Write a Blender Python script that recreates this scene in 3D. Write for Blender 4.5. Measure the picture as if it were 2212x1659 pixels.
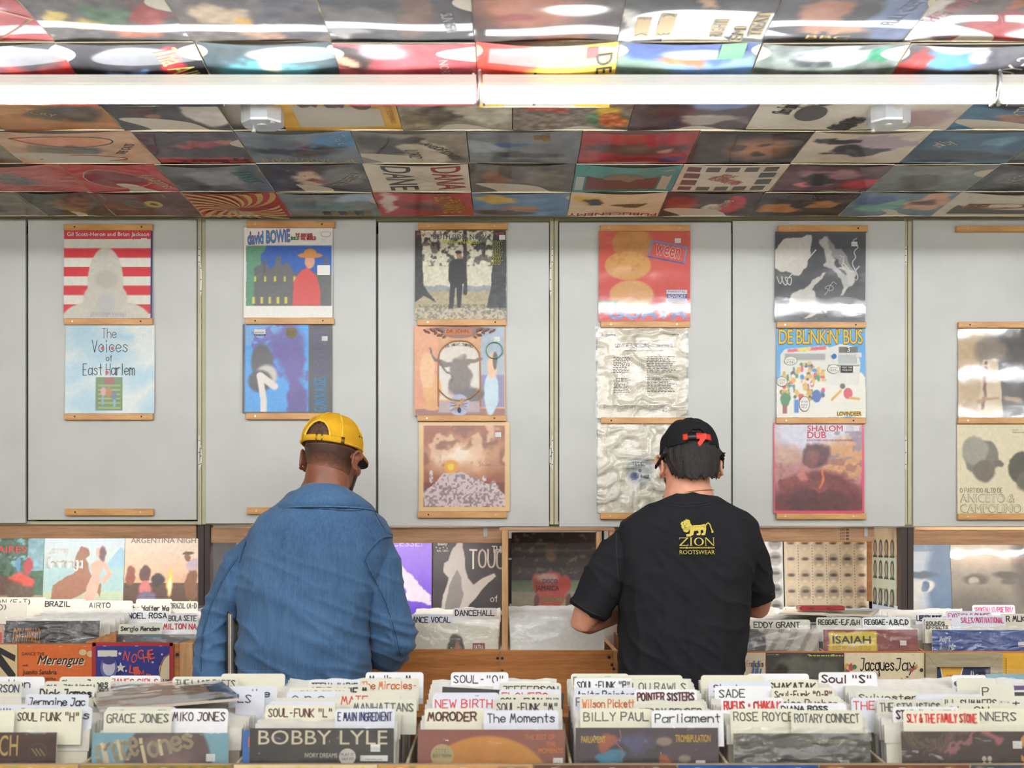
import bpy, bmesh, math, random
import numpy as np
from mathutils import Vector, Matrix, Euler
for _o in list(bpy.data.objects): bpy.data.objects.remove(_o, do_unlink=True)
SC = bpy.context.scene
COL = SC.collection
# ---------------------------------------------------------------- camera
# lens equals 2800 px of a 2212 px wide frame; level camera with a vertical lens shift
F, CX, HY, CAMZ = 2800.0, 1106.0, 1165.0, 1.40
cam = bpy.data.cameras.new('camera'); cam_o = bpy.data.objects.new('camera', cam); COL.objects.link(cam_o)
cam.sensor_width = 36.0; cam.sensor_fit = 'HORIZONTAL'; cam.lens = F/2212*36.0
cam.shift_y = (HY-829.5)/2212; cam.clip_start = 0.05; cam.clip_end = 60
cam_o.location = (0, 0, CAMZ); cam_o.rotation_euler = (math.pi/2, 0, 0)
cam.dof.use_dof = True; cam.dof.focus_distance = 4.25; cam.dof.aperture_fstop = 4.5
SC.camera = cam_o
# ---------------------------------------------------------------- world, exposure
W = bpy.data.worlds.new('world'); SC.world = W; W.use_nodes = True
W.node_tree.nodes['Background'].inputs[0].default_value = (1, 0.97, 0.92, 1)
W.node_tree.nodes['Background'].inputs[1].default_value = 0.05
vs = SC.view_settings
vs.view_transform = 'Standard'; vs.look = 'None'; vs.gamma = 1.0; vs.use_curve_mapping = False
vs.exposure = 0.0
TUBE_POWER = 30.0          # emission of the ceiling tubes in view
FAR_POWER = 52.0           # emission of the unseen rows over and behind the camera, raised to light the doors
COVE_POWER = 55.0          # emission of the small tubes hidden behind the pine headers
# ---------------------------------------------------------------- photo measures -> metres
def PX(px, Y): return (px-CX)*Y/F
def PZ(py, Y): return CAMZ+(HY-py)*Y/F
def lin(c):
    r = []
    for x in c[:3]:
        x = x/255.0
        r.append(x/12.92 if x <= 0.04045 else ((x+0.055)/1.055)**2.4)
    return (r[0], r[1], r[2], 1.0)
def linA(a):
    a = np.clip(np.asarray(a, float)/255.0, 0, 1)
    return np.where(a <= 0.04045, a/12.92, ((a+0.055)/1.055)**2.4)
rnd = random.Random(7)
# ---------------------------------------------------------------- materials
def new_mat(name):
    m = bpy.data.materials.new(name); m.use_nodes = True
    return m, m.node_tree, m.node_tree.nodes['Principled BSDF']
def N(nt, t, **kw):
    n = nt.nodes.new(t)
    for k, v in kw.items(): setattr(n, k, v)
    return n
def setin(n, **kw):
    for k, v in kw.items():
        n.inputs[k.replace('_', ' ')].default_value = v
def noise(nt, scale, detail=3, rough=0.5, stretch=None, coord='Object'):
    tc = N(nt, 'ShaderNodeTexCoord'); n = N(nt, 'ShaderNodeTexNoise')
    n.inputs['Scale'].default_value = scale; n.inputs['Detail'].default_value = detail; n.inputs['Roughness'].default_value = rough
    if stretch:
        mp = N(nt, 'ShaderNodeMapping'); mp.inputs['Scale'].default_value = stretch
        nt.links.new(tc.outputs[coord], mp.inputs['Vector']); nt.links.new(mp.outputs[0], n.inputs['Vector'])
    else: nt.links.new(tc.outputs[coord], n.inputs['Vector'])
    return n
def ramp(nt, fac, stops):
    r = N(nt, 'ShaderNodeValToRGB'); e = r.color_ramp.elements
    while len(e) < len(stops): e.new(0.5)
    for k, (p, c) in enumerate(stops): e[k].position = p; e[k].color = c if len(c) == 4 else (*c, 1)
    nt.links.new(fac, r.inputs[0]); return r
def bump(nt, b, h, strength, dist=0.002, slot='Normal'):
    n = N(nt, 'ShaderNodeBump'); n.inputs['Strength'].default_value = strength; n.inputs['Distance'].default_value = dist
    nt.links.new(h, n.inputs['Height']); nt.links.new(n.outputs[0], b.inputs[slot]); return n
def plain(name, rgb, rough=0.5, var=0.06, scale=8, spec=0.5, metal=0.0, bmp=0.0, bscale=60, coat=0.0):
    m, nt, b = new_mat(name); c = lin(rgb)
    if var:
        n = noise(nt, scale, 4)
        lo = tuple(x*(1-var*1.6) for x in c[:3]); hi = tuple(min(1, x*(1+var)) for x in c[:3])
        r = ramp(nt, n.outputs['Fac'], [(0.3, lo), (0.7, hi)]); nt.links.new(r.outputs[0], b.inputs['Base Color'])
    else: b.inputs['Base Color'].default_value = c
    setin(b, Roughness=rough, Metallic=metal); b.inputs['Specular IOR Level'].default_value = spec
    if coat: b.inputs['Coat Weight'].default_value = coat; b.inputs['Coat Roughness'].default_value = 0.12
    if bmp: bump(nt, b, noise(nt, bscale, 3).outputs['Fac'], bmp, 0.001)
    return m
def wood(name, dark, light, axis='x', scale=1.0, rough=0.45, knots=0.0, knot_rgb=(70, 38, 18)):
    """grain that runs along one axis, with optional knots"""
    m, nt, b = new_mat(name)
    st = {'x': (0.7, 9, 9), 'y': (9, 0.7, 9), 'z': (9, 9, 0.7)}[axis]
    n1 = noise(nt, 4*scale, 5, 0.6, st); n2 = noise(nt, 26*scale, 3, 0.5, st)
    mx = N(nt, 'ShaderNodeMath', operation='MULTIPLY_ADD'); mx.inputs[1].default_value = 0.35
    nt.links.new(n2.outputs['Fac'], mx.inputs[0]); nt.links.new(n1.outputs['Fac'], mx.inputs[2])
    r = ramp(nt, mx.outputs[0], [(0.42, lin(dark)), (0.62, lin(tuple((a+c)/2 for a, c in zip(dark, light)))), (0.85, lin(light))])
    out = r.outputs[0]
    if knots:
        tc = N(nt, 'ShaderNodeTexCoord'); mp = N(nt, 'ShaderNodeMapping')
        mp.inputs['Scale'].default_value = {'x': (0.6, 1, 1), 'y': (1, 0.6, 1), 'z': (1, 1, 0.6)}[axis]
        v = N(nt, 'ShaderNodeTexVoronoi'); v.inputs['Scale'].default_value = knots
        nt.links.new(tc.outputs['Object'], mp.inputs[0]); nt.links.new(mp.outputs[0], v.inputs['Vector'])
        k = ramp(nt, v.outputs['Distance'], [(0.03, (1, 1, 1, 1)), (0.12, (0, 0, 0, 1))])
        mm = N(nt, 'ShaderNodeMix', data_type='RGBA'); nt.links.new(k.outputs[0], mm.inputs['Factor'])
        nt.links.new(out, mm.inputs[6]); mm.inputs[7].default_value = lin(knot_rgb); out = mm.outputs[2]
    nt.links.new(out, b.inputs['Base Color']); setin(b, Roughness=rough)
    bump(nt, b, n2.outputs['Fac'], 0.12, 0.001)
    return m
def printed(name, rough=0.4, coat=0.0, coat_rough=0.08, wav=0.0, wscale=12, grain=0.05, bstr=0.0, gain=1.0):
    """printed card: colour comes from the print (colour attribute), gloss from the lacquer or film"""
    m, nt, b = new_mat(name)
    a = N(nt, 'ShaderNodeAttribute'); a.attribute_name = 'Col'
    n = noise(nt, 90, 3)
    hv = N(nt, 'ShaderNodeHueSaturation'); rm = N(nt, 'ShaderNodeMapRange')
    rm.inputs['To Min'].default_value = gain*(1-grain*2); rm.inputs['To Max'].default_value = gain*(1+grain*2)
    nt.links.new(n.outputs['Fac'], rm.inputs['Value']); nt.links.new(rm.outputs[0], hv.inputs['Value'])
    nt.links.new(a.outputs['Color'], hv.inputs['Color']); nt.links.new(hv.outputs[0], b.inputs['Base Color'])
    setin(b, Roughness=rough)
    if coat:
        b.inputs['Coat Weight'].default_value = coat; b.inputs['Coat Roughness'].default_value = coat_rough
        if wav:
            w = noise(nt, wscale, 4, 0.55, None)
            bump(nt, b, w.outputs['Fac'], wav, 0.01, 'Coat Normal')
    if bstr: bump(nt, b, noise(nt, 160, 2).outputs['Fac'], bstr, 0.001)
    return m
def film(name, bstr=0.6, scale=14, tint=0.05, gloss_rough=0.12, base=0.06, peak=0.5):
    """clear polythene or shrink wrap: mostly see-through, with wrinkle glints"""
    m = bpy.data.materials.new(name); m.use_nodes = True; nt = m.node_tree
    for n in list(nt.nodes): nt.nodes.remove(n)
    o = N(nt, 'ShaderNodeOutputMaterial'); t = N(nt, 'ShaderNodeBsdfTransparent'); g = N(nt, 'ShaderNodeBsdfGlossy'); d = N(nt, 'ShaderNodeBsdfDiffuse')
    g.inputs['Roughness'].default_value = gloss_rough; d.inputs['Color'].default_value = (0.85, 0.85, 0.82, 1)
    n1 = noise(nt, scale, 3, 0.6); n2 = noise(nt, scale*3.1, 3, 0.6)
    ad = N(nt, 'ShaderNodeMath', operation='MULTIPLY_ADD'); ad.inputs[1].default_value = 0.4
    nt.links.new(n2.outputs['Fac'], ad.inputs[0]); nt.links.new(n1.outputs['Fac'], ad.inputs[2])
    bm = N(nt, 'ShaderNodeBump'); bm.inputs['Strength'].default_value = bstr; bm.inputs['Distance'].default_value = 0.012
    nt.links.new(ad.outputs[0], bm.inputs['Height']); nt.links.new(bm.outputs[0], g.inputs['Normal'])
    fr = N(nt, 'ShaderNodeFresnel'); fr.inputs['IOR'].default_value = 1.5; nt.links.new(bm.outputs[0], fr.inputs['Normal'])
    mr = N(nt, 'ShaderNodeMapRange'); mr.inputs['From Max'].default_value = 0.6; mr.inputs['To Min'].default_value = base; mr.inputs['To Max'].default_value = peak
    nt.links.new(fr.outputs[0], mr.inputs['Value'])
    m1 = N(nt, 'ShaderNodeMixShader'); m1.inputs[0].default_value = tint
    nt.links.new(t.outputs[0], m1.inputs[1]); nt.links.new(d.outputs[0], m1.inputs[2])
    m2 = N(nt, 'ShaderNodeMixShader'); nt.links.new(mr.outputs[0], m2.inputs[0]); nt.links.new(m1.outputs[0], m2.inputs[1]); nt.links.new(g.outputs[0], m2.inputs[2])
    nt.links.new(m2.outputs[0], o.inputs['Surface'])
    return m
def glow(name, rgb, power):
    m = bpy.data.materials.new(name); m.use_nodes = True; nt = m.node_tree
    for n in list(nt.nodes): nt.nodes.remove(n)
    o = N(nt, 'ShaderNodeOutputMaterial'); e = N(nt, 'ShaderNodeEmission')
    e.inputs[0].default_value = rgb; e.inputs[1].default_value = power
    nt.links.new(e.outputs[0], o.inputs[0]); return m
M = {}
M['tube'] = glow('fluorescent_tube_glow', (0.93, 0.96, 1.0, 1), TUBE_POWER)
M['tube_far'] = glow('fluorescent_tube_far_glow', (0.93, 0.96, 1.0, 1), FAR_POWER)
M['cove'] = glow('cove_tube_glow', (0.97, 0.97, 1.0, 1), COVE_POWER)
M['white_enamel'] = plain('white_enamel', (226, 222, 212), 0.35, 0.02)
M['door'] = plain('cupboard_door_paint', (201, 202, 196), 0.38, 0.045, 4.5, bmp=0.05, bscale=120)
M['frame'] = plain('cream_frame_paint', (192, 186, 154), 0.4, 0.05, 9)
M['scar'] = plain('filler_patch', (226, 222, 206), 0.7, 0.05)
M['gap_shade'] = plain('gap_shade_black', (16, 16, 18), 0.8, 0)
M['ledge'] = wood('varnished_ledge_wood', (176, 118, 58), (222, 170, 104), 'x', 2.0, 0.35)
M['pine'] = wood('pine_header_wood', (140, 98, 66), (190, 146, 106), 'x', 1.3, 0.5, 4.2)
M['pine_up'] = wood('pine_upright_wood', (176, 124, 74), (222, 178, 126), 'z', 1.3, 0.5)
M['bin'] = wood('orange_bin_wood', (146, 84, 36), (200, 134, 70), 'x', 1.2, 0.4, 3.0)
M['bin_side'] = wood('bin_side_wood', (150, 96, 52), (196, 140, 84), 'y', 1.2, 0.45)
M['old_ply'] = wood('worn_bin_edge', (92, 78, 58), (160, 140, 108), 'x', 2.0, 0.6)
M['grey_wood'] = wood('grey_weathered_wood', (138, 124, 98), (178, 164, 134), 'x', 1.6, 0.7)
M['dark_post'] = plain('dark_brown_post', (58, 46, 40), 0.5, 0.08)
M['steel'] = plain('galvanised_steel', (206, 208, 208), 0.32, 0.05, 30, metal=0.55)
M['zinc'] = plain('dull_zinc', (172, 174, 172), 0.6, 0.04, 30)
M['brass'] = plain('aged_brass', (150, 120, 60), 0.35, 0.05, 30, metal=0.9)
M['screw'] = plain('dark_screw', (52, 44, 38), 0.45, 0, metal=0.4)
M['chrome'] = plain('bright_screw', (206, 200, 186), 0.3, 0, metal=0.6)
M['wall'] = plain('store_wall_paint', (214, 210, 200), 0.7, 0.03)
M['floor'] = plain('worn_lino_floor', (182, 176, 164), 0.5, 0.1, 5)
M['ceil'] = plain('ceiling_board', (214, 208, 194), 0.7, 0.03)
M['print'] = printed('printed_card', 0.42, 0.0)
M['lacquer'] = printed('lacquered_card', 0.4, 0.35, 0.16, 0.05, 9)
M['wrapped'] = printed('shrink_wrapped_card', 0.5, 0.3, 0.06, 0.008, 6)
M['ceil_print'] = printed('glossy_ceiling_card', 0.55, 0.26, 0.05, 0.03, 3.0, gain=1.45)
M['ceil_print'].node_tree.nodes['Principled BSDF'].inputs['Specular IOR Level'].default_value = 0.12
M['ink'] = printed('printing_ink', 0.5, 0.0, grain=0.0)
M['film'] = film('clear_polythene', 0.5, 9, 0.02, 0.10, 0.03, 0.6)
M['film_crinkle'] = film('crinkled_polythene', 0.45, 22, 0.02, 0.06, 0.05, 0.9)
M['shrink'] = film('shrink_wrap', 0.035, 7, 0.02, 0.075, 0.04, 0.5)
M['gloss_film'] = film('smooth_glossy_film', 0.12, 6, 0.03, 0.05, 0.05, 1.0)
M['sleeve'] = plain('milky_sleeve_plastic', (214, 210, 200), 0.22, 0.06, 30, coat=0.6, bmp=0.5, bscale=70)
M['jacket_edge'] = printed('card_edge', 0.6, grain=0.03)
M['tab'] = printed('divider_plastic', 0.35, 0.25, 0.2, grain=0.02)
# ---------------------------------------------------------------- objects
def tag(o, label=None, cat=None, group=None, kind=None):
    if label: o['label'] = label
    if cat: o['category'] = cat
    if group: o['group'] = group
    if kind: o['kind'] = kind
    return o
class MB:
    """collects points, faces, print colours and material slots of ONE mesh"""
    def __init__(s): s.v = []; s.f = []; s.c = []; s.mi = []; s.cur = (200, 200, 200); s.m = 0
    def vert(s, p, c=None): s.v.append(tuple(p)); s.c.append(c or s.cur); return len(s.v)-1
    def face(s, *i): s.f.append(tuple(i)); s.mi.append(s.m)
    def poly(s, pts, c=None): s.face(*[s.vert(p, c) for p in pts])
    def box(s, x0, x1, y0, y1, z0, z1, c=None):
        k = [s.vert(p, c) for p in ((x0,y0,z0),(x1,y0,z0),(x1,y1,z0),(x0,y1,z0),(x0,y0,z1),(x1,y0,z1),(x1,y1,z1),(x0,y1,z1))]
        for a in ((0,3,2,1),(4,5,6,7),(0,1,5,4),(1,2,6,5),(2,3,7,6),(3,0,4,7)): s.face(*[k[q] for q in a])
    def grid(s, fn, nu, nv, cols=None, flip=False):
        base = len(s.v)
        for j in range(nv+1):
            for i in range(nu+1):
                s.vert(fn(i/nu, j/nv), None if cols is None else tuple(cols[j, i]))
        for j in range(nv):
            for i in range(nu):
                a = base+j*(nu+1)+i; q = (a, a+1, a+nu+2, a+nu+1)
                s.face(*(q[::-1] if flip else q))
        return base
    def tube(s, pts, radii, n=10, caps=True, c=None, squash=None):
        """tube along points; radii number or (rx, ry) pairs"""
        pts = [Vector(p) for p in pts]; rings = []; up = None
        for i, p in enumerate(pts):
            t = (pts[min(i+1, len(pts)-1)]-pts[max(i-1, 0)]).normalized()
            if up is None:
                up = Vector((0, 0, 1)) if abs(t.z) < 0.9 else Vector((0, -1, 0))
            a = t.cross(up).normalized(); b = a.cross(t).normalized(); up = b
            r = radii[i] if isinstance(radii, list) else radii
            ra, rb = r if isinstance(r, (tuple, list)) else (r, r)
            rings.append([s.vert(p+a*ra*math.cos(2*math.pi*k/n)+b*rb*math.sin(2*math.pi*k/n), c) for k in range(n)])
        for i in range(len(rings)-1):
            for k in range(n): s.face(rings[i][k], rings[i][(k+1) % n], rings[i+1][(k+1) % n], rings[i+1][k])
        if caps:
            s.face(*rings[0][::-1]); s.face(*rings[-1])
    def rings(s, rs, caps=True, c=None):
        """closed loops of equal length joined one to the next"""
        id_ = [[s.vert(p, c) for p in r] for r in rs]; n = len(rs[0])
        for i in range(len(id_)-1):
            for k in range(n): s.face(id_[i][k], id_[i][(k+1) % n], id_[i+1][(k+1) % n], id_[i+1][k])
        if caps: s.face(*id_[0][::-1]); s.face(*id_[-1])
    def ball(s, c0, r, n=16, m=10, c=None):
        r = r if isinstance(r, (tuple, list)) else (r, r, r)
        rs = []
        for j in range(1, m):
            th = math.pi*j/m
            rs.append([(c0[0]+r[0]*math.sin(th)*math.cos(2*math.pi*k/n), c0[1]+r[1]*math.sin(th)*math.sin(2*math.pi*k/n), c0[2]-r[2]*math.cos(th)) for k in range(n)])
        s.rings(rs, True, c)
    def mesh(s, name, mats, origin=(0, 0, 0), smooth=False, fix=False):
        me = bpy.data.meshes.new(name)
        ox, oy, oz = origin
        me.from_pydata([(x-ox, y-oy, z-oz) for x, y, z in s.v], [], s.f)
        for m in (mats if isinstance(mats, (list, tuple)) else [mats]): me.materials.append(m)
        me.polygons.foreach_set('material_index', s.mi)
        at = me.color_attributes.new('Col', 'FLOAT_COLOR', 'POINT')
        a = np.ones((len(s.v), 4), np.float32); a[:, :3] = linA(np.array(s.c)); at.data.foreach_set('color', a.ravel())
        if smooth: me.polygons.foreach_set('use_smooth', [True]*len(me.polygons))
        if fix:
            bm = bmesh.new(); bm.from_mesh(me); bmesh.ops.recalc_face_normals(bm, faces=bm.faces); bm.to_mesh(me); bm.free()
        me.validate(); me.update(); return me
    def build(s, name, mats, parent=None, origin=None, smooth=False, bevel=0, fix=False):
        """one object; points are world points, its origin ORIGIN (else the parent's origin)"""
        po = Vector(parent['_o']) if parent is not None else Vector((0, 0, 0))
        org = Vector(origin) if origin is not None else po
        me = s.mesh(name, mats, org, smooth, fix)
        o = bpy.data.objects.new(name, me); COL.objects.link(o)
        o.location = org-po; o['_o'] = tuple(org)
        if parent is not None: o.parent = parent
        if bevel:
            b = o.modifiers.new('edge', 'BEVEL'); b.width = bevel; b.segments = 2; b.limit_method = 'ANGLE'
        return o
def thing(name, label, cat, loc, group=None):
    o = bpy.data.objects.new(name, None); COL.objects.link(o); o.location = loc; o['_o'] = tuple(loc); o.empty_display_size = 0.05
    return tag(o, label, cat, group)
def struct(name, mb, mat, **k):
    return tag(mb.build(name, mat, **k), kind='structure')
def copy_tree(o, parent=None):
    c = o.copy(); COL.objects.link(c)
    if parent is not None: c.parent = parent
    for ch in list(o.children): copy_tree(ch, c)
    return c
# ---------------------------------------------------------------- printed pictures: colour fields in numpy, and crisp print laid over them
def vnoise(n, m, cells, seed):
    r = np.random.RandomState(abs(int(seed))); g = r.rand(cells+2, cells+2)
    y = np.linspace(0, cells, m, endpoint=False); x = np.linspace(0, cells, n, endpoint=False)
    yi = y.astype(int); xi = x.astype(int); fy = y-yi; fx = x-xi
    fy = (fy*fy*(3-2*fy))[:, None]; fx = (fx*fx*(3-2*fx))[None, :]
    a = g[np.ix_(yi, xi)]; b = g[np.ix_(yi, xi+1)]; c = g[np.ix_(yi+1, xi)]; d = g[np.ix_(yi+1, xi+1)]
    return (a*(1-fx)+b*fx)*(1-fy)+(c*(1-fx)+d*fx)*fy
def fbm(n, m, cells=4, seed=0, octv=4):
    t = np.zeros((m, n)); amp = 1; tot = 0
    for k in range(octv):
        t += amp*vnoise(n, m, cells*2**k, seed*13+k); tot += amp; amp *= 0.55
    return t/tot
class Art:
    """u to the right, v up, both 0..1; colours as seen, 0..255"""
    def __init__(s, n, m=None, col=(255, 255, 255)):
        s.n, s.m = n, m or n; s.N, s.M = n*2, s.m*2
        s.a = np.empty((s.M, s.N, 3)); s.a[:] = col
        s.u = ((np.arange(s.N)+0.5)/s.N)[None, :].repeat(s.M, 0); s.v = ((np.arange(s.M)+0.5)/s.M)[:, None].repeat(s.N, 1)
        s.wu, s.wv = s.u, s.v
    def warp(s, amt, cells=4, seed=1):
        s.wu = s.u+(fbm(s.N, s.M, cells, seed)-0.5)*amt; s.wv = s.v+(fbm(s.N, s.M, cells, seed+50)-0.5)*amt; return s
    def flat(s): s.wu, s.wv = s.u, s.v; return s
    def put(s, mask, col, al=1.0):
        w = (np.clip(mask, 0, 1)*al)[..., None]; s.a = s.a*(1-w)+np.array(col, float)*w; return s
    def rect(s, u0, v0, u1, v1, col, al=1.0): return s.put(((s.wu >= u0) & (s.wu <= u1) & (s.wv >= v0) & (s.wv <= v1))*1.0, col, al)
    def ell(s, u, v, ru, rv, col, soft=0.06, al=1.0, rot=0):
        c, q = math.cos(rot), math.sin(rot); du, dv = s.wu-u, s.wv-v
        d = np.sqrt(((du*c+dv*q)/ru)**2+((-du*q+dv*c)/rv)**2); return s.put((1-d)/max(soft, 1e-3)+0.5, col, al)
    def grad(s, c0, c1, ang=90, al=1.0):
        t = s.wu*math.cos(math.radians(ang))+s.wv*math.sin(math.radians(ang)); t = np.clip(t, 0, 1)[..., None]
        s.a = s.a*(1-al)+al*(np.array(c0, float)*(1-t)+np.array(c1, float)*t); return s
    def poly(s, pts, col, al=1.0):
        ins = np.zeros((s.M, s.N), bool); k = len(pts)
        for i in range(k):
            (x0, y0), (x1, y1) = pts[i], pts[(i+1) % k]
            if y0 == y1: continue
            ins ^= ((s.wv > min(y0, y1)) & (s.wv <= max(y0, y1)) & (s.wu < (s.wv-y0)/(y1-y0)*(x1-x0)+x0))
        return s.put(ins*1.0, col, al)
    def band(s, pts, w, col, al=1.0, soft=0.3):
        d = np.full((s.M, s.N), 9.0)
        for (x0, y0), (x1, y1) in zip(pts[:-1], pts[1:]):
            dx, dy = x1-x0, y1-y0; L = dx*dx+dy*dy+1e-9
            t = np.clip(((s.wu-x0)*dx+(s.wv-y0)*dy)/L, 0, 1); d = np.minimum(d, np.hypot(s.wu-x0-t*dx, s.wv-y0-t*dy))
        return s.put((1-d/w)/soft+0.5, col, al)
    def mott(s, amt=30, cells=8, seed=1, octv=4, tint=(1, 1, 1)):
        f = (fbm(s.N, s.M, cells, seed, octv)-0.5)*2*amt; s.a = s.a+f[..., None]*np.array(tint); return s
    def spots(s, col, thr=0.62, cells=10, seed=3, al=1.0, soft=0.04, area=None):
        f = fbm(s.N, s.M, cells, seed, 3); mk = np.clip((f-thr)/soft, 0, 1)
        if area: mk = mk*((s.u >= area[0]) & (s.u <= area[2]) & (s.v >= area[1]) & (s.v <= area[3]))
        return s.put(mk, col, al)
    def out(s):
        a = np.clip(s.a, 0, 255).reshape(s.m, 2, s.n, 2, 3).mean((1, 3)); return a
# single-stroke pen alphabet, box 4 wide, base line 2, capital top 8, small letters to 6
PEN = {
'A':'02 28 42;14 34','B':'02 08 28 47 36 25 05;25 45 43 32 02','C':'~47 28 07 05 03 12 42','D':'02 08 28 46 44 22 02','E':'48 08 02 42;05 35','F':'48 08 02;05 35',
'G':'~47 28 07 03 12 42 45 25','H':'02 08;42 48;05 45','I':'22 28','J':'48 33 12 03;18 48','K':'02 08;48 05 42','L':'08 02 42','M':'02 18 24 38 42','N':'02 08 42 48',
'O':'~28 07 03 22 43 47 28','P':'02 08 38 47 35 05','Q':'~28 07 03 22 43 47 28;24 41','R':'02 08 38 47 35 05;25 42','S':'~47 28 07 16 34 43 22 03','T':'08 48;28 22','U':'~08 03 22 43 48',
'V':'08 22 48','W':'08 12 26 32 48','X':'08 42;48 02','Y':'08 25 48;25 22','Z':'08 48 02 42',
'a':'~45 26 05 03 12 43 46;46 42','b':'08 02;~05 26 45 43 22 03','c':'~45 26 05 03 22 43','d':'48 42;~45 26 05 03 22 43','e':'~04 44 45 26 05 03 22 43','f':'~38 27 22;06 36',
'g':'~45 26 05 03 22 43;46 41 20 01','h':'08 02;~05 26 45 42','i':'26 22;27 28','j':'26 21 10;27 28','k':'08 02;46 04 42','l':'28 22','m':'06 02;~05 16 25 22;~25 36 45 42','n':'06 02;~05 26 45 42',
'o':'~26 05 03 22 43 45 26','p':'06 00;~05 26 45 43 22 03','q':'46 40;~45 26 05 03 22 43','r':'06 02;~05 26 46','s':'~45 26 05 34 43 22 03','t':'28 23 32;06 46','u':'~06 03 22 43 46;46 42',
'v':'06 22 46','w':'06 12 25 32 46','x':'06 42;46 02','y':'06 23;46 23 00','z':'06 46 02 42',
'0':'~28 07 03 22 43 47 28','1':'17 28 22','2':'~07 28 47 45 02 42','3':'~08 38 36 25 43 22 03','4':'38 04 44;36 32','5':'48 08 05 45 43 22 02','6':'~47 08 03 22 43 25 05','7':'08 48 12','8':'~25 07 28 47 25 03 22 43 25','9':'~45 07 28 47 43 12',
'-':'15 35','+':'15 35;26 24','"':'18 16;38 36',"'":'28 26','(':'~38 16 14 32','):':'','/':'02 48',',':'23 11','.':'22 23','&':'~42 17 28 37 04 12 32 45','!':'28 24;22 23','$':'~47 28 07 16 34 43 22 03;29 21',':':'25 26;22 23','?':'~07 28 47 25 24;22 23',
')':'~18 36 34 12','=':'04 44;06 46'}
PENW = {'I': .45, 'i': .45, 'l': .45, "'": .4, '.': .4, ',': .4, '!': .4, ':': .4, '1': .6, '(': .6, ')': .6, 'M': 1.2, 'W': 1.25, 'm': 1.2, 'w': 1.15, ' ': .7, 't': .8, 'f': .75, 'r': .85, 'j': .7}
def chaikin(p, k=2):
    for _ in range(k):
        q = [p[0]]
        for a, b in zip(p[:-1], p[1:]):
            q += [(a[0]*.75+b[0]*.25, a[1]*.75+b[1]*.25), (a[0]*.25+b[0]*.75, a[1]*.25+b[1]*.75)]
        p = q+[p[-1]]
    return p
def pen_strokes(text, seed=0, jit=0.25, gap=1.3):
    r = random.Random(seed); x = 0.0; out = []
    for ch in text:
        w = PENW.get(ch, 1.0)
        if ch == ' ': x += 4*w; continue
        g = PEN.get(ch) or PEN.get(ch.upper()) or ''
        dy = r.uniform(-jit, jit); sl = r.uniform(-jit, jit)*0.12
        for st in g.split(';'):
            cur = st.startswith('~'); ps = st.lstrip('~').split()
            if not ps: continue
            pts = []
            for q in ps:
                px, py = int(q[0])*w, int(q[1])-2
                if ch in '(ijlI\'.,!:1' and w < 0.7: px = (int(q[0])-2)*0.9+2*w
                pts.append((x+px+sl*py+r.uniform(-jit, jit)*0.4, py+dy+r.uniform(-jit, jit)*0.4))
            out.append(chaikin(pts) if cur else pts)
        x += 4*w+gap
    return out
_font_cache = {}
def font_mesh(s, bold=0.0, shear=0.0, space=1.0):
    k = (s, bold, shear, space)
    if k not in _font_cache:
        cu = bpy.data.curves.new('type', 'FONT'); cu.body = s; cu.offset = bold; cu.shear = shear; cu.space_character = space; cu.resolution_u = 3
        o = bpy.data.objects.new('type', cu); COL.objects.link(o)
        dg = bpy.context.evaluated_depsgraph_get(); ev = o.evaluated_get(dg); me = ev.to_mesh()
        v = [(p.co.x, p.co.y) for p in me.vertices]; f = [tuple(p.vertices) for p in me.polygons]
        ev.to_mesh_clear(); bpy.data.objects.remove(o, do_unlink=True); bpy.data.curves.remove(cu)
        _font_cache[k] = (v, f)
    return _font_cache[k]
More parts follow.
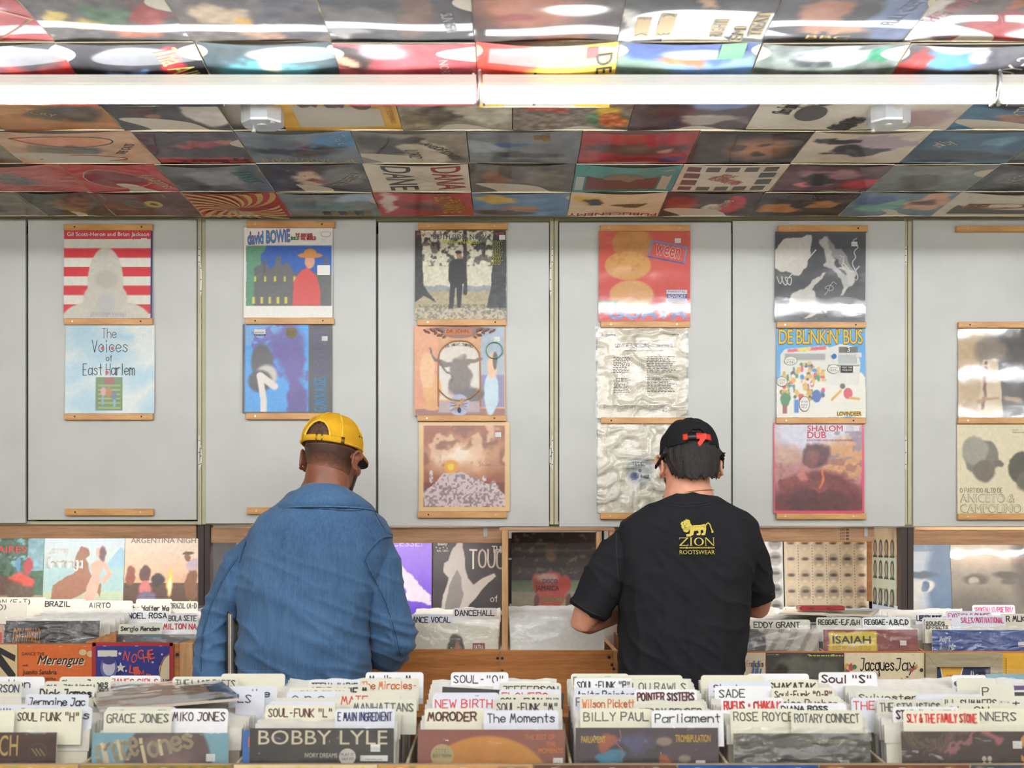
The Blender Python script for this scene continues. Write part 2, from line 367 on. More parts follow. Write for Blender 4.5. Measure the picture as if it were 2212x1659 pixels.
class Lay:
    """flat print in cover coordinates u, v (0..1), asp = width / height of the cover"""
    def __init__(s, asp=1.0): s.v = []; s.f = []; s.asp = asp; s.n = 0
    def _add(s, vs, fs, col):
        b = len(s.v); s.n += 1
        s.v += [(u, v, s.n, col) for u, v in vs]; s.f += [tuple(i+b for i in f) for f in fs]; return s
    def poly(s, pts, col): return s._add(pts, [tuple(range(len(pts)))], col)
    def rect(s, u0, v0, u1, v1, col, rot=0):
        p = [(u0, v0), (u1, v0), (u1, v1), (u0, v1)]
        return s.poly(s._rot(p, ((u0+u1)/2, (v0+v1)/2), rot), col)
    def _rot(s, p, c, rot):
        if not rot: return p
        a = math.radians(rot); q = []
        for u, v in p:
            du, dv = (u-c[0])*s.asp, v-c[1]
            q.append((c[0]+(du*math.cos(a)-dv*math.sin(a))/s.asp, c[1]+du*math.sin(a)+dv*math.cos(a)))
        return q
    def ell(s, u, v, ru, rv, col, n=28, rot=0):
        return s.poly(s._rot([(u+ru*math.cos(2*math.pi*k/n), v+rv*math.sin(2*math.pi*k/n)) for k in range(n)], (u, v), rot), col)
    def star(s, u, v, r, col, n=5, inner=0.42):
        return s.poly([(u+r*(1 if k % 2 == 0 else inner)*math.sin(math.pi*k/n)/s.asp, v+r*(1 if k % 2 == 0 else inner)*math.cos(math.pi*k/n)) for k in range(2*n)], col)
    def line(s, pts, w, col):
        vs, fs = [], []
        w2 = w/2
        for (x0, y0), (x1, y1) in zip(pts[:-1], pts[1:]):
            dx, dy = (x1-x0)*s.asp, y1-y0; L = math.hypot(dx, dy) or 1e-9
            ex, ey = dx/L*w2*0.6, dy/L*w2*0.6; nx, ny = -dy/L*w2, dx/L*w2; b = len(vs)
            vs += [(x0-(ex-nx)/s.asp, y0-ey+ny), (x0-(ex+nx)/s.asp, y0-ey-ny), (x1+(ex-nx)/s.asp, y1+ey-ny), (x1+(ex+nx)/s.asp, y1+ey+ny)]
            fs.append((b, b+1, b+2, b+3))
        return s._add(vs, fs, col)
    def frame(s, u0, v0, u1, v1, w, col, rot=0):
        p = s._rot([(u0, v0), (u1, v0), (u1, v1), (u0, v1)], ((u0+u1)/2, (v0+v1)/2), rot); return s.line(p+[p[0], p[1]], w, col)
    def txt(s, t, box, col, bold=0.0, shear=0.0, rot=0, space=1.0, out=None, outw=0.03):
        """printed type stretched to the box (u0, v0, u1, v1) before turning; rot 90 reads upwards"""
        v, f = font_mesh(t, 0.0, shear, space)
        if not v: return s
        xs = [p[0] for p in v]; ys = [p[1] for p in v]; x0, x1, y0, y1 = min(xs), max(xs), min(ys), max(ys)
        u0, v0, u1, v1 = box; cu, cv = (u0+u1)/2, (v0+v1)/2; w, h = (u1-u0, v1-v0)
        kx, ky = w/(x1-x0), h/(y1-y0)
        base = [(cu+((x-x0)/(x1-x0)-0.5)*w, cv+((y-y0)/(y1-y0)-0.5)*h) for x, y in v]
        def lay(r, n, col):
            for k in range(max(n, 1)):
                dx_, dy_ = (r*kx*math.cos(2*math.pi*k/n), r*ky*math.sin(2*math.pi*k/n)) if n else (0, 0)
                s._add(s._rot([(x+dx_, y+dy_) for x, y in base], (cu, cv), rot), f, col)
        if out: lay(outw*.55+bold*.4, 8, out)
        if bold > .008: lay(bold*.45, 4, col)
        lay(0, 0, col); return s
    def pen(s, t, box, col, w=0.02, seed=0, jit=0.25, rot=0):
        st = pen_strokes(t, seed, jit)
        xs = [p[0] for q in st for p in q]; ys = [p[1] for q in st for p in q]
        if not xs: return s
        x0, x1, y0, y1 = min(xs), max(xs), min(min(ys), 0), max(max(ys), 5)
        u0, v0, u1, v1 = box; c = ((u0+u1)/2, (v0+v1)/2)
        for q in st: s.line(s._rot([(u0+(x-x0)/(x1-x0)*(u1-u0), v0+(y-y0)/(y1-y0)*(v1-v0)) for x, y in q], c, rot), w, col)
        return s
    def rows(s, u0, v0, u1, v1, n, col, seed=0, fill=0.55, rag=0.3):
        """lines of small unreadable print"""
        r = random.Random(seed); h = (v1-v0)/n
        for k in range(n):
            x = u0; y = v1-(k+1)*h; e = u1-r.random()*rag*(u1-u0)
            while x < e:
                w = r.uniform(0.02, 0.07)*(u1-u0)*2
                s.rect(x, y, min(x+w, e), y+h*fill, col); x += w+0.012
        return s
    def build(s, name, parent, fn, mat=None, lift=0.00022):
        """fn(u, v, lift) -> world point"""
        if not s.v: return None
        mb = MB()
        for u, v, n, c in s.v: mb.vert(fn(u, v, 0.0004+n*lift/3), c)
        mb.f = s.f; mb.mi = [0]*len(s.f)
        return mb.build(name, mat or M['ink'], parent)
# ---------------------------------------------------------------- record covers
def cover_map(x0, z0, w, h, y, tilt=0.0, roll=0.0):
    """face of a cover whose lower edge starts at (x0, y, z0); tilt leans the top back, roll turns it in its plane"""
    ct, st = math.cos(tilt), math.sin(tilt); cr, sr = math.cos(roll), math.sin(roll)
    def fn(u, v, lift=0.0):
        a, b = (u-0.5)*w, v*h
        a, b = a*cr-b*sr, a*sr+b*cr
        return (x0+w/2+a, y+b*st-lift*ct, z0+b*ct+lift*st)
    return fn
def cover_mesh(mb, fn, art, thick=0.004, edge=(214, 206, 188), back=(190, 182, 166), nu=None, nv=None):
    """card with a printed face"""
    if isinstance(art, Art):
        a = art.out(); mb.grid(lambda u, v: fn(u, v, 0), art.n-1, art.m-1, a)
    else: mb.grid(lambda u, v: fn(u, v, 0), nu or 1, nv or 1, np.array(art, float)[None, None, :].repeat((nv or 1)+1, 0).repeat((nu or 1)+1, 1))
    nu, nv = nu or 1, nv or 1
    mb.grid(lambda u, v: fn(u, v, -thick), nu, nv, np.array(back, float)[None, None, :].repeat(nv+1, 0).repeat(nu+1, 1), True)
    for a, b in (((0, 0), (1, 0)), ((1, 0), (1, 1)), ((1, 1), (0, 1)), ((0, 1), (0, 0))):
        n = max(nu, nv)
        for k in range(n):
            p = (a[0]+(b[0]-a[0])*k/n, a[1]+(b[1]-a[1])*k/n); q = (a[0]+(b[0]-a[0])*(k+1)/n, a[1]+(b[1]-a[1])*(k+1)/n)
            mb.poly([fn(*p, 0), fn(*p, -thick), fn(*q, -thick), fn(*q, 0)], edge)
def sticker(lay, u, v, w=0.066, h=0.052, col=(232, 230, 226)):
    lay.rect(u, v, u+w, v+h, col); lay.rows(u+w*.1, v+h*.12, u+w*.9, v+h*.88, 3, (150, 148, 146), int(u*999), .4, .2)
def film_part(parent, fn, wob=0.0015, pad=0.012, lift=0.0022, mat='film', n=28, seed=0, top=None, name='plastic_sleeve', v0=0.0):
    """loose clear bag over the face, with real waves"""
    if mat == 'film_crinkle': n = 72
    g = (fbm(n+1, n+1, 5, seed, 3)-0.5)*2*wob
    if mat == 'film_crinkle':
        f = fbm(n+1, n+1, 3, seed+4, 3); g = g*.5+wob*2.6*(np.clip(1-np.abs(f-.5)*9, 0, 1)**2)
        f = fbm(n+1, n+1, 4, seed+9, 2); g = g+wob*1.9*(np.clip(1-np.abs(f-.47)*12, 0, 1)**2)
    mb = MB(); t = pad if top is None else top
    mb.grid(lambda u, v: fn(-pad+u*(1+2*pad), v0-pad*0.3+v*(1-v0+pad*0.3+t), lift+g[int(round(v*n)), int(round(u*n))]), n, n)
    return mb.build(name, M[mat], parent, smooth=True)
# ---------------------------------------------------------------- room shell
CEIL = CAMZ+1.125
mb = MB(); mb.box(-4, 4, -3.6, 5.5, -0.06, 0); struct('floor', mb, M['floor'])
mb = MB(); mb.box(-4, 4, -3.6, 5.5, CEIL+0.014, CEIL+0.09); struct('ceiling', mb, M['ceil'])
mb = MB(); mb.box(-4, 4, 5.42, 5.5, 0, CEIL+0.02); struct('wall_back', mb, M['wall'])
mb = MB(); mb.box(-4, 4, -3.6, -3.52, 0, CEIL+0.02); struct('wall_front', mb, M['wall'])
mb = MB(); mb.box(-4, -3.92, -3.6, 5.5, 0, CEIL+0.02); struct('wall_left', mb, M['wall'])
mb = MB(); mb.box(3.92, 4, -3.6, 5.5, 0, CEIL+0.02); struct('wall_right', mb, M['wall'])
# ---------------------------------------------------------------- fluorescent fittings
def light_fitting(x0, x1, y, label, glow_='tube'):
    zc = CAMZ+(1165-195)/F*3.06
    r = thing('fluorescent_light', label, 'ceiling light', ((x0+x1)/2, y, CEIL), 'fluorescent battens along the ceiling')
    m = MB(); m.box(x0, x1, y-0.02, y+0.024, zc+0.004, zc+0.030); m.box(x0, x1, y-0.016, y+0.02, zc, zc+0.004); m.box(x0, x1, y-0.0215, y-0.02, zc+0.010, zc+0.0125)
    m.box(x0+.004, x0+.010, y, y+.02, zc+.03, CEIL+.014); m.box(x1-.010, x1-.004, y, y+.02, zc+.03, CEIL+.014)
    m.build('channel', M['white_enamel'], r)
    t = MB(); t.tube([(x0+.006, y-0.004, zc-.0165), (x1-.006, y-0.004, zc-.0165)], 0.0155, 14); t.build('tube', M[glow_], r, smooth=True)
    for x in (x0, x1):
        c = MB(); s = 1 if x == x0 else -1
        c.box(min(x, x+s*.006), max(x, x+s*.006), y-.012, y+.012, zc-.034, zc); c.build('lamp_holder', M['white_enamel'], r)
    return r
yl = 3.06
for a, b, lab in ((PX(1029, yl)-1.218, PX(1029, yl), 'white batten with glowing tube over the yellow-capped shopper'),
                  (PX(1043, yl), PX(2146, yl), 'white batten with glowing tube over the black-capped shopper'),
                  (PX(2157, yl), PX(2157, yl)+1.2, 'white batten with glowing tube cut off at the right edge of the picture')):
    light_fitting(a, b, yl, lab)
for a, lab in ((1.0365, 'clear plastic joint between the two long fluorescent battens'), (2.1515, 'clear plastic joint at the end of the batten over the black-capped shopper')):
    x = PX(a*1000, yl); m = MB(); zc = CAMZ+(1165-195)/F*yl
    m.tube([(x, yl-.026, zc+.036), (x+.001, yl-.028, zc+.01), (x-.001, yl-.02, zc-.02), (x-.003, yl-.006, zc-.034)], 0.0035, 8)
    m.tube([(x, yl-.026, zc+.036), (x+.001, yl-.01, zc+.05), (x, yl+.01, CEIL+.01)], 0.0035, 8)
    tag(m.build('tube_clip', M['steel'], None, (x, yl, zc+.036), True), lab, 'clip', 'clips between ceiling tubes')
for y, lab in ((1.85, 'white batten with glowing tube right above the camera side of the rack'), (.3, 'white batten with glowing tube above the aisle behind the rack'), (-1.4, 'white batten with glowing tube over the middle of the store')):
    for x in (-3.7, -2.46, -1.22, .02, 1.26, 2.5): light_fitting(x, x+1.22, y, lab, 'tube_far')  # rows out of view, set brighter than the visible one to even the light
def junction_box(px, label):
    y = 3.37; x = PX(px, 3.35); r0 = 0.056
    m = MB(); n = 8; rs = []
    for z, r in ((CEIL+.013, r0), (CEIL-.044, r0), (CEIL-.049, r0*.97)):
        rs.append([(x+r*math.cos(math.pi*(2*k+1)/n), y+r*math.sin(math.pi*(2*k+1)/n), z) for k in range(n)])
    m.rings(rs[::-1])
    o = tag(m.build('junction_box', M['steel'], None, (x, y, CEIL-.05)), label, 'junction box', 'octagonal steel boxes on the ceiling')
    m = MB(); m.tube([(x, y, CEIL-.049), (x, y, CEIL-.0505)], .014, 18); m.build('knockout', M['chrome'], o)
    m = MB(); m.tube([(x+.008, y-.053, CEIL-.014), (x+.008, y-.0535, CEIL-.014)], .011, 16); m.build('knockout', M['chrome'], o)
    for dx, dy in ((-.03, .036), (.032, -.034)):
        m = MB(); m.tube([(x+dx, y+dy, CEIL-.049), (x+dx, y+dy, CEIL-.055)], .006, 10); m.build('screw', M['chrome'], o)
junction_box(564, 'octagonal steel junction box beside the yellow ceiling cover')
junction_box(1924, 'octagonal steel junction box beside the cream graffiti ceiling cover')
# ---------------------------------------------------------------- covers pasted to the ceiling
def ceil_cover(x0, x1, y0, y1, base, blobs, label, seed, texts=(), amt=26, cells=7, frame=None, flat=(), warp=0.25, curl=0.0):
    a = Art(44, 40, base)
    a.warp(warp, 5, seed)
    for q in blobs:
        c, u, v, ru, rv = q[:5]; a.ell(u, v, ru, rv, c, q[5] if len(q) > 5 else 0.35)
    a.flat(); a.mott(amt, cells, seed)
    if frame: 
        w = 0.05
        for b in ((0, 0, 1, w), (0, 1-w, 1, 1), (0, 0, w, 1), (1-w, 0, 1, 1)): a.rect(*b, frame)
    s = rnd.uniform(.004, .011); p = rnd.uniform(-.6, .6); dr = rnd.uniform(.001, .004); ph = rnd.uniform(0, 6)
    def fn(u, v, lift=0.0):
        t_ = (y1-y0)*(1-v); sag = s*math.sin(math.pi*min(1, max(0, u)))*(.45+.55*math.cos(math.pi*(.9-v)))+dr*v+.0016*math.sin(5*u+ph+3*v)+.0012*math.sin(9*v+ph)
        return (x0+(x1-x0)*u, y1-(y1-y0)*v, CEIL-max(sag, -.001)-.0045-lift-curl*(.5*min(t_, .1)**2+.1*max(0, t_-.1)*.4))
    m = MB(); cover_mesh(m, fn, a, 0.002, (220, 208, 180))
    o = m.build('ceiling_record_cover', M['ceil_print'], None, ((x0+x1)/2, (y0+y1)/2, CEIL), True)
    tag(o, label, 'record cover', 'record covers pasted over the ceiling')
    L = Lay((x1-x0)/(y1-y0))
    for q in flat: q(L)
    for t in texts: L.txt(t[0], t[1], t[2], *(t[3:4] or (.01,)), rot=(t[4] if len(t) > 4 else 0))
    L.build('lettering', o, fn, M['ink'])
CEILROWS = {'A': (2.602, 2.917), 'B': (2.917, 3.232), 'C': (3.232, 3.547), 'D': (3.547, 3.862), 'E': (3.862, 4.177), 'F': (4.177, 4.49)}
PPM = {'A': 960, 'B': 889, 'C': 790, 'D': 738, 'E': 676, 'F': 624}
def R(L, *a): pass
BK, WH, GY = (40, 38, 40), (232, 226, 212), (110, 108, 106)
OV = lambda u, v, ru, rv, c: (lambda L: L.ell(u, v, ru, rv, c))
RC = lambda a, b, c, d, col: (lambda L: L.rect(a, b, c, d, col))
def swirl(L):
    for k in range(22):
        a = 2*math.pi*k/22; pts = []; pt2 = []
        for q in range(9):
            r = q/8*.85; pts.append((min(.98, max(.02, .5+r*math.cos(a+r*1.1))), min(.98, max(.02, .42+r*math.sin(a+r*1.1)))))
            pt2.append((min(.98, max(.02, .5+r*math.cos(a+r*1.1+.14))), min(.98, max(.02, .42+r*math.sin(a+r*1.1+.14)))))
        for q in range(8): L.poly([pts[q], pts[q+1], pt2[q+1], pt2[q]], (222, 178, 96))
def photos(L):
    for k in range(5):
        for v in (.06, .78): L.rect(.05+k*.185, v, .18+k*.185, v+.16, (96, 82, 80) if (k+v > 1) else (128, 70, 66))
    for v in (.3, .54):
        for u in (.05, .79): L.rect(u, v, u+.15, v+.16, (92, 88, 90) if u > .5 else (130, 74, 68))
def ovals(L):
    L.rect(.14, .1, .86, .98, (216, 208, 190))
    for k in range(3):
        for v in (.32, .72): L.ell(.28+k*.22, v, .085, .15, (120, 92, 80)); L.ell(.28+k*.22, v+.03, .05, .09, (150, 110, 90))
def target(L):
    L.ell(.42, .3, .3, .26, (190, 60, 50)); L.ell(.42, .3, .27, .22, (214, 210, 200))
    for r in (.27, .13):
        pts = [(.42+r*math.cos(2*math.pi*k/40), .3+r*.8*math.sin(2*math.pi*k/40)) for k in range(41)]; L.line(pts, .016, BK)
    L.line([(.42, 0.02), (.42, .62)], .02, BK); L.line([(.12, .3), (.72, .3)], .014, BK)
def zig(L):
    for j in range(5):
        L.line([(.02+k*.12, .12+j*.18+(.07 if k % 2 else 0)) for k in range(9)], .012, (226, 170, 160))
def graff(L):
    L.pen('Kiloss Empire', (.1, .5, .36, .7), BK, .012, 3, .4, 80); L.pen('CREW STYLE', (.62, .1, .95, .3), BK, .03, 5, .6, 70); L.ell(.42, .5, .12, .2, (92, 88, 86)); L.ell(.48, .8, .08, .1, (60, 58, 56)); L.ell(.48, .8, .05, .06, (214, 208, 196))
def citytxt(L):
    for k in range(6): L.txt('CITY NIGHTS', (.3+k*.09, .1, .34+k*.09+.2, .2), (206, 170, 90) if k % 2 else (70, 66, 64), .01, 0, 90)
CC = []
def cc(row, a, b, base, blobs, label, **k): CC.append((row, a, b, base, blobs, label, k))
br = (96, 70, 56)
cc('A', -190, 120, (178, 52, 56), [((200, 70, 66), .4, .6, .4, .4)], 'red ceiling cover with a faint gold diamond, above the top corner', flat=[lambda L: L.frame(.4, .15, .9, .6, .02, (214, 160, 90), 45)])
cc('A', 120, 415, (74, 66, 60), [((176, 150, 60), .3, .35, .14, .12), ((60, 96, 60), .5, .5, .16, .14), ((170, 90, 50), .6, .2, .16, .12), ((150, 54, 44), .8, .5, .14, .2), ((206, 180, 90), .15, .5, .1, .1)], 'dark ceiling cover scattered with yellow, green and orange shapes', cells=12, amt=40)
cc('A', 415, 717, (84, 70, 62), [((196, 172, 140), .3, .5, .2, .16), ((206, 158, 52), .42, .4, .08, .1), ((170, 130, 100), .55, .15, .2, .14), ((60, 52, 56), .8, .5, .2, .5)], 'brown ceiling cover with tan and golden patches', cells=12, amt=40)
cc('A', 717, 1025, (44, 42, 46), [((96, 88, 86), .2, .4, .3, .2), ((100, 72, 56), .6, .5, .12, .4), ((150, 146, 144), .1, .2, .2, .08)], 'near-black ceiling cover with small pale lettering turned sideways', texts=[('SUN RISEN', (.68, .3, 1.0, .38), (186, 180, 170), .01, -85)])
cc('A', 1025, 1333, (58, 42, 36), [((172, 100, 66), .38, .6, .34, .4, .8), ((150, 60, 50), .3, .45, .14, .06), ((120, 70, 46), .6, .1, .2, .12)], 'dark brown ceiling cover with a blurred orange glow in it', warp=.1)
cc('A', 1333, 1643, (70, 68, 68), [((196, 192, 184), .05, .3, .06, .3), ((48, 46, 48), .4, .5, .3, .4), ((180, 140, 110), .55, .8, .06, .14)], 'dark grey ceiling cover with yellow boxed lettering',
   flat=[RC(.1, .1, .2, .44, (206, 168, 60)), RC(.25, .1, .36, .52, (206, 168, 60)), RC(.62, .08, .72, .42, (206, 168, 60)), RC(.78, .0, .86, .28, (206, 168, 60)), RC(.88, .1, .98, .54, (206, 168, 60))],
   texts=[('ROCK', (-.0, .22, .3, .31), BK, .01, -90), ('CHUBB', (.12, .27, .49, .36), BK, .01, -90), ('RIGHT', (.52, .2, .82, .29), BK, .01, 90), ('EM', (.72, .09, .92, .18), BK, .01, 90), ('TREAT', (.74, .27, 1.12, .36), BK, .01, 90)])
cc('A', 1643, 1950, (66, 62, 66), [((168, 116, 90), .35, .5, .18, .3), ((188, 132, 100), .5, .25, .22, .1), ((90, 104, 140), .85, .5, .2, .5), ((40, 38, 40), .55, .55, .12, .2)], 'dark ceiling cover with skin-toned shapes and grey-blue lettering', texts=[('FULL CREW', (.62, .5, 1.1, .62), (120, 128, 150), .01, 75)], flat=[lambda L: L.txt('BBC', (.3, .04, .6, .12), (206, 180, 80), .01)])
cc('A', 1950, 2260, (96, 84, 82), [((168, 48, 52), .6, .3, .3, .3), ((196, 190, 182), .1, .3, .08, .5), ((160, 100, 70), .55, .75, .1, .12)], 'grey ceiling cover with a red shape and a pale strip of red handwriting', flat=[lambda L: L.pen('THREE NIGHTS', (-.1, .5, .36, .62), (170, 60, 54), .012, 4, .3, 70)])
cc('B', -125, 190, (176, 60, 58), [((60, 56, 58), .5, .9, .7, .25)], 'red ceiling cover with upturned dark jazz lettering', flat=[lambda L: L.txt('JAZZ', (.55, .1, .95, .25), BK, .02, 0, 170)])
cc('B', 190, 470, (44, 42, 46), [((150, 116, 96), .55, .2, .1, .12), ((96, 130, 176), .4, .62, .2, .06), ((180, 42, 50), .8, .75, .08, .2)], 'black ceiling cover with tall yellow-green sideways lettering', texts=[('Tha Alka nolik', (.45, .42, 1.25, .62), (206, 204, 110), .015, -75)])
cc('B', 470, 745, (70, 84, 88), [((96, 150, 160), .45, .6, .4, .12), ((200, 190, 170), .45, .72, .08, .1), ((44, 44, 48), .2, .2, .3, .3)], 'dark teal ceiling cover with a lighter teal band')  # lighter band is a colour blob in the print
cc('B', 745, 1033, (170, 84, 88), [((60, 46, 46), .12, .75, .18, .16), ((206, 150, 120), .1, .7, .1, .05)], 'dusty red ceiling cover with thin pale sideways lettering', texts=[('NORMA   LIZA', (.5, .42, 1.06, .49), (220, 180, 176), 0, -86)], flat=[lambda L: L.line([(.78, .2), (.82, .05), (.86, .2)], .01, (90, 50, 54)), lambda L: L.line([(.7, .22), (.72, .08), (.74, .22)], .01, (90, 50, 54))])
cc('B', 1033, 1322, (212, 176, 70), [((190, 70, 58), .15, .8, .3, .3), ((200, 190, 180), .1, .2, .2, .2)], 'yellow ceiling cover with a round black target mark', flat=[target, RC(.78, .35, .86, .95, (190, 54, 48))], texts=[('DE LA S', (.58, .42, 1.26, .54), BK, .02, -88)])
cc('B', 1322, 1608, (120, 140, 128), [((56, 56, 58), .15, .2, .2, .3), ((92, 118, 96), .5, .2, .3, .2), ((70, 92, 150), .5, .9, .5, .2), ((170, 106, 70), .45, .75, .14, .06), ((120, 150, 190), .7, .6, .3, .15)], 'green and blue ceiling cover with block lettering in red and green', flat=[RC(.72, .76, .9, 1, (60, 150, 96))], texts=[('EPM', (.74, .3, 1.0, .42), (196, 74, 54), .02, -80), ('YOU GOTS TO', (.7, .85, .92, .93), (30, 70, 50), .01, 0)])
cc('B', 1608, 1905, (110, 118, 112), [((176, 66, 60), .75, .2, .14, .08), ((190, 200, 190), .6, .85, .3, .1), ((60, 60, 62), .4, .75, .14, .08), ((40, 120, 86), .85, .8, .1, .12)], 'grey-green ceiling cover with a red-scribbled corner', cells=12, amt=44)
cc('B', 1905, 2200, (76, 74, 80), [((70, 130, 180), .3, .8, .2, .2), ((200, 206, 206), .5, .85, .1, .1), ((150, 60, 56), .1, .7, .04, .3)], 'dark ceiling cover with a bright blue panel and rough white lettering', texts=[('GUY-2', (.62, .5, 1.02, .66), WH, .02, 68)])
cc('B', 2200, 2460, (70, 66, 66), [((150, 140, 130), .3, .6, .2, .2)], 'charcoal ceiling cover cut by the right edge under the tube')
cc('C', -320, 10, (150, 110, 80), [((90, 84, 78), .6, .6, .3, .3)], 'tan ceiling cover at the left edge, beside the orange one')
cc('C', 10, 268, (176, 124, 80), [((96, 84, 70), .65, .45, .3, .22), ((200, 150, 100), .2, .6, .2, .2), ((70, 96, 110), .7, .55, .12, .06)], 'orange-brown ceiling cover with a dark rounded drawing', flat=[lambda L: L.txt('BATTLE CRY', (.0, .5, .6, .58), (222, 190, 130), .01, 0, -30)])
cc('C', 268, 505, (66, 64, 66), [((205, 200, 190), .86, .6, .2, .5, .1), ((150, 110, 90), .35, .35, .06, .06)], 'black ceiling cover with a ragged cream area', warp=.1)
cc('C', 619, 870, (206, 160, 60), [], 'yellow ceiling cover with six brown ovals on cream', amt=8, flat=[ovals], texts=[('QUEST: SCENARIO', (.62, .48, 1.24, .54), (190, 110, 40), 0, -88)])
cc('C', 870, 1107, (150, 142, 126), [((196, 190, 172), .75, .6, .3, .4), ((84, 76, 62), .35, .4, .16, .3), ((110, 96, 70), .15, .35, .12, .2)], 'sepia ceiling cover of bare branches and a ruin', cells=14, amt=40)
cc('C', 1107, 1355, (130, 116, 104), [((190, 84, 66), .3, .6, .2, .08), ((90, 130, 90), .8, .3, .2, .2), ((206, 180, 70), .8, .5, .1, .16), ((196, 110, 60), .85, .3, .1, .2)], 'crowded multi-coloured ceiling cover with a yellow and orange burst', cells=20, amt=70)
cc('C', 1355, 1609, (84, 72, 78), [((120, 140, 180), .75, .8, .3, .2), ((170, 160, 150), .6, .3, .3, .12), ((60, 50, 54), .25, .5, .2, .5)], 'dusky purple ceiling cover with a pale building band')
cc('C', 1609, 1880, (206, 200, 184), [], 'cream ceiling cover with black graffiti lettering', amt=8, flat=[graff])
cc('C', 1880, 2043, (196, 186, 172), [((176, 150, 150), .5, .3, .4, .3)], 'pale ceiling cover with a dusty pink arc beside the steel box', amt=8)
cc('C', 2043, 2330, (70, 110, 140), [((150, 110, 90), .5, .35, .2, .12), ((44, 60, 76), .4, .7, .3, .12), ((110, 170, 190), .8, .6, .2, .2)], 'blue ceiling cover with angular white handwriting', flat=[lambda L: L.pen('TRAVELS', (.2, .6, .6, .8), WH, .014, 2, .4, -80), lambda L: L.pen('TIMES', (.4, .6, .72, .78), WH, .014, 6, .4, -80)])
cc('D', -200, 35, (140, 128, 110), [((120, 80, 70), .6, .2, .3, .3)], 'grey-brown ceiling cover at the left edge in the row under the tube')
cc('D', 35, 335, (196, 160, 130), [((214, 150, 120), .45, .75, .35, .14, .1), ((214, 160, 130), .5, .15, .3, .1, .1), ((120, 112, 100), .45, .45, .25, .14), ((90, 110, 120), .6, .45, .1, .1)], 'peach ceiling cover with looping dark outlines and a blue blot', flat=[lambda L: L.line(chaikin([(.12, .8), (.3, .62), (.55, .58), (.8, .68), (.84, .8), (.7, .9), (.4, .92), (.12, .8)], 2), .014, (60, 64, 74)), lambda L: L.line(chaikin([(.15, .12), (.3, .24), (.6, .26), (.85, .16), (.6, .05), (.3, .04)], 2), .014, (60, 64, 74))], texts=[('THE CATS', (.7, .45, 1.0, .53), (80, 76, 72), .01, 60)])
cc('D', 335, 542, (76, 70, 78), [((150, 76, 80), .55, .6, .3, .1), ((168, 110, 96), .8, .62, .08, .1), ((168, 54, 60), .5, 0.05, .7, .18, .1)], 'dark ceiling cover with a red foot and upturned old-style lettering', flat=[lambda L: L.txt('Big Daddy K', (.2, .02, .96, .15), BK, .02, 0, 180)])
cc('D', 542, 780, (110, 122, 134), [((56, 54, 58), .4, .4, .4, .14), ((40, 40, 44), .75, .6, .14, .12), ((80, 130, 170), .85, .75, .2, .2)], 'grey-blue ceiling cover with dark figures and yellow upturned lettering', flat=[lambda L: L.txt('BIG DADDY KANE', (.05, .03, .95, .16), (196, 180, 120), .01, 0, 180)], texts=[('There', (.76, .72, 1.02, .84), (170, 196, 214), .01, -80)])
cc('D', 780, 1013, (132, 126, 116), [((70, 66, 64), .3, .6, .3, .3), ((198, 190, 172), .62, .4, .24, .36, .2), ((60, 58, 58), .55, .8, .1, .12)], 'grey ceiling cover with a cream banner and curling lettering', texts=[('LORDS', (.28, .22, .72, .34), (70, 68, 66), .01, -86), ('OF KINGS', (.56, .32, 1.06, .42), (70, 68, 66), .01, -70), ('AND', (.58, .62, .76, .7), (70, 68, 66), .01, -60)])
cc('D', 1013, 1250, (112, 116, 120), [((150, 160, 170), .15, .5, .2, .2), ((70, 90, 130), .4, .62, .12, .08), ((60, 58, 62), .55, .3, .3, .1)], 'slate ceiling cover with a small orange stacked title', texts=[('KOOL', (.56, .8, .7, .9), (206, 150, 50), .02, -84), ('RHYMES', (.6, .78, .78, .86), (206, 150, 50), .02, -84)])
cc('D', 1250, 1487, (160, 48, 54), [((78, 58, 56), .5, .5, .45, .2), ((176, 130, 110), .72, .45, .06, .1), ((70, 60, 110), .85, .15, .14, .1)], 'red ceiling cover with a dark outlined band across it')
cc('D', 1487, 1718, (56, 44, 38), [((176, 118, 80), .6, .5, .26, .3, .9), ((80, 50, 36), .4, .5, .1, .1), ((60, 38, 28), .66, .62, .07, .06), ((60, 38, 28), .62, .3, .07, .06)], 'near-black ceiling cover with a warm brown glow', warp=.12)
cc('D', 1718, 1957, (206, 196, 176), [((176, 160, 170), .62, .7, .3, .3, .1), ((66, 62, 64), .5, .45, .22, .16, .1), ((66, 62, 64), .25, .7, .2, .08, .1)], 'cream ceiling cover with a lavender disc and a black silhouette', amt=8, warp=.35)
cc('D', 1957, 2190, (74, 104, 130), [((50, 66, 84), .5, .25, .5, .2), ((100, 140, 160), .7, .7, .2, .15)], 'deep blue ceiling cover with a thin white scribble', flat=[lambda L: L.pen('sal by', (.1, .55, .3, .75), WH, .01, 4, .4, 60)])
cc('D', 2190, 2440, (90, 96, 100), [((60, 66, 80), .5, .5, .4, .3)], 'slate-grey ceiling cover cut by the right edge beside the deep blue one')
cc('E', -250, -30, (150, 84, 76), [], 'red-brown ceiling cover at the left edge with wavy lines', flat=[zig])
cc('E', -30, 190, (178, 96, 90), [((110, 106, 100), .45, .5, .2, .25)], 'pink and red ceiling cover with zigzag lines', flat=[zig])
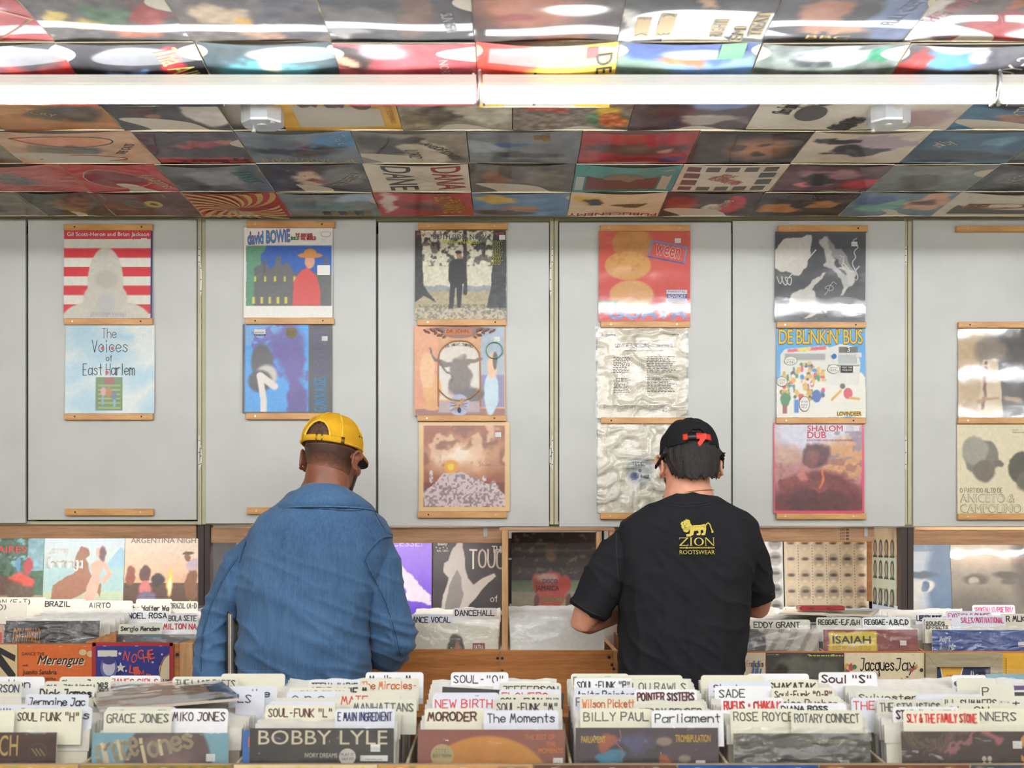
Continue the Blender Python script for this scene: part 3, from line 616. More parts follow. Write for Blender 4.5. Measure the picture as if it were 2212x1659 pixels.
cc('E', 190, 385, (172, 56, 58), [((122, 46, 54), .42, .5, .32, .3, .1)], 'red ceiling cover with a ringed heart-like drop and loose script', flat=[lambda L: L.line(chaikin([(.1, .55), (.2, .8), (.45, .88), (.7, .7), (.86, .42), (.6, .14), (.3, .12), (.1, .35), (.1, .55)], 2), .014, (222, 190, 150)), lambda L: L.pen('Ayoungones', (.55, .3, 1.15, .5), (226, 190, 150), .014, 3, .3, -75)], warp=.1)
cc('E', 385, 589, (98, 102, 108), [((130, 130, 136), .5, .6, .3, .3), ((60, 60, 64), .2, .3, .2, .3)], 'slate ceiling cover with teal sideways lettering', texts=[('SOUNDS', (.6, .5, 1.06, .66), (60, 140, 140), .02, -80)])
cc('E', 589, 803, (66, 62, 62), [((196, 180, 160), .45, .5, .16, .3), ((120, 60, 52), .5, .45, .1, .12), ((110, 110, 112), .8, .6, .2, .3)], 'black ceiling cover with pale streaks and red dots', flat=[lambda L: [L.ell(.2+k*.07, .9-k*.08, .012, .014, (190, 90, 70)) for k in range(9)]], texts=[('THE REPITER', (.55, .4, 1.05, .52), (200, 194, 180), .02, 60)])
cc('E', 803, 1018, (208, 198, 178), [], 'cream ceiling cover with tall sideways lettering in black and red', amt=8, texts=[('DANE', (-.12, .38, .76, .66), (58, 56, 58), .02, -88), ('DANA', (.36, .38, 1.24, .66), (176, 44, 48), .02, -88)])
cc('E', 1018, 1235, (92, 86, 82), [((140, 100, 76), .25, .5, .14, .3), ((120, 112, 100), .7, .5, .2, .3)], 'dark grey ceiling cover with a hazy bronze disc')
cc('E', 1235, 1452, (60, 142, 140), [], 'teal-bordered ceiling cover around a dark red centre', flat=[RC(.12, .1, .82, .94, (118, 50, 50)), OV(.48, .5, .2, .28, (150, 130, 110)), RC(.02, .1, .1, .6, (200, 210, 204)), RC(.84, .1, .94, .9, (206, 196, 170))], amt=10)
cc('E', 1452, 1666, (208, 196, 176), [], 'cream ceiling cover bordered by small photographs around red handwriting', amt=8, flat=[photos, lambda L: L.pen('SELF', (.4, .56, .56, .66), (190, 80, 70), .014, 3, .3, -35), lambda L: L.pen('DESTRUCTION', (.3, .4, .66, .52), (190, 80, 70), .014, 5, .3, -35)])
cc('E', 1666, 1878, (92, 58, 64), [((206, 110, 124), .35, .3, .16, .12), ((160, 120, 130), .5, .7, .3, .2), ((40, 34, 38), .4, .5, .12, .3), ((176, 48, 58), .85, .3, .2, .2)], 'black and pink ceiling cover with smoky streaks')
cc('E', 1878, 2091, (116, 122, 122), [((96, 92, 90), .4, .4, .2, .3), ((140, 140, 146), .6, .7, .3, .1)], 'hazy grey-green ceiling cover with a faint figure')
cc('E', 2091, 2310, (70, 72, 76), [((110, 112, 114), .4, .5, .3, .3)], 'charcoal ceiling cover with pale block lettering', texts=[('LESS', (.15, .5, .45, .62), (190, 190, 184), .02, 70), ('THAN', (.3, .44, .6, .56), (190, 190, 184), .02, 70), ('ZERO', (.44, .38, .74, .5), (190, 190, 184), .02, 70)])
cc('F', -120, 104, (120, 110, 96), [((80, 70, 60), .4, .5, .3, .3)], 'drab brown ceiling cover in the corner over the cupboard at the left edge')
cc('F', 104, 251, (70, 68, 56), [((110, 80, 56), .6, .6, .3, .2), ((130, 110, 60), .5, .3, .2, .2)], 'dark olive ceiling cover touching the cupboard top', cells=12, amt=40)
cc('F', 251, 438, (96, 62, 54), [], 'chocolate ceiling cover around a murky green picture', flat=[RC(.1, .25, .8, .95, (120, 132, 112)), OV(.6, .6, .1, .14, (200, 176, 70)), OV(.4, .6, .12, .2, (86, 110, 90))])
cc('F', 438, 630, (178, 72, 56), [], 'orange-red ceiling cover with yellow swirling rays', flat=[swirl], amt=12)
cc('F', 630, 824, (120, 128, 124), [((90, 120, 120), .4, .4, .3, .3), ((150, 170, 190), .8, .8, .2, .2)], 'teal-grey ceiling cover covered in rows of sideways letters', flat=[citytxt])
cc('F', 824, 1024, (164, 58, 58), [((210, 190, 180), .12, .6, .1, .4), ((110, 60, 60), .5, .4, .2, .2)], 'red ceiling cover with yellow comic lettering', texts=[('BIZ MARKIE', (.36, .42, 1.12, .6), (214, 178, 70), .03, -84), ('THE MAGICAL', (.56, .42, 1.16, .52), (214, 178, 70), .02, -84)])
cc('F', 1024, 1225, (104, 136, 170), [((200, 172, 100), .25, .75, .2, .14), ((170, 120, 90), .5, .4, .2, .14), ((76, 70, 70), .3, .15, .3, .12)], 'sky-blue ceiling cover with brown and yellow shapes')
cc('F', 1225, 1420, (214, 194, 160), [((206, 170, 70), .2, .7, .16, .2), ((80, 70, 50), .62, .5, .16, .1, .1), ((60, 56, 56), .25, .65, .12, .14, .1)], 'cream ceiling cover with bold red upturned lettering along its edge', flat=[lambda L: L.txt('PUBLICENEMY', (.0, .02, .98, .14), (168, 48, 60), .03, 0, 180)], amt=10)
cc('F', 1420, 1616, (72, 56, 54), [((150, 60, 48), .2, .5, .2, .3), ((180, 54, 58), .75, .5, .16, .4, .1), ((206, 196, 176), .55, .3, .1, .3, .1)], 'dark ceiling cover with red flashes and white gothic letters', texts=[('Groove', (.36, .45, .86, .6), (216, 206, 190), .02, 80)])
cc('F', 1616, 1810, (60, 54, 54), [((176, 120, 70), .3, .4, .26, .2, .2), ((170, 120, 70), .7, .55, .2, .14, .2), ((50, 44, 44), .5, .5, .1, .16)], 'black ceiling cover with tan planes and purple upturned lettering', flat=[lambda L: L.txt('KOOL G RAP & DJ POLO', (.03, .86, .97, .98), (150, 84, 104), .01, 0, 180)])
cc('F', 1810, 2010, (110, 130, 140), [((120, 170, 160), .35, .5, .24, .3, .1), ((90, 110, 150), .2, .7, .2, .2), ((190, 150, 130), .8, .6, .22, .4, .1), ((110, 80, 70), .75, .6, .1, .14)], 'blue ceiling cover with a green dome and a pink panel')
cc('F', 2010, 2230, (196, 188, 172), [], 'white-bordered ceiling cover with a slanted brown picture', flat=[RC(.12, .1, .94, .86, (96, 98, 96)), OV(.5, .5, .3, .16, (150, 96, 56)), RC(.2, .3, .4, .6, (120, 74, 56))], texts=[('GAS', (.18, .36, .42, .52), (214, 150, 70), .02, 30)], amt=10)
cc('F', 2230, 2420, (90, 84, 76), [], 'brown ceiling cover cut by the right edge over the last cupboard')
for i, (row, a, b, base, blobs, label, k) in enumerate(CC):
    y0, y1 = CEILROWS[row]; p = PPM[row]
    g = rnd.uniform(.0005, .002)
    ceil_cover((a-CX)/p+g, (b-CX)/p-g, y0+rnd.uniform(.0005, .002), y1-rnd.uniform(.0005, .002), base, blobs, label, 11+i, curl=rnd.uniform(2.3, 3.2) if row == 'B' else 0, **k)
# ---------------------------------------------------------------- wall cupboards
YD = 4.57
def dx(px): return PX(px, YD)
def dz(py): return PZ(py, YD)
SCARS = {434: 1, 1197: 1, 1963: 1}
def cupboard(x0, x1, doors, label, scar_px, side):
    """cream carcass with flush grey doors, ledges nailed to the doors; doors: (x0, x1, ytop, ybottom, [ledges])"""
    X0, X1 = dx(x0)+.001, dx(x1)-.001; zb, zt = dz(1133), CEIL+.0135
    r = thing('wall_cupboard', label, 'cupboard', ((X0+X1)/2, 4.59, zb), 'wall cupboards over the record bins')
    yf, yb, t = 4.588, 5.3, .014
    m = MB()
    m.box(X0, X0+t, yf, yb, zb, zt); m.box(X1-t, X1, yf, yb, zb, zt); m.box(X0+t, X1-t, yb-.01, yb, zb, zt)
    m.box(X0+t, X1-t, yf, yb-.01, zb, zb+.012); m.box(X0+t, X1-t, yf, yb-.01, dz(476), zt)
    m.box(X0+t, X1-t, yf-.004, yf, dz(472), zt-.004); m.box(X0, X0+t, yf-.006, yf, zb, zt-.003); m.box(X1-t, X1, yf-.006, yf, zb, zt-.003)
    if len(doors) > 1:
        c = (dx(doors[0][1])+dx(doors[1][0]))/2; m.box(c-.016, c+.016, yf+.03, yf+.05, zb+.012, zt-.05)
    m.build('carcass', M['frame'], r, bevel=.001)
    m = MB(); m.box(X0+t, X1-t, yf+.06, yf+.07, zb+.012, dz(476)); m.build('shade_panel', M['gap_shade'], r)  # near-black sheet stands in for the shade behind the door gaps
    if scar_px:
        rr = random.Random(x0)
        for px, a, b in ((scar_px, 530, 572), (scar_px, 566, 640), (scar_px, 938, 1016), (scar_px, 960, 1010)):
            m = MB(); cxp = dx(px)+(.004*side if a in (566, 960) else -.002*side); w = .0045
            L = [(cxp+w*math.cos(q*.6)*rr.uniform(.75, 1.1), 4.5795, (dz(a)+dz(b))/2+(dz(a)-dz(b))/2*math.sin(q*.6)) for q in range(10)]
            m.poly(L[::-1], (226, 222, 206))
            for q in range(3):
                z = dz(a+(b-a)*(q+.5)/3); m.poly([(cxp+.0022*math.cos(-w2), 4.5785, z+.0022*math.sin(-w2)) for w2 in (0, 1, 2, 3, 4, 5)], (60, 44, 36))
            m.build('filler_patch', M['ink'], r)
    for (a, b, yt, yb_, ledges) in doors:
        A, B = dx(a), dx(b)
        m = MB(); m.box(A, B, YD, YD+.0165, dz(yb_), dz(yt)); d = m.build('door', M['door'], r, bevel=.0015)
        for (la, lb, lt, lbm) in ledges:
            m = MB(); z1, z0 = dz(lt), dz(lbm); m.box(dx(la), dx(lb), YD-.019, YD-.0005, z0, z1)
            l = m.build('ledge', M['ledge'], d, ((dx(la)+dx(lb))/2, YD, z0), bevel=.0015)
            for f_ in (.11, .87):
                m = MB(); xx = dx(la)+(dx(lb)-dx(la))*(f_+rnd.uniform(-.02, .02)); m.tube([(xx, YD-.0193, (z0+z1)/2), (xx, YD-.0205, (z0+z1)/2)], .0032, 8)
                m.build('screw', M['chrome'] if rnd.random() < .6 else M['screw'], d)
    return r
LED = {1: [(141, 332, 486, 500), (142, 332, 689, 703), (142, 333, 894, 908), (144, 334, 1099, 1114)],
       2: [(535, 725, 480, 494), (532, 723, 688, 702), (533, 723, 893, 907), (535, 724, 1096, 1111)],
       3: [(904, 1096, 484, 498), (902, 1093, 691, 705), (902, 1093, 898, 911), (903, 1095, 1105, 1119)],
       4: [(1296, 1489, 488, 502), (1297, 1489, 696, 709), (1297, 1490, 903, 916), (1296, 1490, 1108, 1122)],
       5: [(1679, 1872, 489, 503), (1676, 1868, 697, 710), (1675, 1868, 903, 916), (1675, 1868, 1109, 1122)],
       6: [(2063, 2256, 490, 503), (2067, 2260, 697, 710), (2066, 2258, 903, 916), (2066, 2258, 1110, 1123)]}
cupboard(-320, 434, [(-310, 55, 474, 1130, []), (60.5, 424, 474, 1123, LED[1])], 'grey-doored wall cupboard hung with the striped and the pale blue records', 430, 1)
cupboard(434, 1197, [(444, 812, 473, 1131, LED[2]), (817, 1186, 480, 1137, LED[3])], 'grey-doored wall cupboard behind the yellow-capped shopper, five records on it', 1192, -1)
cupboard(1197, 1963, [(1208, 1580, 480, 1138, LED[4]), (1583, 1955, 477, 1137, LED[5])], 'grey-doored wall cupboard behind the black-capped shopper, six records on it', 1957, -1)
cupboard(1963, 2700, [(1973, 2340, 474, 1137, LED[6]), (2345, 2690, 474, 1137, [])], 'grey-doored wall cupboard at the right edge with an empty top ledge', None, 1)
# ---------------------------------------------------------------- records shown on the cupboard doors
def wall_record(px0, px1, py0, py1, art, label, lay=None, roll=0.0, mat='lacquer', thick=.004, wrap=None, group='records displayed on the cupboard doors', stick=None, edge=(222, 216, 202), lean=.0065):
    """a record standing on a ledge, leaning on the door; edges measured on the photo at the door's distance"""
    w, h = dx(px1)-dx(px0), dz(py0)-dz(py1)
    x0, z0 = dx(px0), dz(py1); yb = YD-.0125 if lean > 0 else YD-.0095
    fn = cover_map(x0, z0+.0006, w, h, yb, math.atan2(lean, h), roll)
    m = MB(); cover_mesh(m, fn, art, thick, edge)
    o = tag(m.build('record_cover', M[mat], None, (x0+w/2, yb, z0), True), label, 'record', group)
    L = Lay(w/h)
    if lay: lay(L)
    L.build('lettering', o, fn)
    if stick:
        L = Lay(w/h); sticker(L, *stick); L.build('price_sticker', o, lambda u, v, l: fn(u, v, l+.0011))
    if wrap: film_part(o, fn, *wrap[1:], mat=wrap[0], seed=px0)
    return o
R_ = 112
# striped cover
a = Art(R_, R_, (214, 48, 58)); 
for k in range(5): a.rect(0, 1-(.105+.105*2*k)-.105, 1, 1-(.105+.21*k), (228, 226, 210))
a.rect(.975, 0, 1, 1, (44, 46, 110)); a.ell(.47, .4, .2, .4, (206, 202, 186), .06); a.ell(.48, 0.02, .48, .19, (210, 206, 190), .06); a.ell(.47, .22, .25, .2, (206, 202, 186), .1)
a.mott(7, 30, 3); a.ell(.48, .44, .13, .1, (190, 186, 172), .4); a.ell(.48, .16, .1, .12, (196, 194, 190), .4)
wall_record(140, 331, 498, 689, a, 'record with red and white stripes behind a pale grey mound', lambda L: (L.txt('Gil Scott-Heron and Brian Jackson', (.035, .915, .96, .975), (240, 238, 232), .012, out=(50, 50, 120), outw=.015), L.txt("It's Your World", (.3, .02, .7, .075), (232, 232, 232), .012, out=(60, 66, 120), outw=.03)), stick=(.87, .855))
# pale blue cover
a = Art(R_, R_, (222, 230, 226)).warp(.3, 4, 5)
for u, v, ru, rv in ((.2, .85, .25, .18), (.5, .62, .25, .14), (.1, .45, .25, .12), (.85, .4, .3, .1), (.22, .1, .25, .16), (.95, .05, .16, .14), (.62, .9, .1, .08)): a.ell(u, v, ru, rv, (160, 202, 222), 1.2, .75)
a.flat().rect(.345, .035, .645, .41, (92, 124, 60)); 
for k in range(6): a.rect(.37, .06+k*.05, .62, .078+k*.05, (150, 176, 96))
a.rect(.44, .33, .55, .41, (150, 70, 60)); a.ell(.43, .25, .03, .05, (214, 160, 150), .3).ell(.49, .24, .035, .06, (176, 116, 60), .3).ell(.55, .2, .025, .05, (90, 110, 150), .3).rect(.41, .1, .435, .2, (130, 170, 190)).rect(.54, .08, .565, .16, (130, 170, 196))
wall_record(143, 335, 703, 894, a, 'pale sky-blue record with thin black title and a small green picture', lambda L: (L.pen('The', (.41, .85, .57, .96), (46, 46, 50), .006, 1, .03), L.pen('Voices', (.3, .69, .7, .83), (46, 46, 50), .007, 2, .03), L.pen('of', (.46, .59, .52, .66), (46, 46, 50), .006, 3, .03), L.pen('East Harlem', (.2, .43, .78, .56), (46, 46, 50), .007, 4, .03), L.ell(.42, .735, .018, .02, (206, 110, 106)), L.ell(.53, .735, .018, .02, (206, 110, 106)), L.ell(.47, .46, .018, .02, (206, 110, 106))), stick=(.86, .86))
def gnr(L):
    L.txt("GUNS N' ROSES", (.865-.19, .21-.07, .865+.19, .21+.07), (40, 150, 214), .004, 0, 90); L.txt('USE YOUR ILLUSION II', (.865-.27, .69-.07, .865+.27, .69+.07), (110, 104, 160), .0, 0, 90)
    L.rect(.13, .87, .255, .94, (226, 226, 226)); L.txt('ADVISORY', (.14, .895, .245, .915), (30, 30, 30), .01); L.rect(.13, .868, .255, .888, (30, 30, 34)); L.txt('EXPLICIT CONTENT', (.14, .872, .245, .884), (220, 220, 220))
    L.ell(.545, .905, .065, .065, (132, 120, 84)); L.rows(.5, .87, .6, .94, 4, (84, 76, 52), 3)
# white bordered blue cover
a = Art(R_, R_, (238, 234, 224)); a.rect(.03, .135, .985, .8, (48, 96, 178))
a.warp(.06, 9, 3).rect(.03, .135, .2, .8, (96, 150, 120)).ell(.17, .78, .09, .08, (96, 150, 120), .1).flat()
a.poly([(.12, .135), (.12, .55), (.24, .62), (.3, .54), (.36, .6), (.36, .68), (.42, .68), (.42, .58), (.5, .62), (.56, .5), (.985, .5), (.985, .135)], (104, 106, 104)); a.rect(.22, .5, .25, .66, (92, 94, 94)).rect(.9, .5, .94, .67, (92, 94, 94))
for k in range(5): a.rect(.1+k*.09, .16, .13+k*.09, .23, (214, 206, 80)); a.rect(.12+k*.11, .4, .145+k*.11, .46, (206, 200, 80))
a.mott(8, 50, 6); a.rect(.03, .8, 1, 1, (238, 234, 224)).rect(0, 0, 1, .135, (238, 234, 224)).rect(.985, 0, 1, 1, (238, 234, 224)).rect(0, 0, .028, 1, (238, 234, 224))
a.poly([(.55, .14), (.56, .4), (.64, .52), (.72, .56), (.82, .46), (.86, .3), (.86, .14)], (216, 84, 80)); a.ell(.74, .62, .055, .075, (222, 164, 130), .1); a.ell(.745, .69, .14, .03, (206, 138, 62), .1).ell(.745, .72, .07, .045, (206, 138, 62), .1)
wall_record(528, 719, 493, 688, a, 'white-bordered record with a blue picture and a red-coated shape', lambda L: (L.txt('david BOWiE', (.04, .83, .52, .965), (30, 150, 214), .03, .1, 4, out=(176, 40, 60), outw=.07), L.pen('THE MAN WHO', (.58, .9, .77, .935), (190, 60, 50), .007, 1, .1), L.pen('$OLD', (.53, .86, .62, .9), (50, 140, 80), .008, 2, .1), L.pen('THE WORLD', (.64, .86, .81, .9), (190, 40, 46), .008, 3, .1), L.ell(.925, .925, .055, .03, (120, 120, 120)), L.ell(.925, .925, .051, .027, (236, 233, 224)), L.rect(.83, .47, .975, .58, (240, 238, 230))), stick=(.87, .83))
# blue cover with black side band
a = Art(R_, R_, (40, 150, 224)).warp(.25, 5, 9)
a.ell(.5, .75, .2, .25, (76, 66, 150), .5).ell(.56, .5, .14, .18, (80, 60, 150), .4).ell(.62, .18, .14, .18, (70, 50, 140), .3).ell(.2, .9, .2, .14, (90, 150, 210), .6).spots((84, 60, 150), .56, 7, 5, .8, .05)
a.flat().mott(10, 40, 2); a.ell(.22, .57, .12, .2, (64, 62, 66), .2).ell(.27, .42, .12, .12, (196, 190, 182), .3).ell(.2, .36, .13, .12, (46, 44, 48), .3).band([(.2, .4), (.24, .14), (.24, .03)], .035, (226, 216, 206)).band([(.2, .42), (.36, .3)], .04, (226, 216, 206))
a.rect(.735, 0, 1, 1, (28, 28, 32)).rect(0, 0, .03, 1, (34, 36, 44)).rect(0, 0, 1, .02, (30, 30, 34))
wall_record(525, 718, 701, 893, a, 'vivid blue and violet record with a black side band of tall blue letters', gnr, edge=(40, 40, 46), stick=(.885, .81))
# park photograph
a = Art(R_, R_, (216, 212, 186)); a.rect(0, 0, 1, .33, (176, 164, 130)); a.warp(.05, 12, 4).rect(.1, .32, .85, .38, (150, 156, 160)).flat()
a.warp(.1, 14, 8).spots((96, 92, 84), .53, 16, 8, .9, .05, (.08, .6, .88, 1)).spots((58, 56, 52), .6, 20, 12, .9, .05, (.1, .68, .85, 1)).flat()
a.warp(.03, 6, 2).poly([(0, .2), (.1, .28), (.24, .2), (.1, .4), (.07, 1), (0, 1)], (60, 62, 60)).poly([(.78, .14), (.83, .36), (.86, 1), (1, 1), (1, .1)], (62, 66, 64)).band([(.55, .3), (.54, 1)], .02, (60, 56, 52)).flat()
a.mott(26, 40, 5); a.put(fbm(a.N, a.M, 50, 3, 2)*(a.v < .14), (206, 198, 176), .9); a.put((fbm(a.N, a.M, 60, 9, 2) > .55)*(a.v < .18)*1.0, (90, 84, 76), .6)
a.poly([(.37, .13), (.385, .4), (.365, .45), (.37, .63), (.42, .68), (.52, .68), (.55, .6), (.55, .44), (.52, .4), (.5, .14), (.46, .14), (.455, .36), (.44, .36), (.42, .13)], (44, 42, 46)); a.ell(.48, .73, .03, .04, (170, 130, 106), .2); a.ell(.475, .755, .036, .02, (50, 42, 38), .2)
wall_record(897, 1094, 499, 693, a, 'record with a grey park scene, one dark standing shape and lime title', lambda L: (L.txt('RCA', (.02, .945, .12, .975), (206, 96, 60), .02), L.txt('BOTH SIDES NOW', (.2, .9, .78, .955), (60, 58, 56), .012, out=(226, 224, 214), outw=.03), L.txt('Willie Nelson', (.3, .85, .7, .895), (206, 206, 40), .02), L.txt('VICTOR', (.87, .945, .975, .975), (206, 96, 60), .01), L.rows(.85, .61, .97, .89, 18, (186, 186, 60), 4, .5, .4)), stick=(.92, .895), edge=(90, 88, 84))
# ornate amber cover
a = Art(R_, R_, (206, 148, 88)); a.rect(0, .1, .27, 1, (222, 150, 104)).rect(.73, .42, .98, 1, (150, 178, 204)).rect(.73, .1, .98, .45, (112, 116, 172)).rect(0, 0, 1, .08, (132, 74, 62)).rect(0, .1, .27, .5, (214, 132, 92), .8)
a.grad((206, 140, 84), (214, 160, 104), 90, .15)
a.rect(.27, .18, .72, .7, (214, 206, 190)).ell(.495, .66, .225, .16, (214, 206, 190), .03); a.warp(.12, 9, 3).ell(.5, .42, .12, .24, (104, 88, 78), .25).band([(.27, .6), (.5, .56), (.72, .62)], .03, (110, 92, 80)).band([(.18, .72), (.42, .38)], .014, (70, 62, 60)).ell(.62, .24, .14, .08, (84, 76, 74), .4).flat()
a.ell(.2, .3, .1, .16, (222, 160, 84), .2).ell(.15, .5, .08, .2, (226, 176, 120), .2).ell(.2, .12, .1, .06, (214, 150, 76), .2); a.warp(.05, 6, 7).ell(.84, .25, .08, .24, (190, 214, 222), .15).ell(.85, .55, .06, .14, (226, 180, 140), .2).ell(.88, .6, .03, .1, (70, 60, 54), .2).flat()
a.rect(.27, .04, .72, .16, (170, 150, 150)).ell(.495, .12, .11, .12, (158, 166, 196), .04); a.ell(.5, .955, .34, .03, (110, 62, 50), .4).ell(.5, .925, .2, .07, (118, 66, 50), .1)
a.mott(9, 40, 8)
for u in (0, .985): a.rect(u, 0, u+.02, 1, (196, 140, 84))
def dj(L):
    L.rect(.34, .895, .63, .965, (206, 124, 74)); L.txt('DR. JOHN,', (.36, .905, .61, .955), (90, 54, 46), .015)
    for k, ch in enumerate('THE NIGHT TRIPPER'):
        if ch != ' ': t = (k-8)/8; L.txt(ch, (.495+t*.15-.008, .775-.03*t*t, .495+t*.15+.008, .805-.03*t*t), (110, 80, 56), .01, 0, -t*20)
    for pts in ([(.265, .1), (.265, .66), (.3, .74), (.4, .82), (.5, .83), (.6, .82), (.69, .74), (.725, .66), (.725, .1)], [(.26, .3), (.36, .19), (.5, .16), (.62, .19), (.73, .3)]): L.line(chaikin(pts, 2), .014, (176, 120, 66))
    for k in range(3): L.line([(.4+.03*k, .06), (.58-.03*k, .19)], .008, (206, 160, 110)); L.line([(.4, .19-.04*k), (.58, .06+.04*k)], .008, (206, 160, 110))
    L.line([(.79+.09*math.cos(q*.3)+.09, .72+.09*math.sin(q*.3)) for q in range(22)], .01, (76, 140, 96))
    L.ell(.495, .06, .02, .03, (50, 48, 52))
    for s in (-1, 1):
        for k in range(6): L.ell(.5+s*(.2+.035*k), .94+.02*(k % 2)-.004*k, .024, .012, (120, 70, 54), 10, s*35)
        for k in range(4): L.ell(.5+s*(.17+.03*k), .87+.012*(k % 2)+.01*k, .022, .011, (120, 70, 54), 10, -s*35)
wall_record(895, 1092, 704, 899, a, 'amber and blue ornate record with an arched grey centre panel', dj, roll=.004, stick=(.875, .82), edge=(196, 140, 84))
# sunset cover on a tan mount
a = Art(R_, R_, (222, 186, 128)); 
b = Art(R_, R_, (150, 78, 40)).warp(.2, 6, 3); b.ell(.5, .62, .42, .2, (226, 184, 140), 1.2).ell(.42, .62, .22, .06, (244, 226, 200), .9).spots((120, 66, 44), .55, 5, 6, .7, .1, (0, .5, 1, 1)).spots((230, 190, 150), .6, 6, 14, .8, .08, (0, .5, 1, 1)); b.flat().put((b.v < .3)*1.0, (90, 36, 26), .55)
b.ell(.335, .49, .085, .085, (226, 150, 30), .04).ell(.335, .49, .04, .04, (232, 206, 50), .05)
b.warp(.05, 9, 5).poly([(0, 0), (0, .18), (.14, .3), (.24, .41), (.5, .42), (.66, .34), (.74, .3), (.92, .27), (1, .13), (1, 0)], (212, 190, 188)).flat(); b.ell(.09, .37, .025, .08, (224, 200, 196), .1).ell(.86, .26, .04, .06, (220, 198, 196), .1).ell(.75, .35, .03, .035, (224, 204, 200), .1)
b.put((fbm(b.N, b.M, 40, 4, 2) < .46)*(b.v < .4)*(np.abs(b.a[..., 2]-188) < 16)*1.0, (120, 100, 104), .8)
ib = Art(2, 2); 
ii = b.a; e = (((a.u-.06)/.88), ((a.v-.055)/.9)); inside = (e[0] > 0) & (e[0] < 1) & (e[1] > 0) & (e[1] < 1)
ui = np.clip((e[0]*b.N).astype(int), 0, b.N-1); vi = np.clip((e[1]*b.M).astype(int), 0, b.M-1); a.a = np.where(inside[..., None], ii[vi, ui], a.a)
wall_record(905, 1101, 912, 1105, a, 'rust-coloured sunset record with a yellow disc, on a tan mount', lambda L: (L.txt('So It Goes...', (.66, .5, .94, .555), (150, 96, 66), .0, out=(232, 206, 186), outw=.03),), stick=(.84, .83), edge=(206, 172, 120))
# red and orange wrapped cover
a = Art(R_, R_, (214, 66, 62)); a.grad((216, 72, 70), (216, 92, 62), 90, .8); a.ell(.37, .86, .22, .17, (206, 138, 58), .06).ell(.32, .62, .25, .16, (214, 156, 72), .06).ell(.36, .3, .24, .16, (220, 164, 96), .1); a.spots((190, 124, 50), .55, 22, 5, .45, .06, (.1, .5, .6, 1)); a.rect(0, .17, .2, .23, (70, 140, 90)); a.mott(6, 60, 3)
wall_record(1293, 1490, 502, 696, a, 'shrink-wrapped red record with three orange rounds and blue capitals', lambda L: (L.frame(.56, .68, .95, .86, .017, (112, 146, 214), -11), L.txt('ween', (.62, .72, .89, .83), (206, 50, 50), .03, 0, -11, out=(244, 226, 214), outw=.05), L.txt('GUAVA', (.1, .03, .96, .18), (112, 146, 206), .05), L.txt('PURE', (.04, .18, .17, .225), (220, 226, 214), .02), L.rect(.74, .21, .965, .35, (222, 216, 222)), L.txt('PARENTAL', (.755, .32, .95, .343), (90, 84, 110), .01), L.rect(.74, .255, .965, .305, (92, 84, 140)), L.txt('ADVISORY', (.755, .262, .95, .298), (226, 220, 226), .02), L.txt('EXPLICIT LYRICS', (.755, .22, .95, .243), (120, 112, 130))), mat='wrapped', wrap=('shrink', .00025, .004, .0026), stick=(.83, .87), edge=(200, 70, 60), lean=-.0040)
# cream list in a loose bag
a = Art(60, 60, (230, 222, 202)).mott(4, 8, 3)
def kpm(L):
    L.txt('kpm', (.05, .9, .2, .945), (84, 92, 84), .05); L.txt('KPM 1064', (.84, .92, .94, .935), (120, 116, 108)); L.txt('UNDERSCORE-Volume 2', (.2, .785, .85, .83), (84, 80, 78), .01); L.txt('Sequence material in various moods and styles', (.31, .74, .74, .76), (110, 106, 100))
    for u0, u1, s in ((.18, .38, 1), (.49, .53, 2), (.55, .9, 3)): L.rows(u0, .5, u1, .69, 10, (110, 106, 100), s, .4, .3); L.rows(u0, .28, u1, .45, 10, (110, 106, 100), s+9, .4, .35)
    L.rows(.06, .1, .8, .14, 3, (120, 116, 108), 5, .4, .1); L.rows(.72, .06, .96, .085, 2, (120, 116, 108), 8, .4)
wall_record(1290, 1482, 710, 904, a, 'cream record printed with a plain track list, in a loose clear bag', kpm, mat='print', wrap=('film_crinkle', .003, .022, .003), edge=(226, 218, 198))
a = Art(60, 60, (230, 223, 204)).mott(3, 8, 5); a.ell(.46, .47, .155, .155, (206, 206, 200), .02).ell(.46, .47, .145, .145, (196, 198, 194), .03).ell(.4, .41, .045, .045, (70, 84, 130), .1)
wall_record(1291, 1488, 915, 1108, a, 'plain white record sleeve with a round label hole, in a clear bag', lambda L: (L.ell(.46, .47, .018, .018, (120, 124, 130)), L.rows(.38, .52, .55, .57, 3, (110, 112, 116), 3), L.pen('Willow', (.47, .38, .56, .42), (70, 74, 80), .008, 3, .1, 180)), mat='print', wrap=('film_crinkle', .003, .012, .003), edge=(226, 218, 198))
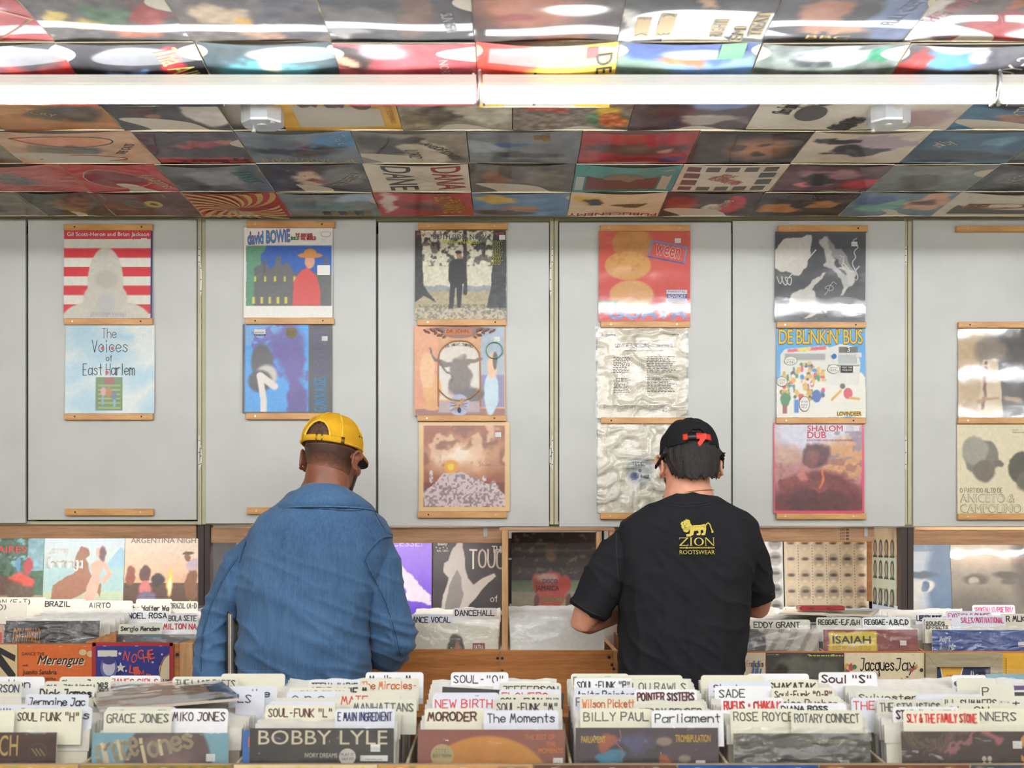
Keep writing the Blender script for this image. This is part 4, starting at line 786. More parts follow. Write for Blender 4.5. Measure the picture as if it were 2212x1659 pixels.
# black and white wrapped cover
a = Art(R_, R_, (70, 70, 72)).warp(.22, 4, 21); a.poly([(.1, .9), (.45, .97), (.4, .75), (.25, .55), (.0, .6), (0, .72)], (214, 208, 196)).poly([(.62, .95), (.7, .8), (.9, .5), (.8, .5), (.55, .85)], (150, 146, 140)).poly([(.2, .3), (.45, .5), (.75, .62), (.9, .5), (.62, .2), (.5, .05), (.1, .03)], (206, 200, 190)).poly([(.45, .4), (.6, .6), (.75, .55), (.66, .2), (.5, .2)], (78, 76, 78)).poly([(0, .1), (.1, .3), (.35, .1), (.2, .0)], (60, 60, 62)).band([(.6, .9), (.62, .6), (.75, .4)], .03, (190, 186, 178)).flat().rect(0, .96, 1, 1, (78, 78, 80)).rect(0, 0, 1, .03, (78, 78, 80)).mott(10, 30, 4)
def bw(L):
    L.line(chaikin([(.9, .93), (.85, .9), (.93, .84), (.86, .78), (.9, .72), (.84, .66), (.9, .56), (.92, .48), (.88, .46), (.87, .55), (.93, .62)], 2), .012, (206, 202, 196))
    L.line(chaikin([(.02, .5), (.06, .4), (.09, .5), (.06, .5), (.12, .38), (.15, .49), (.1, .5), (.17, .38), (.19, .5), (.13, .48), (.3, .62), (.45, .8)], 2), .012, (216, 210, 204))
    L.line(chaikin([(.72, .74), (.77, .7), (.73, .62), (.8, .56), (.82, .6), (.74, .66), (.77, .74), (.72, .7)], 2), .012, (214, 208, 200))
    L.line(chaikin([(.55, .3), (.6, .36), (.54, .38), (.62, .42), (.66, .36), (.58, .34), (.64, .46), (.68, .42)], 2), .006, (190, 186, 180))
    L.line(chaikin([(.58, .04), (.5, .16), (.5, .28)], 2), .012, (40, 40, 42)); L.line(chaikin([(.15, .24), (.16, .12), (.3, .04)], 2), .014, (44, 44, 46))
wall_record(1672, 1867, 503, 697, a, 'shrink-wrapped black and white record of looping white lines', bw, mat='wrapped', wrap=('shrink', .00025, .005, .0026), roll=-.006, stick=(.84, .84), edge=(80, 80, 82), lean=-.0038)
# bright cartoon-coloured cover, kept generic: bus, crowd of colour patches
a = Art(R_, R_, (52, 150, 206)); a.warp(.06, 5, 2).poly([(0, 0), (0, .42), (.1, .5), (.5, .45), (.95, .5), (1, .45), (1, 0)], (226, 222, 206)).flat(); a.poly([(.05, .45), (.05, .7), (.1, .76), (.55, .8), (.6, .78), (.72, .82), (.9, .78), (.94, .6), (.92, .36), (.6, .36), (.5, .4)], (214, 212, 200)); a.rect(.58, .57, .93, .585, (80, 140, 100)); a.rect(.7, .72, .91, .785, (70, 64, 60)).rect(.69, .6, .9, .7, (170, 172, 166)).rect(.1, .64, .55, .71, (150, 150, 142)).poly([(.13, .725), (.13, .755), (.56, .795), (.56, .755)], (206, 70, 86)).poly([(.24, .735), (.24, .765), (.39, .78), (.39, .745)], (226, 200, 60))
r = random.Random(4); pal = [(206, 160, 50), (206, 160, 50), (190, 150, 46), (30, 110, 190), (200, 56, 70), (40, 120, 60), (226, 222, 214), (60, 56, 54), (206, 170, 60)]
for k in range(120):
    t = r.random(); u = .06+.48*r.random(); v = .2+.42*r.random()*(1-abs(u-.36)*1.2)
    a.ell(u, v, r.uniform(.012, .03), r.uniform(.014, .04), r.choice(pal), .2)
a.ell(.8, .27, .05, .06, (196, 40, 60), .1).band([(.72, .3), (.62, .2)], .014, (206, 150, 50)).band([(.82, .22), (.92, .21)], .014, (206, 150, 50)).ell(.74, .35, .03, .03, (60, 50, 44), .2); a.ell(.1, .2, .05, .08, (40, 120, 60), .1).rect(.07, .05, .12, .14, (140, 40, 60)).rect(.2, .06, .25, .2, (30, 110, 190)).rect(.43, .06, .47, .2, (226, 224, 216)).ell(.45, .24, .05, .07, (30, 80, 160), .1)
def bus(L):
    L.txt('DE BLiNKiN\' BUS', (.03, .82, .97, .985), (226, 190, 60), .03, 0, 0, .9, out=(60, 40, 30), outw=.05); L.txt('LOVINDEER', (.68, .02, .95, .065), (120, 40, 40), .03, out=(226, 206, 50), outw=.1)
    for u, v, ru, rv, t in ((.16, .63, .075, .05, 'MIND YUH'), (.64, .54, .07, .05, 'HEY YUH'), (.06, .4, .06, .055, 'LET ME'), (.31, .15, .06, .085, 'IF YUH')):
        L.ell(u, v, ru, rv, (60, 56, 54)); L.ell(u, v, ru*.93, rv*.93, (232, 230, 220)); L.txt(t, (u-ru*.6, v+rv*.15, u+ru*.6, v+rv*.4), (60, 58, 56)); L.rows(u-ru*.6, v-rv*.5, u+ru*.6, v+rv*.05, 2, (70, 68, 66), 3)
    L.rect(.72, .5, .855, .575, (50, 40, 40)); L.txt('FREE THE', (.73, .545, .845, .565), (226, 220, 214), .02); L.txt('MARIJUANA', (.73, .51, .845, .535), (226, 220, 214), .02); L.ell(.645, .68, .026, .028, (40, 110, 180)); L.txt('3', (.79, .73, .82, .78), (226, 222, 214), .03)
wall_record(1676, 1868, 709, 903, a, 'bright blue cartoon record with a crowded bus and yellow block title', bus, stick=(.89, .67))
# magenta-framed cover
a = Art(R_, R_, (214, 60, 96)); a.warp(.1, 8, 4); a.rect(.02, .03, .97, .98, (176, 120, 116)); a.ell(.45, .95, .5, .3, (206, 204, 216), .6).ell(.8, .6, .3, .2, (206, 150, 96), .8).ell(.15, .65, .2, .1, (190, 150, 130), .8).spots((150, 90, 84), .52, 12, 5, .7, .06, (.0, .35, 1, .6)).spots((130, 120, 150), .55, 10, 8, .7, .06, (.6, .6, 1, .9)); a.ell(.5, .1, .6, .25, (100, 26, 30), .5)
a.ell(.5, .27, .38, .2, (112, 40, 40), .3).ell(.48, .64, .15, .13, (84, 36, 40), .3).ell(.44, .62, .07, .1, (122, 60, 54), .4).ell(.5, .12, .34, .14, (84, 20, 24), .3).band([(.1, .32), (.35, .36), (.55, .28)], .05, (130, 54, 50)).band([(.34, .5), (.36, .4)], .012, (206, 110, 50)).band([(.54, .48), (.52, .3)], .012, (206, 100, 46)).ell(.32, .4, .06, .06, (190, 110, 100), .4)
a.flat().mott(22, 26, 6, 3, (1, .7, .7)); 
for b_ in ((0, 0, .02, 1), (.972, 0, 1, 1), (0, 0, 1, .03), (0, .982, 1, 1)): a.rect(*b_, (214, 60, 96))
wall_record(1670, 1865, 914, 1109, a, 'magenta-framed record with a red-brown hazy photograph', lambda L: (L.txt('SHALOM', (.375, .905, .765, .97), (206, 64, 84), .03), L.txt('DUB', (.375, .83, .58, .9), (206, 64, 84), .03), L.txt('KING TUBBY AND THE AGGROVATORS', (.37, .795, .88, .818), (190, 70, 84))), stick=(.88, .91), edge=(206, 56, 90))
# brown half-dark wrapped cover
a = Art(R_, R_, (196, 168, 128)).warp(.1, 6, 5); a.ell(.75, .55, .45, .7, (66, 54, 50), .35).ell(.35, .75, .18, .14, (130, 112, 90), .5).poly([(.22, .3), (.26, .65), (.42, .66), (.5, .3), (.48, .05), (.2, .05)], (214, 192, 154)).band([(.3, .62), (.26, .12)], .02, (120, 66, 50)).band([(.2, .2), (.44, .21)], .02, (176, 122, 80)).ell(.6, .2, .08, .03, (176, 146, 106), .4).flat().mott(12, 20, 4)
wall_record(2068, 2262, 712, 904, a, 'shrink-wrapped brown record, pale shirt shape fading into darkness', lambda L: (L.txt('ROY', (.04, .92, .12, .945), (130, 112, 90)), L.txt('AYERS', (.04, .88, .16, .905), (130, 112, 90))), mat='wrapped', wrap=('shrink', .0003, .008, .0028), edge=(120, 100, 80))
# cream cover with two grey portraits, generic
a = Art(R_, R_, (226, 214, 182)); a.warp(.05, 8, 3).ell(.28, .62, .19, .2, (128, 124, 110), .1).ell(.2, .7, .14, .16, (160, 156, 140), .2).ell(.3, .47, .12, .12, (120, 112, 96), .2).ell(.78, .5, .22, .2, (92, 88, 78), .1).ell(.84, .36, .18, .14, (110, 104, 90), .2).ell(.46, .56, .05, .03, (120, 112, 96), .3).flat().mott(6, 30, 2)
wall_record(2066, 2260, 917, 1110, a, 'cream record with two grey head shapes and outlined capitals', lambda L: (L.pen('O PARTIDO ALTO DE', (.03, .235, .5, .285), (150, 142, 110), .006, 1, .02), L.txt('ANICETO &', (.03, .125, .63, .22), (140, 132, 100), .0, out=(140, 132, 100), outw=.012), L.txt('ANICETO &', (.036, .13, .624, .215), (224, 212, 180)), L.txt('CAMPOLINO', (.03, .01, .7, .105), (140, 132, 100), .0, out=(140, 132, 100), outw=.012), L.txt('CAMPOLINO', (.036, .015, .694, .1), (224, 212, 180)), L.txt('FEMURJ', (.61, .925, .68, .94), (130, 124, 100)), L.txt('MUSEU DA IMAGEM', (.61, .9, .78, .915), (130, 124, 100))), mat='print', edge=(214, 202, 170))
# ---------------------------------------------------------------- bins
YW, YR = 4.31, 2.83          # front boards: bins under the cupboards, rack nearest the camera
def xw(px): return PX(px, YW)
def zw(py): return PZ(py, YW)
def part(r, name, mat, *boxes, bevel=.0012):
    m = MB()
    for b in boxes: m.box(*b)
    return m.build(name, mat, r, bevel=bevel)
def dot(r, name, mat, x, z, y=YW, rad=.006):
    m = MB(); m.tube([(x, y, z), (x, y-.002, z)], rad, 10); return m.build(name, mat, r)
def slanted(r, name, mat, x, w, y0, z0, y1, z1, zb):
    m = MB()
    m.rings([[(x, y0, zb), (x, y1, zb), (x, y1, z1), (x, y0, z0)], [(x+w, y0, zb), (x+w, y1, zb), (x+w, y1, z1), (x+w, y0, z0)]]); return m.build(name, mat, r, fix=True, bevel=.001)
YB = 5.21
# left bin unit
zl = zw(1390); XL, XLE = -2.5, -1.02
LB = thing('record_bin', 'wooden record bin with orange and blue covers tacked along its front', 'record bin', ((XL+XLE)/2, 4.75, 0), 'wooden record bins under the cupboards')
part(LB, 'front_board', M['bin'], (XL, xw(388)-.0005, YW, YW+.018, .5, zl)); part(LB, 'front_post', M['pine_up'], (xw(388), xw(417), YW-.001, YW+.018, .5, zl+.001))
part(LB, 'end_board', M['dark_post'], (xw(417)+.0005, XLE, YW+.004, YW+.018, .5, zl-.002), (XLE-.014, XLE, YW+.018, YB, .5, zl+.003))  # end board in post brown; its front strip stands in for the dark gap's shade
for pa, pb, ya, yb_ in ((181, 246, 1387, 1366), (388, 421, 1389, 1381)):
    m = MB(); y = YW+.0182
    m.rings([[(xw(pa), y, zw(ya+3)), (xw(pb), y, zw(1400)), (xw(pb), y, zw(yb_)), (xw(pa), y, zw(ya))], [(xw(pa), y+.009, zw(ya+3)), (xw(pb), y+.009, zw(1400)), (xw(pb), y+.009, zw(yb_)), (xw(pa), y+.009, zw(ya))]]); m.build('corner_brace', M['bin_side'], LB, fix=True)
part(LB, 'floor_board', M['bin'], (XL, XLE-.024, YW+.019, YB-.02, .70, .72))
part(LB, 'base_panel', M['old_ply'], (XL, XLE, YW+.12, YW+.14, 0, .5), (XLE-.02, XLE, YW+.14, YB, 0, .5), (XL, XLE-.02, YW+.14, YB, .49, .5))
part(LB, 'back_board', M['wall'], (XL, XLE, YB, YB+.015, .5, 1.44)); part(LB, 'back_rail', M['bin'], (XL, XLE-.024, YB-.11, YB, 1.075, 1.092))
part(LB, 'header_rail', M['pine'], (XL, PX(424, 4.6), 4.60, 4.64, PZ(1163, 4.60), PZ(1131, 4.60)))
dot(LB, 'screw', M['screw'], xw(383), zw(1414))
# middle bin unit
zm = zw(1403)
MBN = thing('record_bin', 'plain orange-brown plank record bin between the two shoppers', 'record bin', (-.3, 4.75, 0), 'wooden record bins under the cupboards')
part(MBN, 'front_board', M['bin'], (-.998, xw(1080)-.0006, YW, YW+.018, .5, zm)); part(MBN, 'front_board', M['bin'], (xw(1080)+.0006, xw(1324), YW, YW+.018, .5, zm-.003))
part(MBN, 'end_board', M['bin_side'], (xw(1324)+.0005, xw(1335), YW-.001, YB, .5, zm-.004)); part(MBN, 'end_board', M['bin_side'], (-1.015, -.999, YW-.001, YB, .5, zm))
part(MBN, 'divider_post', M['pine_up'], (xw(1084), xw(1097), YW+.02, 5.05, .72, PZ(1146, YW)))
part(MBN, 'top_rail', M['pine'], (xw(1078), xw(1330), YW+.05, YW+.11, PZ(1147, YW)+.001, PZ(1139, YW)))
part(MBN, 'corner_post', M['pine_up'], (xw(1291), xw(1300), YW+.06, YW+.10, 1.19, PZ(1147, YW)))
part(MBN, 'floor_board', M['bin'], (-.998, xw(1324), YW+.019, YB-.02, .70, .72))
part(MBN, 'base_panel', M['old_ply'], (-1.015, xw(1335), YW+.12, YW+.14, 0, .5), (-1.015, xw(1335), YW+.14, YB, .49, .5))
part(MBN, 'back_board', M['wall'], (-1.012, .36, YB, YB+.015, .5, 1.44)); part(MBN, 'back_rail', M['bin'], (-.998, xw(1324), YB-.11, YB, 1.075, 1.092))
part(MBN, 'header_rail', M['pine'], (PX(455, 4.6)+.001, xw(1082), 4.60, 4.64, PZ(1173, 4.60), PZ(1139, 4.60)))
part(MBN, 'upright', M['dark_post'], (PX(429, 4.6), PX(441.5, 4.6), 4.592, 4.64, 1.165, dz(1133)-.001)); part(MBN, 'upright', M['dark_post'], (PX(442.5, 4.6), PX(455, 4.6), 4.592, 4.64, 1.165, dz(1133)-.001))
part(MBN, 'bracket', M['zinc'], (PX(1044, 4.6), PX(1053, 4.6), 4.596, 4.5995, PZ(1160, 4.6), PZ(1139, 4.6)))
for px, py in ((1075, 1422), (1085, 1422), (1085, 1448), (1316, 1420), (1322, 1436), (1326, 1445)): dot(MBN, 'screw', M['screw'], xw(px), zw(py), rad=.0035 if py == 1448 else .005)
# right bin unit
zr = zw(1407)
RB = thing('record_bin', 'record bin fronted with tacked covers, a water-lily one and a yellow one', 'record bin', (1.4, 4.75, 0), 'wooden record bins under the cupboards')
part(RB, 'front_board', M['bin'], (.43, 2.55, YW, YW+.018, .5, zr)); part(RB, 'end_board', M['bin_side'], (.41, .43, YW, YB, .5, zr))
for x in (1.0365, 1.3725): slanted(RB, 'divider', M['bin_side'], x, .006, YW+.019, zr, YB-.02, zr+.08, .6)
part(RB, 'floor_board', M['bin'], (.43, 2.55, YW+.019, YB-.02, .68, .70)); part(RB, 'base_panel', M['old_ply'], (.41, 2.55, YW+.12, YW+.14, 0, .5), (.41, 2.55, YW+.14, YB, .49, .5))
part(RB, 'back_board', M['wall'], (.37, 2.55, YB, YB+.015, .5, 1.44)); part(RB, 'back_rail', M['bin'], (.43, 2.55, YB-.11, YB, 1.075, 1.09))
part(RB, 'header_rail', M['pine'], (xw(1330), 1.285, 4.60, 4.64, PZ(1170, 4.6), PZ(1139, 4.6))); part(RB, 'header_rail', M['pine'], (PX(1972, 4.6)+.002, 2.55, 4.60, 4.64, PZ(1177, 4.6), PZ(1144, 4.6)))
part(RB, 'partition', M['bin_side'], (1.384, 1.392, 4.645, 5.06, 1.16, 1.443))
part(RB, 'upright', M['dark_post'], (PX(1946, 4.6), PX(1958.5, 4.6), 4.592, 4.64, 1.15, dz(1138)-.001)); part(RB, 'upright', M['dark_post'], (PX(1959.5, 4.6), PX(1972, 4.6), 4.592, 4.64, 1.15, dz(1138)-.001))
part(RB, 'bracket', M['zinc'], (PX(1866, 4.6), PX(1874, 4.6), 4.596, 4.5995, PZ(1160, 4.6), PZ(1139, 4.6)))
L = Lay(1)
for k in range(4): L.txt('HT', (.05, .06+k*.24, .45, .2+k*.24), (60, 44, 34), .02, 0, 180); L.ell(.72, .13+k*.24, .16, .07, (60, 44, 34)); L.rect(.62, .11+k*.24, .82, .12+k*.24, (176, 134, 96))
L.build('stamp', RB, lambda u, v, l: (PX(1813+u*24, 4.6), 4.5995-l, PZ(1168-v*28, 4.6)))
# short tubes hidden behind the pine headers
for x0, x1, lab in ((-2.2, -1.15, 'small tube behind the pine rail over the horse and camp-fire covers'), (-1.0, -.1, 'small tube behind the pine rail over the purple and hand covers'), (.46, 1.24, 'small tube behind the pine rail over the rows of mouths cover'), (1.45, 2.4, 'small tube behind the pine rail over the two staring-eyes covers')):
    r = thing('shelf_light', lab, 'light', ((x0+x1)/2, 4.70, 1.425), 'small tubes under the cupboards')
    part(r, 'batten', M['white_enamel'], (x0, x1, 4.665, 4.725, 1.4335, 1.4445), bevel=0)
    m = MB(); m.tube([(x0+.02, 4.69, 1.424), (x1-.02, 4.69, 1.424)], .008, 10); m.build('tube', M['cove'], r)
# ---------------------------------------------------------------- rack nearest the camera
ZF = PZ(1648, YR); XA, XB = -1.62, 1.75
FR = thing('record_rack', 'long low wooden rack of soul and funk records nearest the camera', 'record rack', (0, 3.1, 0))
part(FR, 'front_board', M['old_ply'], (XA, XB, YR-.02, YR, .4, ZF)); part(FR, 'back_board', M['bin'], (XA, XB, 3.43, 3.448, .4, .93))
part(FR, 'floor_board', M['old_ply'], (XA, XB, YR+.001, 3.43, .60, .615)); part(FR, 'base_panel', M['old_ply'], (XA, XB, YR+.1, YR+.12, 0, .4), (XA, XB, 3.33, 3.35, 0, .4), (XA, XB, YR+.1, 3.35, .39, .4))
for x in (-1.335, -.9385, -.6025, -.23, .1285, .471, .8175, 1.180): slanted(FR, 'divider', M['grey_wood'], x-.003, .006, YR+.001, ZF-.002, 3.429, ZF+.035, .62)
part(FR, 'end_board', M['old_ply'], (XA-.018, XA-.001, YR-.02, 3.448, 0, ZF)); part(FR, 'end_board', M['old_ply'], (XB+.001, XB+.018, YR-.02, 3.448, 0, ZF))
# ---------------------------------------------------------------- packed records
JPAL = [(226, 220, 204), (206, 198, 180), (190, 184, 172), (214, 206, 186), (170, 168, 166), (150, 140, 128), (116, 120, 132), (96, 92, 90), (160, 120, 96), (206, 190, 160), (140, 152, 166), (196, 176, 150)]
def jacket_mesh(c, k):
    m = MB(); r = random.Random(k); t = .0042
    m.box(-.1565, .1565, -t, 0, 0, .313, c)
    e = tuple(min(255, x*.9+14) for x in c)
    m.poly([(.1566, -t, 0), (.1566, 0, 0), (.1566, 0, .313), (.1566, -t, .313)], e); m.poly([(-.1566, 0, 0), (-.1566, -t, 0), (-.1566, -t, .313), (-.1566, 0, .313)], e)
    return m.mesh('record_jacket', M['jacket_edge'])
def lip_mesh(k):
    m = MB(); g = (fbm(25, 3, 8, k+5, 3)-.5)
    n = 24
    def top(i): return .3165+.008*g[0, i]*2+.003
    for s, y in ((0, -.0056), (1, .0012)):
        m.grid(lambda u, v: (-.1595+.319*u, y+(.0012*g[1, int(round(u*n))]*2)*v, .272+(top(int(round(u*n)))-.272)*v), n, 2, None, bool(s))
    m.grid(lambda u, v: (-.1595+.319*u, -.0056+.0068*v, top(int(round(u*n)))), n, 1)
    for x, f in ((-.1595, False), (.1595, True)):
        i = 0 if x < 0 else n
        p = [(x, -.0056, .272), (x, -.0056, top(i)), (x, .0012, top(i)), (x, .0012, .272)]; m.poly(p if f else p[::-1])
    return m.mesh('plastic_sleeve', M['sleeve'], smooth=False)
JM = [jacket_mesh(c, k) for k, c in enumerate(JPAL)]; LM = [lip_mesh(k) for k in range(6)]
def packed(x, yt, zt, tilt, label, group, roll=0.0, yaw=0.0):
    o = bpy.data.objects.new('sleeved_record', JM[rnd.randrange(len(JM))]); COL.objects.link(o)
    h = .313; o.location = (x, yt-h*math.sin(tilt), zt-h*math.cos(tilt)); o.rotation_euler = (-tilt, roll, yaw)
    tag(o, label, 'record', group)
    s = bpy.data.objects.new('plastic_sleeve', LM[rnd.randrange(len(LM))]); COL.objects.link(s); s.parent = o
    return o
def row(x, y0, z0, y1, z1, n, tilt, label, group, skip=()):
    for i in range(n):
        t = (i+.5)/n; y = y0+(y1-y0)*t
        packed(x+rnd.uniform(-.0025, .0025), y+rnd.uniform(-.0006, .0006), z0+(z1-z0)*t+rnd.uniform(-.0045, .003), tilt+rnd.uniform(-.005, .005), label, group, rnd.uniform(-.004, .004), rnd.uniform(-.006, .006))
TF, TW = .185, .15
def zline(y0, z0, y1, z1): return lambda y: z0+(z1-z0)*(y-y0)/(y1-y0)
RL = zline(2.885, .981, 3.34, 1.032)
BINX = [-1.108, -.768, -.415, -.045, .302, .640, .995, 1.345]
BDESC = ['behind the dark red jacket', 'behind the sky-blue jacket', 'behind the black jacket with cream capitals', 'behind the rust jacket with a golden dome', 'behind the dark violet space jacket', 'behind the crinkled grey jacket', 'behind the dark brown jacket', 'in the half-seen bin past the dark brown jacket']
for k, x in enumerate(BINX):
    dzz = {0: -.014, 1: -.016}.get(k, 0)
    row(x, 2.909, RL(2.909)+dzz-.001, 3.36, RL(3.36)+{0: -.024, 1: -.030}.get(k, 0), 26, TF, 'record in a milky plastic sleeve packed '+BDESC[k], 'sleeved records packed '+BDESC[k])
WC = {'A': (-2.06, 1.115, 1.14), 'B': (xw(110), 1.118, 1.143), 'C': (xw(325), 1.074, 1.132), 'D': (-.70, 1.108, 1.13), 'E': (xw(973), 1.108, 1.132), 'F': (xw(1203), 1.112, 1.148), 'H': (xw(1666), 1.09, 1.132), 'I': (1.2065, 1.09, 1.132), 'J': (xw(2118), 1.09, 1.13)}
WD = {'A': 'at the far end of the tacked-cover bin', 'B': 'behind the silver-grey and violet jacket', 'C': 'behind the charcoal jacket with pink capitals', 'D': 'in the bin before the yellow-capped shopper', 'E': 'behind the cream jacket with the dark braids', 'F': 'behind the blank white jacket', 'G': 'in the bin before the black-capped shopper', 'H': 'behind the grey striped jacket', 'I': 'behind the dark red jacket with a yellow patch', 'J': 'behind the blue sound-effects jacket'}
WL = {k: zline(4.38, v[1], 4.95, v[2]) for k, v in WC.items()}
for k, (x, z0, z1) in WC.items():
    n = {'D': 6, 'G': 6, 'A': 8}.get(k, 10)
    row(x, 4.40, z0-.002, 4.98, z1, n, TW, 'record in a milky plastic sleeve packed '+WD[k], 'sleeved records packed '+WD[k])
# ---------------------------------------------------------------- divider cards with handwritten tabs
INK = {'k': (46, 42, 44), 'b': (84, 58, 44), 'g': (96, 94, 90), 'r': (206, 62, 56), 'n': (52, 52, 96), 'o': (214, 120, 60), 't': (30, 110, 96), 'p': (206, 70, 130), 'w': (92, 44, 40)}
CARD = {'w': (232, 232, 234), 'c': (214, 212, 194), 'e': (206, 202, 186), 'b': (216, 218, 228), 'y': (222, 218, 196)}
def divider(line, x0, x1, yt, text, ink, card, label, tilt, lo, hi, pen=.0026, lines=None, th=.036, ycap=None, low=.05, drop=0):
    a, b = lo, hi
    def err(y): return HY+(CAMZ-(line(y)+th))*F/y-yt
    if err(a) < 0: y = a
    elif err(b) > 0: y = b
    else:
        for _ in range(40):
            y = (a+b)/2
            if err(y) > 0: a = y
            else: b = y
    y = snap(y, x0, x1)
    zt = line(y)+th; y += th*math.tan(tilt); X0, X1 = PX(x0, y), PX(x1, y); w = X1-X0
    ct, st = math.cos(tilt), math.sin(tilt); hb = .08
    def fn(u, v, l=0.0):      # v = 1 top, tab face height 0.046
        s = (1-v)*.046; return (X0+w*u, y-s*st-l*ct, zt-s*ct+l*st)
    m = MB(); rr = .008; pts = []
    for cxp, a0 in ((X1-rr, 0), (X0+rr, 90)):
        for q in range(5):
            t = math.radians(a0+q*22.5); pts.append((cxp+rr*math.cos(t), -rr+rr*math.sin(t)))
    pts += [(X0, -low), (X0-.0, -hb), (X1+.0, -hb), (X1, -low)]
    f = [(px, y+pz*st, zt+pz*ct) for px, pz in pts]; g = [(px, y+pz*st+.0012, zt+pz*ct) for px, pz in pts]
    c = CARD[card]; m.rings([f, g], True, c)
    o = tag(m.build('divider_card', M['tab'], None, ((X0+X1)/2, y, zt), fix=True), label, 'divider card', 'handwritten divider cards in the record bins')
    L = Lay(w/.046)
    ls = lines or ([text] if text else [])
    n = len(ls)
    for i, s in enumerate(ls):
        wid = min(.90, len(s)*(.0155 if n == 1 else .0105)/w); hgt = .56/n if n > 1 else .50
        v0 = .90-drop-(i+1)*hgt-.02*i
        u0 = .05 if wid > .55 else .08
        L.pen(s, (u0, v0, u0+wid, v0+hgt*.86), INK[ink], pen/.046, hash(s) % 97 if False else sum(map(ord, s)) % 97, .22)
    L.build('handwriting', o, fn)
    return o
GAPS = []            # (y of a gap, x from, x to of its row); cards drop into gaps between the packed records
USED = {}
def snap(y, x0, x1):
    xm = PX((x0+x1)/2, y); c = [g for g in GAPS if g[1] <= xm <= g[2]]
    for g in sorted(c, key=lambda g: abs(g[0]-y)):
        X0, X1 = PX(x0, g[0]), PX(x1, g[0])
        if all(X1 < a or X0 > b for a, b in USED.get(round(g[0], 4), [])):
            USED.setdefault(round(g[0], 4), []).append((X0-.001, X1+.001)); return g[0]
    return y
def add_gaps(x, y0, y1, n):
    d = (y1-y0)/n
    for i in range(-1, n): GAPS.append((y0+d*(i+.5)+.0012+(d-.0068)/2-.0006, x-.19, x+.19))
for x in BINX: add_gaps(x, 2.909, 3.36, 26); GAPS.append((2.8915, x-.19, x+.19))
for k, v in WC.items(): add_gaps(v[0], 4.40, 4.98, {'D': 6, 'G': 6, 'A': 8}.get(k, 10))
for g in GAPS:
    if 3.10 < g[0] < 3.128 and abs(g[1]+.19-BINX[3]) < .01: USED.setdefault(round(g[0], 4), []).append((-.22, .14))
def fd(x0, x1, yt, text, ink, card, label, **k): divider(RL, x0, x1, yt, text, ink, card, label, TF, 2.888, 3.40, **k)
